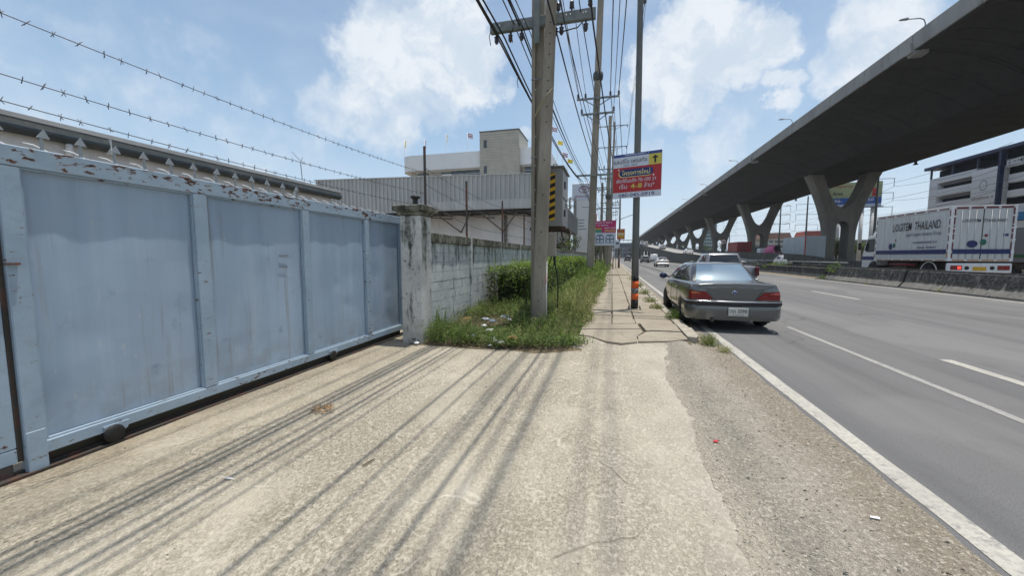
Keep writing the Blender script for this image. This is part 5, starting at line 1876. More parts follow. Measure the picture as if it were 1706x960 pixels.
def far_signs():
    # second lamp post
    t = thing('lamp_post', 'thin far lamp post with a rusty foot, left of the pavement kerb', 'lamp post', (.80, 49, .1))
    m = MB(); m.lathe([(.12, 0), (.10, 6), (.07, 10.8)], n=10); m.build('pole', MAT['lamp_pole'], t)
    m = MB(); m.lathe([(.125, .0), (.123, 1.6)], n=10); m.build('rust_band', MAT['rusty'], t)
    m = MB(); m.tube([(0, 0, 5.9), (1.6, 0, 6.5), (1.9, 0, 6.55)], .04, 6); m.build('arm', MAT['lamp_pole'], t)
    t = thing('advertising_sign', 'small red and yellow sign on the thin far lamp post', 'sign', (.95, 48.7, 4.22))
    m = MB(); m.box(-.46, .46, 0, .05, -.62, .62); m.build('board', MAT['sign_red'], t)
    m = MB(); m.box(-.40, .42, -.012, -.004, -.38, .22); m.build('yellow_field', MAT['yellow'], t)
    m = MB(); print_row(m, 0, .0, .70, .34, 11, -.02); m.build('print', MAT['white'], t)
    m = MB(); print_row(m, 0, .42, .60, .17, 12, -.02); print_row(m, 0, -.5, .55, .12, 13, -.02); m.build('print', MAT['sign_yellow'], t)
    # pink house billboard
    t = thing('signboard', 'magenta and white signboard with printed houses in front of the thick pole', 'sign', (-.85, 44.6, 2.75))
    m = MB(); m.box(-1.25, 1.2, 0, .08, 0, 2.75); m.build('board', MAT['signback'], t)
    def patch(x0, x1, z0, z1, mat, nm, d=.006):
        m = MB(); m.add([(x0, -d, z0), (x1, -d, z0), (x1, -d, z1), (x0, -d, z1)], [(0, 1, 2, 3)]); return m.build(nm, MAT[mat], t)
    patch(-1.25, 1.2, 1.42, 2.75, 'pink', 'magenta_field'); patch(-1.25, 1.2, 0, 1.42, 'sign_white', 'white_field')
    patch(-1.25, -.35, 1.42, 1.78, 'green', 'green_field', .009); patch(-1.25, -.35, 1.80, 1.95, 'yellow', 'yellow_stripe', .009)
    # printed houses
    for cx in (-.55, .55):
        m = MB(); m.add([(cx + x, -.012, z) for x, z in ((-.46, .28), (.46, .28), (.46, .95), (.3, 1.22), (-.3, 1.22), (-.46, .95))], [tuple(range(6))]); h = m.build('printed_house', MAT['photo_blue'], t)
        m = MB()
        for x0, z0 in ((-.36, .78), (.06, .78), (-.36, .36), (.08, .36)): m.add([(cx + x, -.016, z) for x, z in ((x0, z0), (x0 + .3, z0), (x0 + .3, z0 + .26), (x0, z0 + .26))], [(0, 1, 2, 3)])
        m.build('printed_window', MAT['sign_white'], h)
    m = MB(); print_row(m, -.1, 2.53, 1.8, .17, 21, -.016); print_row(m, -.2, 2.24, 1.35, .13, 22, -.016); print_row(m, .5, 1.93, 1.15, .15, 23, -.016); m.build('print', MAT['sign_white'], t)
    m = MB(); print_row(m, .5, 1.62, 1.1, .24, 24, -.016); m.build('print', MAT['sign_yellow'], t)
    m = MB(); m.box(-1.22, -.92, -.004, .06, 2.75, 3.55); m.build('red_flap', MAT['sign_red'], t)
    for x in (-1.0, .95):
        m = MB(); m.box(x - .05, x + .05, .08, .16, -2.75, 2.7); m.build('post', MAT['darksteel'], t)
    t = thing('notice_sign', 'small pale notice sign under the red and yellow sign', 'sign', (.42, 47, 2.5))
    m = MB(); m.cbox(-.35, .4, 0, .05, 0, .85, .01); m.build('board', MAT['sign_white'], t)
    m = MB(); m.box(-.28, .3, -.01, -.004, .45, .7); m.build('blue_field', MAT['photo_blue'], t)
    m = MB(); m.box(-.03, .03, .05, .11, -2.4, .8); m.build('post', MAT['rusty'], t)


far_signs()
# ================================================================== vehicles
def body_loft(stations, mats, name, parent, sub=2, wells=(), crease_top=True):
    """closed body shell lofted through cross sections (y, half width, z bottom, z top, shoulder drop)"""
    bm = bmesh.new()
    rings = []
    for (y, w, zb, zt, sh) in stations:
        half = [(0, zb), (w * .88, zb), (w * .985, zb + .13), (w, zb + (zt - zb) * .48), (w * .985, zt - sh), (w * .90, zt - .012), (w * .45, zt + .012), (0, zt + .018)]
        ring = [bm.verts.new((x, y, z)) for x, z in half]
        ring += [bm.verts.new((-x, y, z)) for x, z in reversed(half[1:-1])]
        rings.append(ring)
    n = len(rings[0])
    for a, b in zip(rings, rings[1:]):
        for i in range(n):
            bm.faces.new((a[i], a[(i + 1) % n], b[(i + 1) % n], b[i]))
    bm.faces.new(rings[0]); bm.faces.new(list(reversed(rings[-1])))
    cl = bm.edges.layers.float.get('crease_edge') or bm.edges.layers.float.new('crease_edge')
    for e in bm.edges:
        ys = {round(v.co.y, 3) for v in e.verts}
        if len(ys) == 1 and (round(rings[0][0].co.y, 3) in ys or round(rings[-1][0].co.y, 3) in ys):
            e[cl] = .55
        idx = sorted(min(r.index(v) for r in rings if v in r) for v in e.verts)
        if len(ys) == 2 and idx[0] == idx[1] and idx[0] in (5, 9) :
            e[cl] = .35
    me = bpy.data.meshes.new(name)
    bmesh.ops.recalc_face_normals(bm, faces=bm.faces[:])
    bm.to_mesh(me); bm.free()
    for m_ in mats: me.materials.append(m_)
    for p in me.polygons: p.use_smooth = True
    o = bpy.data.objects.new(name, me); COL.objects.link(o)
    if sub:
        md = o.modifiers.new('sub', 'SUBSURF'); md.levels = sub; md.render_levels = sub
    cutters = []
    for (y, z, r) in wells:
        cm = MB(); cm.lathe([(r, -2), (r, 2)], (0, y, z), 28, 'x')
        c = cm.build('cutter', mats[0]); cutters.append(c)
        md = o.modifiers.new('cut', 'BOOLEAN'); md.operation = 'DIFFERENCE'; md.object = c; md.solver = 'EXACT'
    bake(o)
    for c in cutters:
        d = c.data; bpy.data.objects.remove(c); bpy.data.meshes.remove(d)
    o.parent = parent
    return o


def bvh_of(o):
    return BVHTree.FromPolygons([v.co.copy() for v in o.data.vertices], [list(p.vertices) for p in o.data.polygons])


def projected(bvh, fn, nu, nv, direction, off, name, mat, parent, mb=None):
    """patch fn(u,v)->point pushed along direction onto the body, lifted off by off"""
    m = mb or MB()
    d = Vector(direction).normalized()
    def f(u, v):
        p = Vector(fn(u, v))
        dd = d
        h = bvh.ray_cast(p - dd * 1.0, dd, 3.0)
        if h[0] is None:
            return p
        return h[0] + h[1] * off
    m.grid(f, nu, nv)
    if mb is None:
        return m.build(name, mat, parent)


_WHEEL = {}


def wheel(parent, x, y, r=.31, w=.19, side=1, spokes=7, rim='rim'):
    key = (r, w, side, spokes, rim)
    if key not in _WHEEL:
        m = MB(); m.lathe([(r * .62, -w / 2), (r * .93, -w / 2), (r, -w * .34), (r, w * .34), (r * .93, w / 2), (r * .62, w / 2)], (0, 0, 0), 24, 'x'); ty = m.mesh('tyre', MAT['rubber'])
        m = MB()
        s = side
        m.lathe([(r * .64, s * w * .46), (r * .60, s * w * .46), (r * .56, s * w * .25), (.02, s * w * .15)], (0, 0, 0), 24, 'x')
        for i in range(spokes):
            a = 2 * pi * i / spokes
            m.bar((s * w * .30, .04 * cos(a), .04 * sin(a)), (s * w * .40, r * .60 * cos(a), r * .60 * sin(a)), .05, .03, up=(1, 0, 0))
        m.lathe([(.05, s * w * .2), (.05, s * w * .44), (.0001, s * w * .45)], (0, 0, 0), 12, 'x')
        _WHEEL[key] = (ty, m.mesh('rim', MAT[rim]))
    ty, rm = _WHEEL[key]
    o = bpy.data.objects.new('wheel', ty); COL.objects.link(o); o.parent = parent; o.location = (x, y, r)
    q = bpy.data.objects.new('rim', rm); COL.objects.link(q); q.parent = o
    return o


def cabin_fn(base, top, bulge=.04):
    """base/top: (half width rear, half width front, y rear, y front, z) ; returns F(s, v), s in 0..4 round the cabin starting on the rear"""
    def corner(q, k):
        wr, wf, yr, yf, z = q
        return [Vector((-wr, yr, z)), Vector((wr, yr, z)), Vector((wf, yf, z)), Vector((-wf, yf, z))][k % 4]
    def outline(q, s):
        k = int(s) % 4; u = s - int(s)
        a, b = corner(q, k), corner(q, k + 1)
        p = a.lerp(b, u)
        out = {0: Vector((0, -1, 0)), 1: Vector((1, 0, 0)), 2: Vector((0, 1, 0)), 3: Vector((-1, 0, 0))}[k]
        amt = {0: .07, 1: .035, 2: .10, 3: .035}[k]
        return p + out * amt * (1 - (2 * u - 1) ** 2)
    def F(s, v):
        p = outline(base, s).lerp(outline(top, s), v)
        k = int(s) % 4
        out = {0: Vector((0, -.7, .7)), 1: Vector((1, 0, .15)), 2: Vector((0, .6, .8)), 3: Vector((-1, 0, .15))}[k]
        u = s - int(s)
        e = min(1.0, min(u, 1 - u) * 12)
        return p + out.normalized() * bulge * (4 * v * (1 - v)) * (.4 + .6 * e)
    return F


def cabin(parent, F, paint_m, glass, rear_glass, crown=.05, panes=(), name='cabin'):
    m = MB()
    ss = []
    for k in range(4):
        ss += [k + u for u in (0, .03, .08, .2, .35, .5, .65, .8, .92, .97)]
    nv = 8
    n = len(ss)
    vs_ = [F(s, j / nv) for j in range(nv + 1) for s in ss]
    fs = [(j * n + i, j * n + (i + 1) % n, (j + 1) * n + (i + 1) % n, (j + 1) * n + i) for j in range(nv) for i in range(n)]
    # roof: shrink the top ring inwards in steps
    c = sum((F(s, 1) for s in ss), Vector()) / n
    base = nv * n
    for r_, lift in ((.9, .35), (.65, .75), (.35, .95)):
        o = len(vs_)
        for s in ss:
            p = F(s, 1); q = c.lerp(p, r_); q.z = p.z + crown * lift; vs_.append(q)
        fs += [(base + i, base + (i + 1) % n, o + (i + 1) % n, o + i) for i in range(n)]
        base = o
    fs.append(tuple(base + i for i in range(n)))
    m.add(vs_, fs, 0, True)
    cb = m.build(name, paint_m, parent)
    for (nm, s0, s1, v0, v1, mat, skew) in panes:
        g_ = MB()
        def fn(u, v):
            vv = v0 + (v1 - v0) * v
            s = s0 + (s1 - s0) * u
            s += skew * (v - .5) * (1 if u > .5 else 1) * (abs(u - .5) * 2) * (1 if u > .5 else -1)
            e = 1e-3
            p = F(s, vv); du = F(s + e, vv) - p; dv = F(s, min(1, vv + e)) - F(s, vv - e)
            nrm = du.cross(dv).normalized()
            cen = Vector((0, p.y, p.z - .4))
            if nrm.dot(p - cen) < 0: nrm = -nrm
            return p + nrm * .006
        g_.grid(fn, 10, 6)
        g_.build(nm, mat, cb)
    return cb


def wrap_strip(m, path, z0, z1, bulge, n=4):
    """strip with rounded section along a path of (x, y) points, bulging outwards"""
    pts = [Vector((p[0], p[1], 0)) for p in path]
    vs_, fs = [], []
    cen = Vector((0, 1.4, 0))
    for i, p in enumerate(pts):
        d = (pts[min(i + 1, len(pts) - 1)] - pts[max(i - 1, 0)]).normalized()
        nrm = Vector((d.y, -d.x, 0))
        if nrm.dot(p - cen) < 0: nrm = -nrm
        for j in range(n + 1):
            v = j / n
            q = p + nrm * bulge * (1 - (2 * v - 1) ** 4)
            vs_.append((q.x, q.y, z0 + (z1 - z0) * v))
    k = n + 1
    for i in range(len(pts) - 1):
        for j in range(n):
            a = i * k + j
            fs.append((a, a + k, a + k + 1, a + 1))
    m.add(vs_, fs, 0, True)


def rear_path(w, y_side, y_rear=.02, r=.22, n=6):
    p = [(-w, y_side), (-w, y_rear + r + .1)]
    for i in range(n + 1):
        a = pi + i / n * pi / 2
        p.append((-w + r + r * cos(a), y_rear + .05 + r + r * sin(a)))
    mid = [(-w + r + (2 * w - 2 * r) * i / 6, y_rear + .05 * abs(i / 3 - 1) ** 2) for i in range(1, 6)]
    q = [(-x, y) for x, y in reversed(p)]
    return p + mid + q


def sedan(loc, rz, paint_m, label, hero=False, group=None, L=4.55, W=.875, name='parked_car', plate=True, lights=True, roof=1.40):
    t = thing(name, label, 'car', loc, rz, group)
    k = L / 4.55
    S = [(.07, W * .93, .30, .97, .10), (.20, W * .985, .26, .995, .10), (.75, W * 1.0, .24, 1.00, .10), (1.5, W * 1.0, .22, .985, .09), (2.6, W * 1.0, .22, .955, .09), (3.35, W * .99, .23, .93, .10), (4.1, W * .95, .25, .80, .12), (4.48, W * .80, .30, .64, .14)]
    S = [(y * k, w, a, b, c) for y, w, a, b, c in S]
    wy = (.93 * k, 3.62 * k)
    body = body_loft(S, [paint_m], 'body', t, 2 if hero else 1, [(y, .30, .355) for y in wy])
    m = MB(); m.box(-W * .86, W * .86, .25 * k, 4.3 * k, .20, .55); m.build('underbody', MAT['plastic'], t)
    F = cabin_fn((W * .78, W * .86, .86 * k, 3.45 * k, .955), (W * .60, W * .60, 1.50 * k, 2.62 * k, roof - .035), .045)
    gl = MAT['carglass']
    panes = [('rear_window', .07, .93, .09, .93, MAT['rearglass'] if hero else gl, 0), ('windscreen', 2.06, 2.94, .06, .92, gl, 0)]
    # doors panes on both sides: rear quarter of each side is pillar
    for a, b in ((1.20, 1.52), (1.55, 1.90)):
        panes.append(('side_window', a, b, .10, .88, gl, 0))
    for a, b in ((3.10, 3.45), (3.48, 3.80)):
        panes.append(('side_window', a, b, .10, .88, gl, 0))
    cabin(t, F, paint_m, gl, gl, .035, panes)
    for y in wy:
        for s in (-1, 1):
            wheel(t, s * (W - .105), y, .305, .19, s)
    if hero:
        bvh = bvh_of(body)
        # bumper, rub strip, chrome
        pth = rear_path(W * 1.0, .56, -.015, .25)
        m = MB(); wrap_strip(m, pth, .235, .575, .035, 6); bp = m.build('rear_bumper', paint_m, t)
        pth2 = rear_path(W * 1.025, .60, -.055, .25)
        m = MB(); wrap_strip(m, pth2, .535, .605, .015, 4); m.build('rub_strip', MAT['plastic'], bp)
        pth3 = rear_path(W * 1.028, .60, -.060, .25)
        m = MB(); wrap_strip(m, pth3, .606, .632, .012, 3); m.build('chrome_strip', MAT['chrome'], bp)
        m = MB(); m.grid(lambda u, v: Vector((-W * 1.0 + u * 2 * W, -.05 + .20 * v + .05 * abs(2 * u - 1) ** 3, .632 - .008 * v)), 12, 2); m.build('bumper_ledge', paint_m, bp)
        # tail lamps wrapping the corners
        for s in (-1, 1):
            def lamp(u, v, s=s, a=0.0, b=1.0):
                vv = a + (b - a) * v
                xi = .40 + .10 * (1 - vv) * -1 + .0
                x_in = .395 + .135 * vv          # inner edge leans outwards going up
                x_out = .93
                x = x_in + (x_out - x_in) * u
                return (s * x, -.6, .655 + .18 * vv - .03 * (1 - u) * (vv) )
            dirv = (-s * .55, 1.0, 0)
            def shifted(fn, s=s):
                def g_(u, v):
                    p = Vector(fn(u, v)); ux = u
                    # aim sideways only near the corner
                    return p
                return g_
            m = MB()
            def f(u, v, s=s):
                p = Vector(lamp(u, v))
                dd = Vector((-s * (.0 if u < .5 else (u - .5) * 2.4), 1.0, 0)).normalized()
                tgt = Vector((p.x if u < .5 else s * (.655 + (u - .5) * .30), .15, p.z))
                h = bvh.ray_cast(tgt - dd * 1.2, dd, 3.0)
                return (h[0] + h[1] * .014) if h[0] is not None else p
            m.grid(f, 12, 6)
            tl = m.build('tail_lamp', MAT['red_lens'], t)
            m = MB()
            def f2(u, v, s=s):
                q = f(.34 + u * .50, .64 + v * .26)
                return q + (q - Vector((0, 1.2, q.z))).normalized() * .006
            m.grid(f2, 8, 3)
            m.build('turn_lens', mk('amber lamp lens', (.42, .12, .04), .2, coat=.3) if s < 0 else mk('pink lamp lens', (.50, .10, .09), .2, coat=.5), tl)
            m = MB()
            def f3(u, v, s=s):
                q = f(.02 + u * .96, .40 + v * .04)
                return q + (q - Vector((0, 1.2, q.z))).normalized() * .007
            m.grid(f3, 10, 1)
            m.build('lens_bar', mk('dark lens bar', (.16, .012, .014), .3), tl)
        # boot lid shut line, lip and emblem
        m = MB(); m.grid(lambda u, v: (lambda h: h[0] + h[1] * .010 if h[0] is not None else Vector((0, 0, 1)))(bvh.ray_cast(Vector(((-.70 + 1.40 * u), -1, .915 + .02 * v + .02 * (1 - (2 * u - 1) ** 2))), Vector((0, 1, 0)), 3)), 16, 1); m.build('boot_crease', paint_m, t)
        m = MB()
        for s in (-1, 1):
            pp = []
            for i in range(9):
                z = .64 + i * .038
                h = bvh.ray_cast(Vector((s * (.385 + .14 * max(0, (z - .655) / .215 if z < .87 else 1) + (.13 if z > .88 else 0)), -1, z)), Vector((0, 1, 0)), 3)
                if h[0] is not None: pp.append(h[0] + h[1] * .002)
            if len(pp) > 2: m.tube(pp, .004, 4)
        m.build('boot_seam', MAT['black'], t)
        h = bvh.ray_cast(Vector((0, -1, .79)), Vector((0, 1, 0)), 3)
        eb = MB(); ey = h[0].y
        eb.lathe([(.0001, ey - .014), (.046, ey - .014), (.05, ey - .002)], (0, 0, .79), 16, 'y'); e = eb.build('emblem', MAT['chrome'], t)
        eb = MB(); eb.lathe([(.0001, ey - .0165), (.037, ey - .0165), (.037, ey - .012)], (0, 0, .79), 14, 'y'); eb.build('emblem_field', MAT['navy'], e)
        # a rearing figure as two pale curved bars
        eb = MB(); eb.tube([(-.012, ey - .018, .765), (-.004, ey - .019, .785), (.010, ey - .019, .80), (.004, ey - .019, .815)], .005, 5); eb.tube([(.006, ey - .019, .795), (.02, ey - .019, .79)], .004, 5); eb.tube([(.0, ey - .019, .78), (.014, ey - .019, .768)], .004, 5); eb.build('emblem_mark', MAT['chrome'], e)
        # badges under the lamps
        m = MB(); lettering(m, 'PEUGEOT', -.47, .643, -.075, width=.24, height=.022, depth=.004); lettering(m, '406', .50, .643, -.075, width=.09, height=.022, depth=.004); m.build('badge', MAT['chrome'], t)
        # plate
        m = MB(); m.cbox(-.18, .18, -.094, -.078, .335, .50, .005); pl = m.build('number_plate', MAT['plate'], t, loc=(.04, 0, 0))
        m = MB(); lettering(m, 'ภถ 3098', 0, .435, -.0955, width=.30, height=.085, bold=.004, depth=.002); m.build('lettering', MAT['ink'], pl)
        m = MB(); lettering(m, 'กรุงเทพมหานคร', 0, .362, -.0955, width=.22, height=.024, depth=.002); m.build('lettering', MAT['ink'], pl)
        m = MB()
        for (x0, x1, z0, z1) in ((-.172, .172, .345, .349), (-.172, .172, .486, .490), (-.172, -.168, .349, .486), (.168, .172, .349, .486)): m.box(x0, x1, -.096, -.0945, z0, z1)
        m.build('plate_border', MAT['ink'], pl)
        # exhaust, tow flap, mud flaps, mirrors, door seams, handles
        m = MB(); m.lathe([(.035, -.06), (.035, .25)], (-.42, 0, .235), 10, 'y'); m.lathe([(.028, -.062), (.028, .1)], (-.42, 0, .235), 10, 'y'); m.build('exhaust', MAT['darksteel'], t)
        for s in (-1, 1):
            m = MB(); m.box(s * (W - .10) - .08, s * (W - .10) + .08, .60, .615, .12, .32); m.build('mud_flap', MAT['rubber'], t)
            m = MB(); m.lathe([(.0001, -.05), (.06, -.045), (.085, .0), (.08, .06), (.04, .10), (.0001, .11)], (s * (W + .12), 3.02, 1.0), 12, 'y'); mm = m.build('door_mirror', MAT['sign_blue'] if False else mk('dark blue mirror shell', (.02, .035, .09), .3), t)
            mm.scale = (1.25, 1, 1); mm.location = (-s * .25 * (W + .12), 0, 0)
            m = MB(); m.bar((s * (W - .06), 3.03, .96), (s * (W + .06), 3.02, .99), .05, .03); m.build('mirror_arm', MAT['plastic'], t)
            # door seams by projection from the side
            m = MB()
            for y in (1.48, 2.42):
                pp = []
                for i in range(8):
                    z = .30 + i * .085
                    yy = y + (-.10 * max(0, (.62 - z)) if y < 2 else 0)
                    h = bvh.ray_cast(Vector((s * 2, yy, z)), Vector((-s, 0, 0)), 3)
                    if h[0] is not None: pp.append(h[0] + h[1] * .001)
                if len(pp) > 2: m.tube(pp, .004, 4)
            m.build('door_seam', MAT['black'], t)
            for y in (1.62, 2.56):
                h = bvh.ray_cast(Vector((s * 2, y, .80)), Vector((-s, 0, 0)), 3)
                if h[0] is not None:
                    m = MB(); q = h[0]; m.cbox(q.x - .012 if s > 0 else q.x - .016, q.x + .016 if s > 0 else q.x + .012, y - .09, y + .09, .785, .82, .006); m.build('door_handle', paint_m, t)
        # window trim on the cabin
        m = MB()
        for s0, s1, v0, v1 in ((.055, .945, .065, .085), (.055, .945, .935, .955)):
            m.grid(lambda u, v: F(s0 + (s1 - s0) * u, v0 + (v1 - v0) * v) + Vector((0, -.006, .006)), 12, 1)
        m.build('window_trim', MAT['plastic'], t)
        # seats behind the glass are hidden by its tint
    else:
        for s in (-1, 1):
            m = MB(); m.cbox(s * (W - .16) - .17, s * (W - .16) + .13, .02, .2, .66, .84, .02); m.build('tail_lamp', MAT['red_lens'], t)
        m = MB(); m.cbox(-W * .96, W * .96, -.03, .3, .28, .58, .04); m.build('rear_bumper', paint_m, t)
        m = MB(); m.cbox(-W * .90, W * .90, -.045, .1, .24, .33, .02); m.build('lower_trim', MAT['plastic'], t)
        m = MB(); m.box(-.2, .2, -.052, -.046, .40, .52); m.build('number_plate', MAT['plate'], t)
    return t


grey_car = paint('gunmetal grey car paint', (.118, .121, .118), .5, .24)
sedan((2.425, 8.60, .012), radians(.3), grey_car, 'grey saloon car parked at the kerb, seen from behind', True)


def suv(loc, paint_m, label, name='car', van=False, W=.90, H=1.72, L=4.5, glass_rear=True, cat='car'):
    t = thing(name, label, cat, loc)
    S = [(.05, W * .96, .32, 1.02, .08), (.2, W, .28, 1.04, .08), (1.2, W, .26, 1.03, .08), (2.8, W, .26, 1.0, .09), (3.4, W * .99, .28, .98, .10), (4.15, W * .95, .3, .86, .12), (4.45, W * .84, .34, .72, .14)]
    S = [(y * L / 4.5, w, a, b, c) for y, w, a, b, c in S]
    body_loft(S, [paint_m], 'body', t, 1, [(.85, .34, .39), (3.55 * L / 4.5, .34, .39)])
    m = MB(); m.box(-W * .85, W * .85, .2, 4.1, .24, .6); m.build('underbody', MAT['plastic'], t)
    F = cabin_fn((W * .92, W * .88, .08, 3.6 * L / 4.5, .99), (W * .76, W * .74, .34, (2.5 if not van else 2.9) * L / 4.5, H - .05), .04)
    gl = MAT['carglass']
    panes = [('rear_window', .12, .88, .22, .86, gl, 0)] if glass_rear else []
    if not van:
        for a, b in ((1.08, 1.32), (1.35, 1.6), (1.63, 1.9)): panes.append(('side_window', a, b, .1, .85, gl, 0))
        for a, b in ((3.1, 3.37), (3.4, 3.65), (3.68, 3.92)): panes.append(('side_window', a, b, .1, .85, gl, 0))
    cabin(t, F, paint_m, gl, gl, .04, panes)
    for y in (.85, 3.55 * L / 4.5):
        for s in (-1, 1): wheel(t, s * (W - .12), y, .34, .2, s, 5)
    for s in (-1, 1):
        m = MB(); m.cbox(s * (W - .11) - .09, s * (W - .11) + .09, .0, .2, .8, 1.1, .02); m.build('tail_lamp', MAT['red_lens'], t)
    m = MB(); m.cbox(-W * .97, W * .97, -.05, .3, .32, .62, .04); m.build('rear_bumper', MAT['plastic'], t)
    m = MB(); m.box(-.22, .22, -.06, -.052, .66, .78); m.build('number_plate', MAT['plate'], t)
    return t


def pickup():
    wp = paint('silver pickup paint', (.22, .225, .24), .4, .3)
    t = thing('pickup_truck', 'silver pickup truck with dark rear window just ahead of the parked grey car', 'pickup truck', (5.02, 18.0, .012))
    W = .90
    S = [(.04, W * .96, .45, 1.13, .05), (.15, W, .42, 1.15, .05), (1.5, W, .40, 1.15, .06), (1.75, W, .38, 1.12, .08), (3.3, W, .36, 1.10, .09), (4.0, W * .98, .38, 1.06, .1), (4.9, W * .94, .4, .95, .12), (5.15, W * .84, .45, .8, .14)]
    body_loft(S, [wp], 'body', t, 1, [(1.15, .37, .43), (4.2, .37, .43)])
    m = MB(); m.box(-W * .80, W * .80, .15, 1.55, 1.155, 1.163); m.build('bed_floor', MAT['plastic'], t)
    m = MB(); m.box(-W * .85, W * .85, .3, 4.8, .32, .7); m.build('underbody', MAT['plastic'], t)
    F = cabin_fn((W * .88, W * .86, 1.68, 4.1, 1.08), (W * .70, W * .70, 1.95, 3.2, 1.66), .035)
    gl = MAT['carglass']
    panes = [('rear_window', .07, .93, .10, .86, gl, 0), ('side_window', 1.1, 1.45, .1, .85, gl, 0), ('side_window', 1.48, 1.86, .1, .85, gl, 0), ('side_window', 3.14, 3.5, .1, .85, gl, 0), ('side_window', 3.53, 3.9, .1, .85, gl, 0)]
    cb = cabin(t, F, wp, gl, gl, .035, panes)
    m = MB(); m.cbox(-.16, .16, 2.0, 2.06, 1.63, 1.67, .006); m.build('brake_lamp', MAT['red_lens'], cb)
    for y in (1.15, 4.2):
        for s in (-1, 1): wheel(t, s * (W - .12), y, .37, .23, s, 6)
    for s in (-1, 1):
        m = MB(); m.cbox(s * (W - .07) - .07, s * (W - .07) + .07, -.01, .25, .72, 1.10, .02); m.build('tail_lamp', mk('dark pickup lens', (.09, .008, .012), .3), t)
        m = MB(); m.cbox(s * (W + .14) - .12, s * (W + .14) + .12, 3.55, 3.67, 1.10, 1.30, .03); m.build('door_mirror', MAT['plastic'], t)
    m = MB(); m.cbox(-W * .96, W * .96, -.10, .1, .45, .62, .03); m.build('rear_bumper', MAT['chrome'], t)


pickup()
sedan((7.05, 58.5, .01), 0, paint('warm silver car paint', (.46, .46, .44), .3), 'silver saloon car driving away in the middle lane', name='car', group='cars driving away on the road')
suv((7.35, 93, .01), paint('dark grey suv paint', (.16, .15, .145), .4), 'dark grey hatchback driving away behind the lamp post, left of the white van', 'car')
suv((10.4, 104, .01), paint('white van paint', (.70, .70, .70), 0), 'white van driving away in the far lane beside the ramp columns', 'van', True, .95, 2.1, 5.0, False, 'van')
suv((4.4, 118, .01), paint('black car paint', (.03, .03, .035), .3), 'dark car far away hidden mostly behind the lamp post', 'car')
# traffic on the ramp
wpaint = paint('plain white car paint', (.68, .68, .67), 0)
for x, y, f, l in ((17.6, 98, 'sedan', 'white saloon car on the ramp, nearest of the ramp traffic'), (16.6, 140, 'suv', 'white car on the ramp parapet, second of the ramp traffic'), (16.4, 205, 'suv', 'white vehicle high on the ramp, third of the ramp traffic'), (16.3, 232, 'suv', 'farthest white vehicle on the ramp under the elevated highway')):
    if f == 'sedan': o = sedan((x, y, RAMP_Z(y) + .02), 0, wpaint, l, name='car', group='cars on the ramp')
    else: o = suv((x, y, RAMP_Z(y) + .02), wpaint, l, 'car', y > 150, .95, 1.75 + .5 * (y > 150), 4.6); tag(o, group='cars on the ramp')


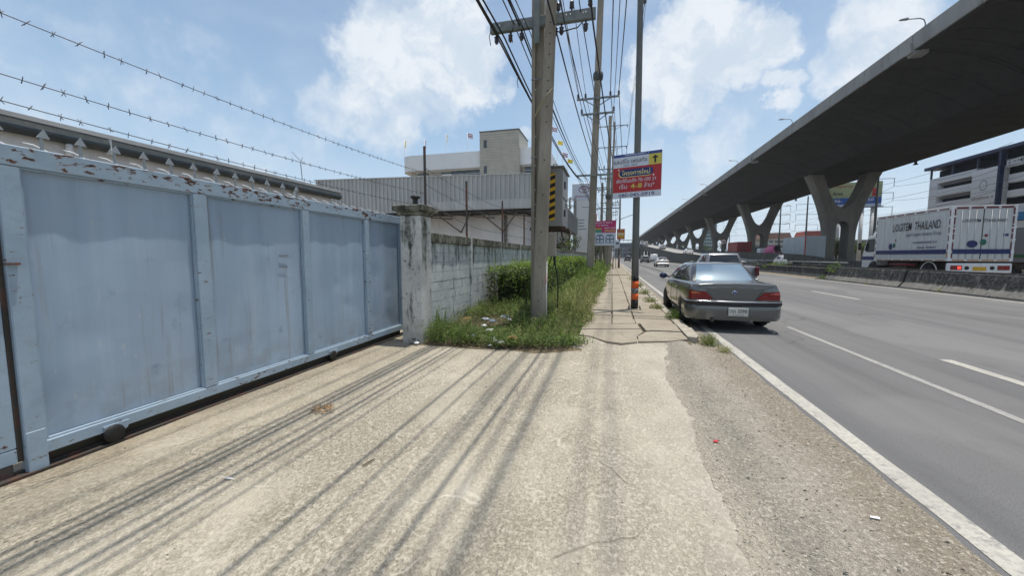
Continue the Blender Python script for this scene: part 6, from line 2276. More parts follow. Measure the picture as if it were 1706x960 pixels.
def box_truck():
    Z0 = .22
    white = mk('truck box white', (.56, .57, .565), .5, layers=(((.47, .475, .46), 1.3, .42, .68, .6, (1, 1, .3)), ((.32, .31, .28), 6, .60, .76, .5, (1, 1, .25))))
    cabw = paint('truck cab white', (.66, .67, .66), 0, .35)
    navy = mk('navy stripe', (.010, .022, .11), .45)
    t = thing('box_truck', 'white box truck with navy stripe and company lettering beyond the barriers', 'truck', (17.75, 24.5, Z0))
    zb, zt = 1.08, 3.80
    w = 1.25
    L_ = 5.65
    m = MB(); m.cbox(-w + .03, w - .03, .03, L_ - .02, zb + .03, zt - .03, .02); m.build('cargo_box', white, t)
    def part(nm, mat, *b, c=.008, par=None):
        m = MB(); m.cbox(*b, c); return m.build(nm, mat, par or t)
    # side doors: four panels with upright ribs
    for k in range(4):
        y0 = .10 + k * 1.37
        p = part('side_panel', white, -w, -w + .035, y0, y0 + 1.345, zb + .12, zt - .14)
        for r in range(3):
            yy = y0 + .22 + r * .42
            m = MB(); m.prism([(-w - .001, yy), (-w - .030, yy + .02), (-w - .030, yy + .06), (-w - .001, yy + .08)], 'z', zb + .42, zt - .22); m.build('rib', white, p)
    m = MB(); corr_poly = None
    # frame members
    frame = MAT['white']
    part('corner_post', frame, -w - .03, -w + .10, -.03, .09, zb, zt)
    part('corner_post', frame, w - .10, w + .03, -.03, .09, zb, zt)
    part('corner_post', frame, -w - .03, -w + .10, L_ - .1, L_ + .02, zb, zt)
    part('top_rail', frame, -w - .028, -w + .10, .091, L_ - .101, zt - .13, zt + .002)
    part('bottom_rail', frame, -w - .028, -w + .10, .091, L_ - .101, zb - .002, zb + .11)
    part('rear_header', frame, -w + .101, w - .101, -.028, .08, zt - .12, zt + .001)
    part('rear_sill', frame, -w + .101, w - .101, -.028, .08, zb - .001, zb + .09)
    part('roof_cap', frame, -w - .04, w + .04, -.04, L_ + .03, zt + .004, zt + .04)
    # rear doors
    for s in (-1, 1):
        d = part('rear_door', white, min(s * .015, s * (w - .105)), max(s * .015, s * (w - .105)), -.018, .03, zb + .095, zt - .125)
        for xx in (.3, .58, .86):
            m = MB(); m.tube([(s * xx, -.035, zb + .12), (s * xx, -.035, zt - .15)], .016, 6); m.build('lock_bar', white, d)
        for zz in (.45, 1.05, 1.65, 2.25):
            m = MB(); m.cbox(min(s * (w - .17), s * (w + .035)), max(s * (w - .17), s * (w + .035)), -.052, -.03, zb + zz - .035, zb + zz + .035, .006); m.build('hinge', frame, d)
    part('door_gap', MAT['plastic'], -.016, .016, -.026, .02, zb + .1, zt - .13, c=.003)
    # red-brown conspicuity strips in short dashes
    maroon = mk('maroon reflective strip', (.14, .028, .035), .5); ochre = mk('faded orange strip', (.46, .22, .05), .5)
    def dash(mat, *b):
        m = MB(); m.box(*b); m.build('reflective_strip', mat, t)
    for k in range(6):
        z0 = zb + .16 + k * .42
        c_ = maroon if k > 0 else ochre
        dash(c_, -w - .036, -w - .031, L_ - .085, L_ - .02, z0, z0 + .26)
        dash(c_, -w - .036, -w - .031, .02, .075, z0, z0 + .30)
        for s in (-1, 1): dash(maroon, s * (w - .105) - .03, s * (w - .105) + .03, -.038, -.033, z0, z0 + .36)
    for k in range(7):
        y0 = .15 + k * .78
        dash(maroon, -w - .034, -w - .029, y0, y0 + .62, zt - .10, zt - .04)
        dash(ochre, -w - .034, -w - .029, y0, y0 + .62, zb + .02, zb + .07)
    for k in range(4):
        x0 = -w + .15 + k * .58
        dash(maroon, x0, x0 + .48, -.036, -.030, zt - .11, zt - .02)
        dash(ochre, x0, x0 + .48, -.036, -.030, zb + .02, zb + .075)
    # navy stripe along side and rear
    part('stripe', navy, -w - .036, -w - .0315, .12, L_ - .12, zb + .37, zb + .60, c=.002)
    part('stripe', navy, -w + .11, w - .11, -.057, -.0535, zb + .37, zb + .60, c=.002)
    # lettering on the rear and on the side
    m = MB(); lettering(m, 'LOGITEM  THAILAND', .0, zt - .70, -.052, width=1.75, height=.15, bold=.004, depth=.003, shear=.25); m.build('lettering', MAT['ink'], t)
    Ms = Matrix.Translation((-w - .032, 0, 0)) @ Matrix.Rotation(radians(-90), 4, 'Z')
    # side faces -X: text runs from front (far) to rear (near)
    m = MB(); lettering(m, 'LOGITEM  THAILAND', -2.35, zt - .78, -.002, width=3.5, height=.46, bold=.006, depth=.004, shear=.15, mat=Ms)
    m.build('lettering', MAT['ink'], t)
    m = MB(); lettering(m, 'Japan Logistic Systems Group', -1.75, zt - 1.27, -.002, width=2.5, height=.25, bold=.0, depth=.004, shear=.2, mat=Ms); m.build('lettering', navy, t)
    m = MB(); print_row(m, -1.6, zt - 1.72, 1.7, .11, 31, -.006, mat=Ms); print_row(m, -1.45, zt - 2.0, 1.3, .10, 32, -.006, mat=Ms); m.build('small_print', navy, t)
    grn = flat('dot green', (.02, .13, .09), .5); red = flat('dot red', (.22, .02, .04), .5)
    def disc(x, z, rx, rz_, mat, side=False):
        m = MB()
        pts = [(x + rx * cos(a), z + rz_ * sin(a)) for a in [2 * pi * i / 18 for i in range(18)]]
        if side: m.add([(-w - .034, a, b) for a, b in pts], [tuple(range(18))])
        else: m.add([(a, -.053, b) for a, b in pts], [tuple(range(18))])
        m.build('printed_dot', mat, t)
    disc(-.38, zb + .86, .22, .18, navy); disc(.06, zb + .95, .12, .15, grn); disc(.14, zb + 1.28, .07, .07, red)
    disc(4.22, zb + .83, .15, .19, navy, True); disc(3.92, zb + .90, .10, .14, grn, True); disc(3.80, zb + 1.2, .05, .07, red, True)
    m = MB(); m.box(.82, 1.02, -.0225, -.019, zb + 1.23, zb + 1.36); m.build('sticker', MAT['navy'], t)
    # rear bumper beam and lamps
    b = part('rear_bumper', frame, -w - .02, w + .02, -.05, .10, .50, .98, c=.03)
    for s in (-1, 1):
        m = MB(); m.cbox(s * .93 - .23, s * .93 + .23, -.085, -.048, .64, .86, .012); l = m.build('tail_lamp', MAT['red_lens'], b)
        m = MB(); m.cbox(s * .93 - s * .0 + .04, s * .93 + .17, -.092, -.086, .69, .81, .006)
        if s < 0: m.build('lit_bulb', mk('lit brake lamp', (.6, .02, .02), .3, emit=((1, .05, .03), 2.0)), l)
        else: m.build('reflector', mk('dark red reflector', (.25, .01, .012), .2), l)
        m = MB(); m.lathe([(.0001, -.07), (.09, -.068), (.10, -.05)], (s * .5, 0, .74), 14, 'y'); m.build('round_lamp', MAT['plastic'], b)
    m = MB(); m.box(-.27, .27, -.062, -.052, .60, .80); m.build('number_plate', MAT['yellow'], b)
    # chassis, side guard, wheels
    part('chassis', MAT['darksteel'], -.45, .45, .1, 7.0, .62, zb - .01)
    part('fuel_tank', MAT['darksteel'], -1.15, -.55, 3.0, 4.1, .5, .95)
    m = MB(); m.tube([(-1.2, 2.3, .55), (-1.2, 4.3, .55)], .035, 6); m.tube([(-1.2, 2.3, .85), (-1.2, 4.3, .85)], .03, 6); m.build('side_guard', MAT['sign_red'], t)
    for s in (-1, 1):
        for y in (1.45, 6.05): wheel(t, s * 1.02, y, .44, .30, s, 6, 'rim')
        m = MB(); m.tube([(s * 1.08, 1.45 + .56 * cos(a), .46 + .56 * sin(a)) for a in [pi * i / 10 for i in range(11)]], .03, 6); m.build('mudguard', MAT['white'], t)
    # cab
    side = [(5.78, .55), (5.78, 2.62), (5.95, 2.72), (6.75, 2.66), (6.95, 2.5), (7.28, 1.62), (7.36, 1.25), (7.36, .45), (6.62, .45), (6.55, .80), (6.3, 1.0), (5.95, 1.0), (5.78, .8)]
    m = MB(); m.prism(side, 'x', -1.05, 1.05); c = m.build('cab', cabw, t)
    md = c.modifiers.new('b', 'BEVEL'); md.width = .05; md.segments = 3; md.limit_method = 'ANGLE'; bake(c)
    win = [(6.10, 1.62), (6.10, 2.48), (6.72, 2.46), (6.88, 2.40), (7.12, 1.72), (6.8, 1.60)]
    for s in (-1, 1):
        m = MB(); m.add([(s * 1.056, y, z) for y, z in win], [tuple(range(len(win)))]); g_ = m.build('side_window', MAT['glass'], c)
        m = MB(); m.cbox(min(s * 1.056, s * 1.066), max(s * 1.056, s * 1.066), 5.85, 7.30, 1.08, 1.32, .003); m.build('stripe', navy, c)
        m = MB(); m.cbox(min(s * 1.2, s * 1.36), max(s * 1.2, s * 1.36), 7.2, 7.3, 1.75, 2.25, .03); mm = m.build('mirror', MAT['plastic'], c)
        m = MB(); m.tube([(s * 1.05, 7.0, 2.35), (s * 1.28, 7.25, 2.3)], .02, 6); m.build('mirror_arm', MAT['plastic'], mm)
        m = MB(); m.cbox(min(s * 1.058, s * 1.075), max(s * 1.058, s * 1.075), 6.0, 6.14, 1.40, 1.45, .004); m.build('door_handle', MAT['plastic'], c)
    m = MB(); m.add([(-.92, 7.0, 2.44), (.92, 7.0, 2.44), (.95, 7.295, 1.66), (-.95, 7.295, 1.66)], [(0, 1, 2, 3)]); m.build('windscreen', MAT['glass'], c)
    m = MB(); m.add([(-.95, 5.8, 2.73), (.95, 5.8, 2.73), (.95, 5.8, 3.55), (-.95, 5.8, 3.55), (-.8, 6.85, 2.74), (.8, 6.85, 2.74)], [(0, 1, 2, 3), (0, 4, 5, 1), (3, 2, 5, 4), (0, 3, 4), (1, 5, 2)]); m.build('wind_deflector', cabw, c)


box_truck()


def container_lorry(loc, L_, H_, col, label, name, ribs=True, red_edge=False, W_=2.45, zb=1.1, dark=.6):
    t = thing(name, label, 'truck', loc)
    mm = mk(name + ' paint', col, .55, .1, layers=((tuple(c * dark for c in col), 1.1, .42, .70, .7, (1, 1, .4)),))
    w = W_ / 2
    m = MB(); m.box(-w + .04, w - .04, .04, L_ - .04, zb + .03, H_ - .03)
    m.build('container', mm, t)
    m = MB(); corrugated(m, (-w, L_ - .15, 0), (-w, .15, 0), zb + .12, H_ - .12, .46, -.03, (-1, 0)); m.build('ribbed_side', mm, t)
    for s in (-1, 1):
        m = MB(); m.cbox(min(s * .01, s * (w - .1)), max(s * .01, s * (w - .1)), -.02, .03, zb + .1, H_ - .1, .008); d = m.build('rear_door', mm, t)
        for xx in (.35, .8):
            m = MB(); m.tube([(s * xx, -.04, zb + .12), (s * xx, -.04, H_ - .12)], .018, 6); m.build('lock_bar', mm, d)
        for y in (-.025, L_ - .1):
            m = MB(); m.cbox(min(s * (w - .1), s * (w + .01)), max(s * (w - .1), s * (w + .01)), y, y + .13, zb, H_, .01); m.build('corner_post', MAT['sign_red'] if (red_edge and s < 0 and y < 0) else mm, t)
    m = MB(); m.cbox(-w - .005, w + .005, -.02, L_ + .01, H_ - .11, H_ + .01, .01); m.build('top_frame', mm, t)
    m = MB(); m.cbox(-w - .005, w + .005, -.02, L_ + .01, zb - .08, zb + .11, .01); m.build('bottom_frame', MAT['darksteel'], t)
    m = MB(); m.box(-.5, .5, .1, L_ + 2, .55, zb - .09); m.build('chassis', MAT['darksteel'], t)
    m = MB(); m.cbox(-w, w, -.06, .06, .6, .9, .02); b = m.build('rear_bumper', MAT['rusty'], t)
    for s in (-1, 1):
        m = MB(); m.cbox(s * .95 - .2, s * .95 + .2, -.09, -.061, .66, .82, .01); m.build('tail_lamp', MAT['red_lens'], b)
        for y in (1.1, 2.3, L_ + 1.2): wheel(t, s * (w - .18), y, .47, .3, s, 6)
    m = MB(); m.cbox(-w + .08, w - .08, L_ + .25, L_ + 2.0, .7, 2.75, .08); c = m.build('cab', MAT['white'], t)
    for s in (-1, 1):
        m = MB(); m.box(min(s * (w - .078), s * (w - .072)), max(s * (w - .078), s * (w - .072)), L_ + .8, L_ + 1.8, 1.7, 2.4); m.build('side_window', MAT['glass'], c)


container_lorry((27.45, 63, .22), 7.3, 4.15, (.42, .46, .47), 'pale grey ribbed box lorry in front of the nearest pier', 'box_lorry', red_edge=True, dark=.8)
container_lorry((24.2, 82, .22), 6.1, 4.05, (.24, .042, .035), 'dark red shipping container lorry left of the second pier', 'container_lorry', dark=.55)
suv((22.2, 86, .22), paint('silver minivan paint', (.42, .43, .43), .2), 'silver car with dark rear window left of the red container lorry', 'car')


def mixer():
    t = thing('mixer_truck', 'cement mixer truck with pink drum ahead of the pale grey lorry', 'truck', (25.9, 71.2, .22))
    pink = mk('pink drum paint', (.62, .12, .26), .5)
    m = MB()
    m.lathe([(.35, 0), (.62, .35), (1.0, 1.3), (1.05, 2.2), (.8, 3.2), (.35, 3.6)], (0, 0, 0), 20, 'y')
    m.build('drum', pink, t, loc=(0, .5, 2.35), rot=(radians(-8), 0, 0))
    m = MB(); m.lathe([(.30, 0), (.55, -.3), (.5, -.32), (.2, 0)], (0, 0, 0), 14, 'y'); m.build('hopper', MAT['darksteel'], t, loc=(0, .45, 2.6))
    m = MB(); m.box(-.5, .5, 0, 6, .7, 1.1); m.build('chassis', MAT['darksteel'], t)
    m = MB(); m.cbox(-1.1, 1.1, 4.4, 6.1, .7, 2.7, .08); m.build('cab', MAT['white'], t)
    m = MB(); m.bar((-.6, .6, 1.1), (-.3, .5, 2.2), .1); m.bar((.6, .6, 1.1), (.3, .5, 2.2), .1); m.box(-.9, .9, -.1, .1, .8, 1.3); m.build('drum_stand', MAT['white'], t)
    for s in (-1, 1):
        for y in (1.0, 2.2, 5.2): wheel(t, s * .95, y, .46, .3, s, 6)


mixer()
# ================================================================== far right: buildings, billboard, power line
def car_park():
    t = thing('parking_building', 'long white multistorey car park with navy open top floor beyond the elevated road', 'building', (60, 77, 0))
    wht = mk('car park white panel', (.86, .87, .88), .5, layers=(((.78, .79, .80), .25, .42, .68, .6),))
    navy = mk('navy steel roof edge', (.025, .035, .085), .5)
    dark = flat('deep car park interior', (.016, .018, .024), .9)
    grey = mk('grey soffit', (.25, .25, .255), .8)
    Y0, Y1 = -14.0, 18.0
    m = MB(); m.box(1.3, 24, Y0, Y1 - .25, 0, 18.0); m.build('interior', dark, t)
    # left half: storey bands with recessed openings between them
    for k, (z0, z1) in enumerate(((15.4, 16.5), (12.9, 14.2), (10.4, 11.7), (7.8, 9.2), (5.2, 6.6), (2.0, 4.0))):
        m = MB(); m.cbox(0, 1.0, 7.95, Y1 - 1.9, z0, z1, .03); b = m.build('storey_band', wht, t)
        m = MB(); m.box(.35, 1.28, 7.95, Y1 - 2.6, z0 - .5, z0 - .01); m.build('soffit', grey, b)
        m = MB(); m.box(-.012, -.003, 7.97, Y1 - 1.92, (z0 + z1) / 2, (z0 + z1) / 2 + .04); m.build('joint', grey, b)
    m = MB(); m.cbox(-.02, 1.1, Y1 - 1.89, Y1, 0, 16.5, .03); ep = m.build('end_panel', wht, t)
    for z in (6, 8.2, 10.4, 12.6, 14.8):
        m = MB(); m.box(-.032, -.023, Y1 - 1.88, Y1 - .01, z, z + .05); m.build('joint', grey, ep)
    # projecting plain panel with emblem
    m = MB(); m.cbox(-.6, .95, 3.35, 7.9, 3.5, 16.0, .04); p = m.build('plain_panel', wht, t)
    for z in (5.9, 8.0, 10.1, 12.2, 14.3):
        m = MB(); m.box(-.612, -.603, 3.37, 7.88, z, z + .05); m.build('joint', grey, p)
    pr = flat('faded print', (.42, .33, .36), .6)
    Ms = Matrix.Translation((-.62, 5.6, 0)) @ Matrix.Rotation(radians(-90), 4, 'Z')
    m = MB(); print_row(m, 0, 11.2, 3.9, .5, 41, 0, mat=Ms); m.build('lettering', pr, p)
    m = MB(); vs_, fs = [], []
    for i in range(24):
        a = 2 * pi * i / 24
        vs_ += [(-.62, 5.6 + .72 * cos(a), 13.3 + .85 * sin(a)), (-.62, 5.6 + .6 * cos(a), 13.3 + .7 * sin(a))]
    for i in range(24):
        a, b = 2 * i, 2 * ((i + 1) % 24); fs.append((a, b, b + 1, a + 1))
    m.add(vs_, fs); m.build('emblem', pr, p)
    # right half
    for k, (z0, z1) in enumerate(((13.1, 14.4), (10.8, 11.9), (8.3, 9.6), (5.6, 7.0))):
        m = MB(); m.cbox(.3, 1.25, Y0, 2.7, z0, z1, .03); m.build('storey_band', wht, t)
    m = MB(); m.cbox(-.1, .3, Y0, 2.7, 15.5, 16.7, .03); s = m.build('company_sign', MAT['white'], t)
    Mr = Matrix.Translation((-.11, 1.0, 0)) @ Matrix.Rotation(radians(-90), 4, 'Z')
    m = MB(); lettering(m, 'ELE', 1.3, 16.25, 0, width=1.5, height=.5, bold=.03, depth=.004, mat=Mr); m.build('lettering', MAT['ink'], s)
    m = MB(); print_row(m, -.05, 16.25, 1.0, .32, 44, -.005, mat=Mr); print_row(m, .4, 15.72, 3.6, .18, 45, -.005, mat=Mr)
    m.add([Mr @ Vector((x - 1.15, -.005, 16.25 + z)) for x, z in ((-.22, -.2), (0, .2), (.22, -.2), (.08, -.2), (0, -.05), (-.08, -.2))], [(0, 5, 4, 1), (1, 4, 3, 2)]); m.build('print', flat('sign grey ink', (.2, .2, .22), .6), s)
    m = MB(); m.box(-.65, -.1, 2.9, 3.3, 0, 18.2); m.build('corner_fin', navy, t)
    # navy roof and slender columns
    m = MB(); m.cbox(-.9, 24, Y0, Y1 + .3, 18.2, 18.75, .05); m.build('roof', navy, t)
    for y in (-6, 3.1, 7.9, 13.0, Y1 - .1):
        m = MB(); m.box(.0, .25, y - .12, y + .12, 16.5, 18.2); m.build('column', mk('blue grey column', (.10, .12, .16), .6), t)
    m = MB(); m.box(-.3, .6, -9, 2.6, 7.1, 8.25); m.build('shop_fascia', mk('blue shop fascia', (.03, .22, .50), .5), t)
    m = MB(); m.box(-.3, .6, -9, 2.6, 4.3, 5.5); m.build('shop_fascia', MAT['white'], t)


car_park()


def grey_lorry():
    t = thing('covered_lorry', 'plain grey lorry side with a green stripe at the right edge of the picture', 'truck', (20.9, 26.0, .22))
    g = mk('plain grey lorry side', (.20, .20, .205), .7)
    m = MB(); m.cbox(0, 2.4, 0, 7, 1.0, 2.9, .03); m.build('cargo_box', g, t)
    m = MB(); m.box(-.012, -.004, .02, 6.98, 1.25, 1.42); m.build('stripe', mk('green stripe', (.03, .12, .04), .6), t)
    m = MB(); m.box(.1, 2.3, .02, 7, .6, .98); m.build('chassis', MAT['darksteel'], t)
    m = MB(); m.box(.02, 2.38, -.012, -.004, 1.25, 1.42); m.build('stripe', mk('green rear stripe', (.03, .12, .04), .6), t)
    for y in (1.2, 5.5):
        for s, x in ((-1, .2), (1, 2.2)): wheel(t, x, y, .45, .3, s, 6)


grey_lorry()


def billboard():
    t = thing('billboard', 'big green and blue property billboard on white columns behind the nearest pier', 'billboard', (55.4, 110, 0), rz=radians(-6))
    m = MB(); m.box(-5.0, 5.0, 0, .5, 13.2, 19.0); b = m.build('board', MAT['signback'], t)
    def patch(x0, x1, z0, z1, mat, nm, d=.02):
        m = MB(); m.add([(x0, -d, z0), (x1, -d, z0), (x1, -d, z1), (x0, -d, z1)], [(0, 1, 2, 3)]); return m.build(nm, mat, b)
    patch(-5, 5, 15.4, 19.0, mk('billboard pale green', (.34, .37, .19), .6), 'green_field'); patch(-5, 5, 13.9, 15.4, mk('billboard blue', (.03, .10, .38), .6), 'blue_field'); patch(-5, 5, 13.2, 13.9, MAT['sign_white'], 'white_band')
    m = MB(); lettering(m, 'Property', -2.6, 18.1, 0, width=4.2, height=1.0, bold=.03, depth=.04); m.build('lettering', mk('billboard red brown ink', (.30, .12, .08), .6), b)
    m = MB(); lettering(m, 'Area', -3.4, 16.5, 0, width=2.0, height=.8, bold=.02, depth=.04); m.build('lettering', MAT['ink'], b)
    m = MB(); lettering(m, '096-', -3.5, 14.7, 0, width=2.2, height=.8, bold=.02, depth=.04); lettering(m, '750', 2.7, 14.8, 0, width=1.7, height=.7, bold=.02, depth=.04); m.build('lettering', MAT['sign_white'], b)
    m = MB(); print_row(m, 2.2, 17.6, 2.6, .5, 51, -.05); print_row(m, 2.0, 16.6, 1.6, .4, 52, -.05); m.build('print', MAT['ink'], b)
    m = MB(); m.add([(x + 3.6, -.05, z + 16.4) for x, z in ((-.5, -.8), (.5, -.8), (.4, .4), (.8, .4), (0, 1.3), (-.8, .4), (-.4, .4))], [(0, 1, 2, 6), (6, 2, 3, 4, 5)]); m.build('red_arrow', MAT['sign_red'], b)
    for x in (1.6, 3.6, -2.8):
        m = MB(); m.tube([(x, .3, 0), (x, .3, 13.2)], .38, 12); m.build('column', MAT['officewhite'], t)
    m = MB(); m.box(-5.2, 5.2, -.7, -.1, 13.0, 13.15); m.build('catwalk', MAT['galv'], t)


billboard()


def pylon(x, y, h, lab, round_ins=False):
    t = thing('power_pole', lab, 'power pole', (x, y, 0), group='steel power poles on the far side')
    m = MB(); m.tube([(0, 0, 0), (0, 0, h)], [.28, .14], 8); m.build('shaft', MAT['armgrey'], t)
    for k in range(3):
        z = h - 2.0 - k * 2.6
        m = MB(); m.bar((-2.6, 0, z), (2.6, 0, z), .08)
        for s in (-1, 1):
            m.bar((s * 2.5, 0, z), (s * 2.5, 0, z - 1.5), .06)
            if round_ins: m.tube([(s * 1.2, 0, z), (s * 1.7, 0, z + .35), (s * 2.3, 0, z + .3), (s * 2.6, 0, z)], .06, 5)
        m.build('crossarm', MAT['armgrey'], t)


pylon(48, 131.5, 18.2, 'steel power pole with drooping arms, left of the pale grey lorry', True)
pylon(48, 115.2, 16.8, 'steel power pole with three square arms, left of the nearest pier')
pylon(48, 88.4, 18.0, 'steel power pole standing before the big billboard')
pylon(50, 190, 19.5, 'far steel power pole between the second and third piers')
m = MB()
for k in range(3):
    for s in (-1, 1):
        P_ = [(48 + s * 2.5, 60, 15.0 - 2.6 * k), (48 + s * 2.5, 88.4, 14.5 - 2.6 * k), (48 + s * 2.5, 115.2, 13.3 - 2.6 * k), (48 + s * 2.5, 131.5, 14.7 - 2.6 * k), (50 + s * 2.5, 190, 16.0 - 2.6 * k), (50, 330, 14 - 2 * k)]
        for a, b in zip(P_, P_[1:]): m.tube(sag(a, b, .9, 8), .022, 5)
tag(m.build('power_lines', MAT['wire_bare'], fix=False), 'thin power lines strung between the far steel poles under the elevated road', 'power line')


def block(name, label, loc, w, d, h, wall, roof, windows=None, roof_h=.6, cat='building'):
    t = thing(name, label, cat, loc)
    m = MB(); m.box(-w / 2, w / 2, 0, d, 0, h); m.build('wall', wall, t)
    m = MB(); m.prism([(-w / 2 - .4, h), (w / 2 + .4, h), (w / 2 - .5, h + roof_h), (-w / 2 + .5, h + roof_h)], 'y', -.4, d + .4); m.build('roof', roof, t)
    if windows:
        nx, nz_, z0 = windows
        for i in range(nx):
            for k in range(nz_):
                x = -w / 2 + (i + .5) * w / nx; z = z0 + (h - z0) * (k + .25) / nz_
                m = MB(); m.box(x - w / nx * .36, x + w / nx * .36, -.06, -.01, z, z + (h - z0) / nz_ * .55); m.build('window', MAT['glass'], t)
    return t


brown = mk('brown roof', (.26, .15, .11), .8); cream = mk('cream render', (.46, .42, .36), .85); tower = mk('blue green tower facade', (.25, .36, .38), .5); redroof = mk('red tile roof', (.30, .08, .06), .8)
block('hall', 'cream building with brown roof seen beyond the pink mixer truck', (72, 200, 0), 11, 14, 9.5, cream, brown, (5, 2, 2), 2.6)
block('house', 'house with red roof peeping over the pale grey lorry', (69, 160, 0), 5, 8, 8.3, cream, redroof, (2, 2, 3), 2.2)
block('tower_block', 'hazy blue green tower block seen through the third gap of the piers', (67, 300, 0), 7.5, 10, 24, tower, tower, (5, 9, 2), .4)
block('long_shed', 'low dark shed far beyond the white truck cab', (70, 120, 0), 26, 10, 5.0, mk('dark shed wall', (.16, .16, .165), .8), MAT['corr_dark'], (8, 1, 1.5), .8)
block('far_shed', 'low grey shed between the first and second piers', (62, 175, 0), 22, 10, 6.0, mk('grey shed wall', (.28, .28, .28), .8), MAT['corr'], (6, 1, 2), .8)
block('shop_row', 'hazy shop row at the far end of the street', (-6, 250, 0), 12, 30, 9, cream, MAT['corr_dark'], (4, 3, 1), .4)
block('footbridge_block', 'dark hazy building beside the road at the vanishing end', (8.5, 330, 0), 14, 14, 12, mk('hazy dark wall', (.14, .15, .165), .8), MAT['corr_dark'], (4, 3, 1), .4)
block('far_block', 'distant pale block right of the vanishing end of the road', (22, 420, 0), 18, 14, 15, cream, MAT['corr_dark'], (5, 4, 2), .4)
# pedestrian bridge far ahead
t = thing('footbridge', 'dark footbridge spanning the road far ahead', 'bridge', (0, 205, 0))
m = MB(); m.box(-4, 15, 0, 2.4, 6.2, 7.5); m.build('deck', mk('footbridge paint', (.11, .13, .15), .8), t)
m = MB(); m.box(-4.5, 15.5, -.5, 2.9, 9.6, 9.8); m.build('roof', MAT['rooftile'], t)
for x in (-3.6, 14.4):
    m = MB(); m.box(x - .4, x + .4, .6, 1.8, 0, 6.2); m.build('column', MAT['pier'], t)
for i in range(9):
    m = MB(); m.box(-4 + i * 2.35 - .06, -4 + i * 2.35 + .06, .1, .25, 7.5, 9.6); m.build('post', MAT['galv'], t)


def speed_sign():
    t = thing('speed_sign', 'round white speed limit sign on the ramp parapet', 'sign', (22.4, 89, RAMP_Z(89)))
    m = MB(); m.tube([(0, 0, 0), (0, 0, 3.2)], .05, 8); m.build('post', MAT['galv'], t)
    m = MB(); m.lathe([(.0001, -.06), (.55, -.06), (.55, -.02)], (0, 0, 2.8), 20, 'y'); d = m.build('disc', MAT['sign_red'], t)
    m = MB(); m.lathe([(.0001, -.066), (.43, -.066), (.43, -.055)], (0, 0, 2.8), 20, 'y'); m.build('face', MAT['white'], d)
    m = MB(); lettering(m, '80', 0, 2.8, -.07, width=.5, height=.42, bold=.03, depth=.004); m.build('lettering', MAT['ink'], d)


speed_sign()
for i, (x, y) in enumerate(((15.5, 43.0), (15.5, 42.0), (15.5, 41.0))):
    t = thing('bollard', 'white striped bollard on the median, %s of three' % ('left', 'middle', 'right')[i], 'bollard', (x, y, .3), group='white bollards on the median')
    m = MB(); m.cbox(-.14, .14, -.11, .11, 0, .95, .02); m.build('post', MAT['white'], t)
    m = MB(); m.box(-.145, .145, -.115, .115, .35, .5); m.build('band', MAT['galv'], t)


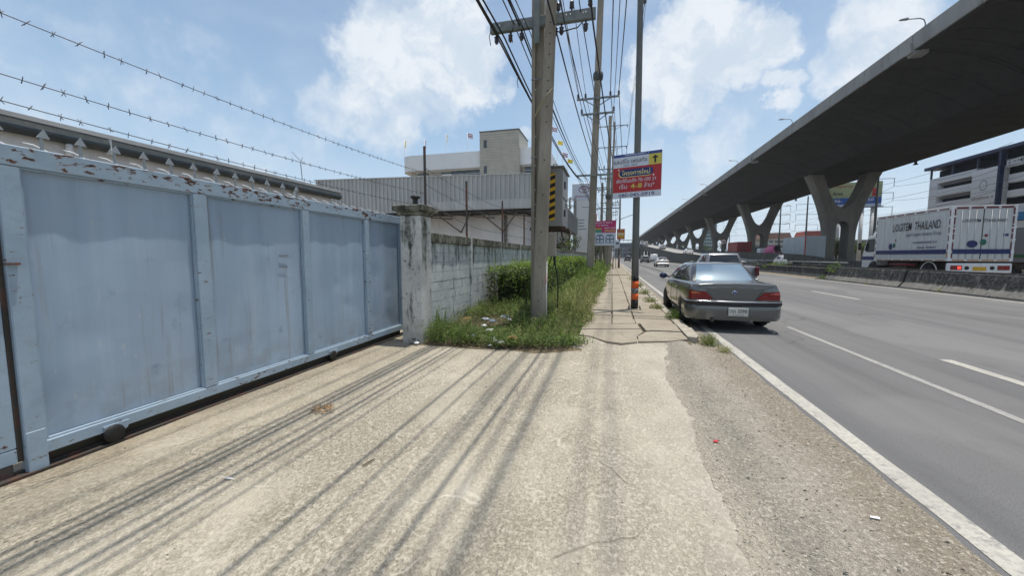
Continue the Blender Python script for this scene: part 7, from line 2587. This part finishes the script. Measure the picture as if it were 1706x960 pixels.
# ------------------------------------------------------------------ riders
def rider(loc, rz, label, mlabel, shirt, trousers, bike):
    """motorcycle with a seated rider"""
    t = thing('motorcycle', mlabel, 'motorcycle', loc, rz)
    bp = mk('motorcycle paint ' + label[:6] + str(loc[1]), bike, .35)
    m = MB(); m.prism([(.35, .55), (.2, .78), (.45, .82), (.85, .74), (1.15, .80), (1.32, .95), (1.40, .90), (1.30, .62), (1.0, .38), (.6, .36)], 'x', -.11, .11); m.build('body', bp, t)
    m = MB(); m.cbox(-.13, .13, .12, .85, .76, .84, .03); m.build('seat', MAT['plastic'], t)
    m = MB(); m.tube([(-.33, 1.2, 1.03), (-.12, 1.30, 1.06), (.12, 1.30, 1.06), (.33, 1.2, 1.03)], .016, 6); m.build('handlebar', MAT['darksteel'], t)
    m = MB(); m.tube([(0, 1.25, .95), (0, 1.48, .30)], .035, 6); m.build('fork', MAT['galv'], t)
    for y in (.28, 1.5): wheel(t, 0, y, .29, .09, 1, 6)
    m = MB(); m.cbox(-.07, .07, .06, .12, .62, .72, .01); m.build('tail_lamp', MAT['red_lens'], t)
    p = thing('person', label, 'person', loc, rz)
    # continuous skinned body: pelvis, spine, head stub, arms to the bars, legs to the pegs
    V = [(0, .50, .92), (0, .53, 1.12), (0, .60, 1.34), (0, .64, 1.46), (0, .66, 1.56)]
    E_ = [(0, 1), (1, 2), (2, 3), (3, 4)]
    Rr = [.15, .14, .16, .07, .06]
    def ch(start, pts, rs):
        k = start
        for q, r in zip(pts, rs):
            V.append(q); Rr.append(r); E_.append((k, len(V) - 1)); k = len(V) - 1
    for s in (-1, 1):
        ch(2, [(s * .19, .62, 1.40), (s * .27, .82, 1.20), (s * .31, 1.14, 1.08), (s * .31, 1.22, 1.06)], [.07, .055, .042, .045])
        ch(0, [(s * .11, .55, .90), (s * .17, .95, .80), (s * .16, .82, .40), (s * .16, .90, .32), (s * .16, 1.0, .32)], [.11, .085, .06, .05, .04])
    me = bpy.data.meshes.new('body'); me.from_pydata(V, E_, [])
    o = bpy.data.objects.new('body', me); COL.objects.link(o)
    sk = o.modifiers.new('skin', 'SKIN')
    for i, r in enumerate(Rr): me.skin_vertices[0].data[i].radius = (r, r)
    me.skin_vertices[0].data[0].use_root = True
    sb = o.modifiers.new('sub', 'SUBSURF'); sb.levels = 1; sb.render_levels = 1
    bake(o)
    for mm in (shirt, trousers, mk('skin tone %g' % loc[1], (.30, .17, .11), .6)): o.data.materials.append(mm)
    for pl in o.data.polygons:
        c = pl.center; pl.use_smooth = True
        pl.material_index = 1 if c.z < .93 and abs(c.x) < .3 and c.y < 1.12 else (2 if (c.z > 1.48 or c.y > 1.17) else 0)
    o.parent = p
    m = MB(); m.lathe([(.0001, -.11), (.07, -.09), (.10, 0), (.10, .06), (.07, .12), (.0001, .14)], (0, .68, 1.66), 14); m.build('head', o.data.materials[2], p)
    m = MB(); m.lathe([(.125, -.03), (.135, .03), (.12, .1), (.07, .16), (.0001, .175)], (0, .67, 1.67), 14); m.build('helmet', MAT['plastic'], p)
    for s in (-1, 1):
        for k in range(4):
            m = MB(); m.tube([(s * .31 + (k - 1.5) * .018, 1.22, 1.07), (s * .31 + (k - 1.5) * .018, 1.26, 1.085), (s * .31 + (k - 1.5) * .018, 1.27, 1.05)], .010, 5); m.build('finger', o.data.materials[2], p)
        m = MB(); m.tube([(s * .27, 1.20, 1.05), (s * .265, 1.235, 1.035), (s * .27, 1.26, 1.03)], .011, 5); m.build('thumb', o.data.materials[2], p)


rider((18.3, 48.5, .22), radians(8), 'person in a white and purple top riding a motorcycle beyond the median', 'dark motorcycle ridden past the white bollards beyond the median', mk('white shirt', (.62, .60, .64), .8), mk('dark trousers', (.03, .028, .035), .8), (.05, .02, .06))
rider((4.6, 150, .01), 0, 'person in dark clothes riding a motorcycle far down the road', 'motorcycle far down the road, left of the grey hatchback', mk('dark jacket', (.03, .03, .035), .8), mk('black trousers', (.02, .02, .025), .8), (.03, .03, .03))
# ================================================================== vegetation and litter
def leaf_quad(vs_, fs, p, n, s, rr, aspect=.5):
    """one folded leaf of length s at p, roughly facing n"""
    n = n.normalized()
    t = n.cross(Vector((rr.uniform(-1, 1), rr.uniform(-1, 1), rr.uniform(-1, 1))))
    if t.length < 1e-3: t = Vector((1, 0, 0))
    t.normalize(); b = n.cross(t)
    o = len(vs_)
    w = s * aspect * .5
    vs_ += [p - t * s * .5, p + b * w + n * w * .25, p + t * s * .5, p - b * w + n * w * .25]
    fs += [(o, o + 1, o + 2), (o, o + 2, o + 3)]


def hedge(name, label, x0, x1, y0, y1, h, n, seed, ls=.055):
    rr = random.Random(seed)
    t = thing(name, label, 'hedge', ((x0 + x1) / 2, y0, .08), group='clipped hedges along the wall')
    cx = (x0 + x1) / 2
    groups = {0: ([], []), 1: ([], [])}
    def surf(u, v, face):
        """point on the clipped outline with uneven bumps"""
        if face == 'top': p = Vector((x0 + u * (x1 - x0), y0 + v * (y1 - y0), h)); nn = Vector((0, 0, 1))
        elif face == 'right': p = Vector((x1, y0 + u * (y1 - y0), v * h)); nn = Vector((1, 0, 0))
        elif face == 'left': p = Vector((x0, y0 + u * (y1 - y0), v * h)); nn = Vector((-1, 0, 0))
        else: p = Vector((x0 + u * (x1 - x0), y0, v * h)); nn = Vector((0, -1, 0))
        return p, nn
    A = {'top': (x1 - x0) * (y1 - y0) * 1.5, 'right': (y1 - y0) * h, 'front': (x1 - x0) * h * 2.2, 'left': (y1 - y0) * h * .25}
    tot = sum(A.values())
    for face, a in A.items():
        k = int(n * a / tot)
        for _ in range(k):
            u, v = rr.random(), rr.random()
            p, nn = surf(u, v, face)
            bump = .16 * noise.noise(p * 1.7) + .09 * noise.noise(p * 5.3 + Vector((3, 1, 8))) + .035 * noise.noise(p * 13)
            # soft corners
            ex = min((p.x - x0), (x1 - p.x)); ey = (p.y - y0)
            if face == 'top': bump -= .16 * max(0, 1 - ex / .3) ** 2 + .22 * max(0, 1 - ey / .45) ** 2
            elif v > .7: bump -= .16 * ((v - .7) / .3) ** 2
            depth = rr.random() ** 2 * .20
            p = p + nn * (bump - depth) + Vector((rr.uniform(-.02, .02),) * 3)
            if p.z < .06: continue
            lean = Vector((rr.uniform(-1, 1), rr.uniform(-1, 1), rr.uniform(-.2, 1.1))) * .75
            thin = noise.noise(Vector((p.x * 1.7, p.y * 1.7, p.z * 1.7 + 5)))
            if face == 'front' and v < .55 and rr.random() < .35 + .5 * thin: continue
            old = (depth > .08) or (face != 'top' and rr.random() < .30 + .5 * (1 - v) + .2 * thin)  # deep leaves, and more of those low on the sides, get the darker leaf
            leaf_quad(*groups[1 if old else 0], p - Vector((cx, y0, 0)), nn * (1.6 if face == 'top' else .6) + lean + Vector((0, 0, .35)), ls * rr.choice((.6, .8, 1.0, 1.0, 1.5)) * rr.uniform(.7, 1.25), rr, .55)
    for _ in range(int((y1 - y0) * 14)):
        b = Vector((rr.uniform(x0, x1) - cx, rr.uniform(0, y1 - y0), h + .02))
        for k in range(rr.randint(4, 9)):
            leaf_quad(*groups[0], b + Vector((rr.gauss(0, .03), rr.gauss(0, .03), k * .022)), Vector((rr.uniform(-1, 1), rr.uniform(-1, 1), .8)), ls * rr.uniform(.7, 1.3), rr, .5)
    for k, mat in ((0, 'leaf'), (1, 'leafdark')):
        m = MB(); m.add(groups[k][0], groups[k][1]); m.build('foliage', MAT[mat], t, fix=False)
    # stems
    m = MB()
    yy = y0 + .12
    while yy < y1:
        for _ in range(3):
            bx = rr.uniform(x0 + .2, x1 - .2)
            p = Vector((bx - cx, yy - y0 + rr.uniform(-.2, .2), 0))
            q = p + Vector((rr.uniform(-.18, .18), rr.uniform(-.18, .18), h * .5)); s = q + Vector((rr.uniform(-.25, .25), rr.uniform(-.25, .25), h * .35))
            m.tube([p, q, s], [.022, .014, .006], 5)
        yy += .45
    m.build('stems', MAT['bark'], t, fix=False)
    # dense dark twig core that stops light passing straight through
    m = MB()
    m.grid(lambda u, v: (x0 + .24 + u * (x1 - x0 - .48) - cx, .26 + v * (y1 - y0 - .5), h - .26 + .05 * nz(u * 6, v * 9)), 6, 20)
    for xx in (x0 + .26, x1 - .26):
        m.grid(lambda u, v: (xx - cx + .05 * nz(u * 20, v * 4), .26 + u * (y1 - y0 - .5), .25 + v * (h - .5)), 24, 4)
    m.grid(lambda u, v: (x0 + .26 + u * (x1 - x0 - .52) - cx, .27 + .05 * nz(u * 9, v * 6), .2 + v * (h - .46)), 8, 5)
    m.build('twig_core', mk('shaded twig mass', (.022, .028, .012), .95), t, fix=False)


hedge('hedge', 'nearest clipped hedge against the stained wall, bare at its lower left', -3.30, -2.02, 9.9, 16.8, 1.22, 26000, 11, .05)
hedge('hedge', 'second clipped hedge behind the nearest utility pole', -3.25, -2.0, 17.6, 33, 1.32, 20000, 12, .075)


def weeds():
    rr = random.Random(21)
    G3 = {k: ([], []) for k in ('weed', 'dryweed', 'grass')}
    def edge_x(y):          # right-hand edge of the weeds along the pavement
        return -.46 + .20 * nz(3.3, y * .6) + .14 * nz(7, y * 2.2) + .08 * nz(2, y * 6) + .18 * smooth(30, 60, y)
    def inside(x, y):
        f = 6.08 + .16 * nz(x * 1.3, 5.1) + .22 * smooth(-3.0, -3.5, x) + .38 * smooth(-1.1, -.4, x)
        return y > f and x < edge_x(y)
    def plant(x, y, h, kind, nl, ls, spread):
        vs_, fs = G3[kind]
        base = Vector((x, y, .05 + .05 * nz(x * .9, y * .7) + .08 * smooth(7, 8.5, y) * smooth(-.4, -1, x)))
        for _ in range(nl):
            f = rr.random()
            p = base + Vector((rr.gauss(0, spread), rr.gauss(0, spread), h * f * rr.uniform(.6, 1.1) + .01))
            leaf_quad(vs_, fs, p, Vector((rr.uniform(-.8, .8), rr.uniform(-.8, .8), rr.uniform(.4, 1.6))), ls * rr.uniform(.6, 1.3), rr, .5)
    def blades(x, y, h, kind, nb):
        vs_, fs = G3[kind]
        z = .04
        for _ in range(nb):
            a = rr.uniform(0, 2 * pi); l = h * rr.uniform(.5, 1.15); bend = rr.uniform(.15, .7) * l
            p = Vector((x + rr.gauss(0, .05), y + rr.gauss(0, .05), z)); d = Vector((cos(a), sin(a), 0)); s = Vector((-d.y, d.x, 0)) * rr.uniform(.004, .008) * (1 + .06 * y)
            o = len(vs_)
            q = p + d * bend * .35 + Vector((0, 0, l * .65)); e = p + d * bend + Vector((0, 0, l))
            vs_ += [p - s, p + s, q + s * .8, q - s * .8, e]
            fs += [(o, o + 1, o + 2, o + 3), (o + 3, o + 2, o + 4)]
    n = 0
    while n < 8200:
        y = 5.9 + 14 * rr.random() ** 1.7
        x = rr.uniform(-3.45, -.25)
        if not inside(x, y): continue
        n += 1
        if -3.25 < x < -2.05 and 10.2 < y: continue
        bare = noise.noise(Vector((x * 1.1, y * 1.1, 2)))
        # a bare, littered patch between pillar and hedge
        if ((x + 2.75) / .75) ** 2 + ((y - 7.75) / .75) ** 2 < 1 and rr.random() < .75: continue
        # small clearing at the front of the pole
        nearwall = smooth(-1.9, -3.2, x)
        right = smooth(-1.6, -.9, x) * smooth(7.5, 9.0, y)
        h = (.11 + .14 * max(0, bare + .3) + .16 * nearwall * smooth(7.2, 6.4, y) + .22 * right + .10 * smooth(-.5, -1.2, x) * smooth(6.5, 8, y)) * rr.uniform(.7, 1.3)
        h *= .35 + .65 * smooth(0, .35, edge_x(y) - x) if y > 7 else 1
        kind = 'dryweed' if rr.random() < .06 + .66 * right + (.12 if bare < -.2 else 0) else ('grass' if rr.random() < .12 else 'weed')
        plant(x, y, h, kind, 12, .026 + .0016 * y, .06)
        if rr.random() < .05 + .16 * right: blades(x, y, h * 1.5 + .06, 'dryweed' if kind == 'dryweed' else 'grass', 3)
    n = 0
    while n < 2600:
        y = 16 + 60 * rr.random() ** 1.8
        x = rr.uniform(-3.3, -.1)
        if not inside(x, y): continue
        if -3.25 < x < -2.05 and y < 34: continue
        n += 1
        h = (.25 + .45 * smooth(18, 24, y) * smooth(-.2, -.9, x)) * rr.uniform(.6, 1.2) * (.4 + .6 * smooth(0, .5, edge_x(y) - x))
        kind = 'grass' if rr.random() < .8 else ('weed' if rr.random() < .6 else 'dryweed')
        plant(x, y, h, kind, 7, .10 + .002 * y, .12)
        blades(x, y, h * 1.25, 'grass', 5)
    for k, (v, f) in G3.items():
        m = MB(); m.add(v, f)
        nm, lab = {'weed': ('verge_weeds', 'dark green creeping weeds covering the verge round the pole foot'), 'dryweed': ('dry_weeds', 'yellowish dry weeds along the pavement edge'), 'grass': ('verge_grass', 'bright green grass growing along the verge')}[k]
        tag(m.build(nm, MAT[k], fix=False), lab, 'weeds' if k != 'grass' else 'grass', kind='stuff')


weeds()


def tuft(loc, r, h, n, kinds, label, seed, name='weed_tuft', ls=.035, cat='weed'):
    rr = random.Random(seed)
    t = thing(name, label, cat, loc, group='weed tufts')
    for kind in kinds:
        vs_, fs = [], []
        for _ in range(n):
            a = rr.uniform(0, 2 * pi); d = r * sqrt(rr.random())
            p = Vector((d * cos(a), d * sin(a) * 1.3, h * rr.random() * (1 - .7 * (d / r) ** 2) + .01))
            leaf_quad(vs_, fs, p, Vector((rr.uniform(-1, 1), rr.uniform(-1, 1), rr.uniform(.1, 1.2))), ls * rr.uniform(.6, 1.4), rr, .45)
            if rr.random() < .3:
                o = len(vs_); b = Vector((d * cos(a) * .4, d * sin(a) * .4, 0)); e = Vector((d * cos(a) * 1.2, d * sin(a) * 1.3, h * rr.uniform(.5, 1.1))); s = Vector((-sin(a), cos(a), 0)) * .004
                vs_ += [b - s, b + s, e]; fs.append((o, o + 1, o + 2))
        m = MB(); m.add(vs_, fs); m.build('leaves', MAT[kind], t, fix=False)


tuft((1.42, 9.55, .09), .20, .26, 240, ('weed', 'grass'), 'green weed growing over the kerb beside the rear wheel of the parked car', 1)
tuft((1.22, 11.3, .09), .20, .16, 170, ('dryweed', 'weed'), 'dry weed patch on the pavement edge right of the lamp post', 2)
tuft((1.20, 12.9, .09), .24, .20, 170, ('dryweed', 'weed'), 'dry weed patch along the kerb just beyond the lamp post', 3)
tuft((1.22, 15.5, .09), .22, .22, 120, ('dryweed', 'weed'), 'dry weed patch on the kerb level with the parked car bonnet', 4, ls=.05)
tuft((1.25, 19.5, .09), .25, .25, 110, ('dryweed', 'weed'), 'farther dry weed patch on the kerb edge', 5, ls=.06)
tuft((1.2, 24.5, .09), .3, .3, 100, ('dryweed',), 'small dry bush far along the kerb edge', 6, ls=.08)
tuft((1.66, 7.25, .005), .17, .22, 260, ('dryweed', 'weed'), 'dry weeds in the gutter at the broken kerb end', 7, ls=.028)
tuft((1.78, 6.75, .01), .14, .12, 160, ('dryweed',), 'yellow dry weeds on the road edge in front of the broken kerb end', 8, ls=.026)
tuft((14.0, 29.4, .5), .45, .75, 200, ('grass',), 'bright green bush growing at the joint of wall and barriers', 9, ls=.12, name='bush', cat='bush')
tuft((14.9, 40.5, .45), 1.3, .6, 380, ('grass', 'weed'), 'green bush on top of the low wall before the white bollards', 10, ls=.14, name='bush', cat='bush')
tuft((14.9, 35.0, .45), 1.0, .35, 200, ('dryweed',), 'dry brown bush on the low wall left of the white truck', 11, ls=.12, name='bush', cat='bush')
tuft((14.9, 46, .45), 1.2, .35, 200, ('dryweed', 'weed'), 'dry grass on the low wall right behind the pickup', 12, ls=.13, name='bush', cat='bush')
tuft((13.62, 20.5, .02), .16, .16, 90, ('dryweed',), 'brown weed tuft at the foot of a sloped barrier joint', 13, ls=.05)
tuft((13.62, 25.3, .02), .14, .14, 80, ('dryweed',), 'brown weed tuft at a farther barrier joint', 14, ls=.05)
tuft((13.6, 29.9, .02), .25, .4, 90, ('grass',), 'small green weed at the end of the barrier row', 15, ls=.08)


def tree(loc, h, r, seed, label, n=1500, ls=.5):
    rr = random.Random(seed)
    t = thing('tree', label, 'tree', loc, group='far trees')
    m = MB(); m.tube([(0, 0, 0), (rr.uniform(-.2, .2), 0, h * .35), (rr.uniform(-.3, .3), .1, h * .75)], [r * .09, r * .07, r * .02], 7)
    for k in range(5):
        a = rr.uniform(0, 6.28); z = h * rr.uniform(.35, .55)
        m.tube([(0, 0, z), (cos(a) * r * .4, sin(a) * r * .4, z + h * .15), (cos(a) * r * .7, sin(a) * r * .7, z + h * .25)], [r * .045, r * .03, r * .01], 5)
    m.build('trunk', MAT['bark'], t)
    cl = [Vector((rr.gauss(0, r * .42), rr.gauss(0, r * .42), h * rr.uniform(.45, .95))) for _ in range(14)]
    vs_, fs = [], []
    for _ in range(n):
        c = rr.choice(cl); d = Vector((rr.gauss(0, 1), rr.gauss(0, 1), rr.gauss(0, .8))).normalized() * r * .36 * rr.random() ** .4
        leaf_quad(vs_, fs, c + d, d + Vector((0, 0, .4)), ls * rr.uniform(.6, 1.3), rr, .6)
    m = MB(); m.add(vs_, fs); m.build('crown', MAT['leafdark' if seed % 2 else 'weed'], t, fix=False)


tree((-5.3, 43, 0), 3.6, 1.9, 3, 'dark leafy tree behind the wall below the dealer pylon', 1400, .22)
tree((-4.8, 38, 0), 3.0, 1.2, 4, 'small tree behind the wall under the clad building corner', 800, .18)
tree((-4.5, 120, 0), 6, 3, 5, 'far roadside tree behind the pink signboard', 900, .5)
tree((-3.2, 160, 0), 8, 4, 6, 'hazy roadside tree at the far end of the pavement', 900, .6)
tree((-4, 200, 0), 9, 4.5, 7, 'hazy tree at the vanishing end of the pavement', 900, .7)
tree((60, 150, 0), 7, 4, 8, 'dark tree under the elevated road behind the pale grey lorry', 900, .6)
tree((50, 105, 0), 5.5, 3.2, 9, 'dark tree beside the billboard columns behind the white truck cab', 900, .5)
tree((58, 112, 0), 5, 3.0, 10, 'dark low tree right of the billboard columns', 900, .5)
tree((52, 240, 0), 8, 6, 11, 'hazy tree seen through the arch of the second pier', 900, .8)
tree((42, 300, 0), 9, 7, 12, 'hazy tree far away below the elevated road', 900, .9)


# ------------------------------------------------------------------ litter
def crumple(loc, sx, sy, sz, mat, label, cat, seed, name, rz=0.0):
    sx, sy, sz = sx * .8, sy * .8, sz * .7
    rr = random.Random(seed)
    bm = bmesh.new(); bmesh.ops.create_icosphere(bm, subdivisions=2, radius=1.0)
    for v in bm.verts:
        d = 1 + .6 * noise.noise(v.co * 2.3 + Vector((seed, 0, 0))) + rr.uniform(-.22, .22)
        v.co = Vector((v.co.x * sx * d, v.co.y * sy * d, max(-.2, v.co.z) * sz * d + sz * .3))
    m = MB(); m.bm(bm)
    return tag(m.build(name, mat, loc=loc, rot=(rr.uniform(-.2, .2), rr.uniform(-.2, .2), rz)), label, cat)


paper = mk('crumpled white paper', (.66, .67, .66), .8); pal = mk('pale plastic bag', (.52, .56, .57), .4); foam = mk('orange foam', (.42, .23, .09), .9, layers=(((.26, .14, .06), 12, .5, .7, .7),))
brownl = mk('dry leaves', (.23, .12, .05), .9, layers=(((.36, .22, .10), 9, .45, .65, .8),))
crumple((-1.62, 6.22, .15), .10, .075, .06, foam, 'lump of orange brown foam lying in the weeds by the pole', 'foam', 1, 'foam_lump')
crumple((-2.32, 6.24, .14), .055, .05, .05, mk('pale blue wrapper', (.50, .62, .64), .6), 'pale blue crumpled wrapper at the weed edge, left of the white box', 'wrapper', 2, 'wrapper')
crumple((-2.13, 6.58, .20), .085, .04, .035, paper, 'white crumpled paper in the weeds above the blue wrapper', 'paper', 3, 'paper', .5)
crumple((-2.35, 7.45, .21), .11, .07, .05, paper, 'largest white paper heap on the bare patch before the hedge', 'paper', 4, 'paper', .7)
crumple((-2.20, 7.85, .24), .12, .08, .05, pal, 'pale plastic bag right of the white paper heap', 'bag', 5, 'plastic_bag')
crumple((-2.55, 7.65, .21), .13, .05, .04, pal, 'pale torn bag left of the white paper heap', 'bag', 6, 'plastic_bag', .4)
crumple((-2.05, 7.65, .23), .06, .05, .04, paper, 'small white paper scrap by the foot of the hedge', 'paper', 7, 'paper')
crumple((-2.40, 7.05, .19), .07, .05, .03, paper, 'white paper scrap in front of the paper heap', 'paper', 8, 'paper')
crumple((-2.98, 7.65, .2), .09, .07, .05, mk('yellow orange wrapper', (.56, .36, .12), .7), 'yellowish wrapper on the bare patch near the wall', 'wrapper', 9, 'wrapper')
crumple((-1.98, 6.12, .03), .05, .05, .035, paper, 'small white scrap at the driveway edge, left of the white box', 'paper', 10, 'paper')
crumple((-3.28, 5.98, .03), .06, .05, .03, pal, 'pale scrap at the foot of the gate pillar', 'paper', 12, 'paper')
# white sandal-like box lid
t = thing('food_box', 'white foam food box lying open at the weed edge', 'box', (-1.83, 6.14, .10), rz=radians(-38))
m = MB(); m.cbox(-.12, .12, -.055, .055, 0, .025, .012); m.build('tray', paper, t)
m = MB(); m.cbox(-.20, -.115, -.05, .05, .01, .05, .012); m.build('lid', pal, t)
# dry leaf heap on the driveway
rr = random.Random(3)
vs_, fs = [], []
for _ in range(120):
    a = rr.uniform(0, 6.28); d = .13 * sqrt(rr.random())
    leaf_quad(vs_, fs, Vector((d * cos(a) * 1.0, d * sin(a) * .8, .012 + .02 * rr.random() * (1 - d / .13))), Vector((rr.uniform(-.5, .5), rr.uniform(-.5, .5), 1)), rr.uniform(.02, .045), rr, .4)
m = MB(); m.add(vs_, fs)
tag(m.build('leaf_heap', brownl, loc=(-2.80, 3.18, .0), fix=False), 'small heap of dry brown leaves on the driveway near the gate', 'leaves')


def bit(loc, pts, mat, label, cat, name, th=.003):
    m = MB(); m.prism(pts, 'z', 0, th)
    tag(m.build(name, mat, loc=loc), label, cat)


bit((.86, 3.40, .018), [(-.02, -.02), (.015, -.025), (.025, .02), (-.01, .015)], MAT['sign_red'], 'tiny red wrapper on the rough asphalt edge', 'wrapper', 'wrapper')
bit((1.52, 2.60, .020), [(-.025, -.008), (.02, -.014), (.03, .006), (-.015, .012)], paper, 'tiny white scrap on the rough asphalt near the white line', 'paper', 'paper')
bit((1.48, 1.98, .020), [(-.03, -.004), (.02, -.012), (.03, .006), (-.02, .008)], mk('green leaf scrap', (.08, .24, .07), .7), 'tiny green scrap at the bottom right by the white line', 'leaf', 'leaf_scrap')
bit((-2.55, 1.98, .006), [(-.05, -.004), (.0, -.012), (.05, .004), (.0, .003)], paper, 'thin white strip lying on the driveway at the left', 'paper', 'paper')
m = MB(); m.tube([(0, 0, .008), (.02, .06, .012), (.03, .11, .008)], [.004, .005, .003], 5)
tag(m.build('twig', MAT['bark'], loc=(-1.75, 2.35, .0)), 'short twig lying across the driveway', 'twig')
# stones and crumbs
rr = random.Random(9)
m = MB()
for _ in range(900):
    y = rr.uniform(1.2, 7.2); x = rr.choice((rr.uniform(.6, 1.9), rr.uniform(.75, 1.8), rr.uniform(-3.8, 1)))
    s = rr.uniform(.003, .009)
    p = [Vector((x + rr.uniform(-s, s), y + rr.uniform(-s, s), .012 + (.10 * smooth(5.7, 7, y) if -.6 < x < 1.2 else 0) + k)) for k in (0, 0, 0, s)]
    p[0].x -= s; p[1].x += s; p[2].y += s
    m.add(p, [(0, 1, 2), (0, 1, 3), (1, 2, 3), (2, 0, 3)])
tag(m.build('loose_gravel', mk('grit', (.26, .24, .21), .9, layers=(((.10, .095, .09), 40, .45, .6, .8),)), fix=False), 'loose grit scattered over driveway and road edge', 'gravel', kind='stuff')

# ================================================================== thin summer haze
m = MB(); m.box(-1510, 1510, -310, 2410, -1.3, 26)
hz_mat = bpy.data.materials.new('thin haze'); hz_mat.use_nodes = True
hn, hl = hz_mat.node_tree.nodes, hz_mat.node_tree.links
for n_ in list(hn):
    if n_.type == 'BSDF_PRINCIPLED': hn.remove(n_)
pv = hn.new('ShaderNodeVolumePrincipled')
pv.inputs['Color'].default_value = (.80, .86, .92, 1)
pv.inputs['Density'].default_value = .00032
pv.inputs['Anisotropy'].default_value = .2
hl.new(pv.outputs[0], hn['Material Output'].inputs['Volume'])
tag(m.build('haze', hz_mat), 'thin pale haze in the air over the whole street', 'haze', kind='stuff')
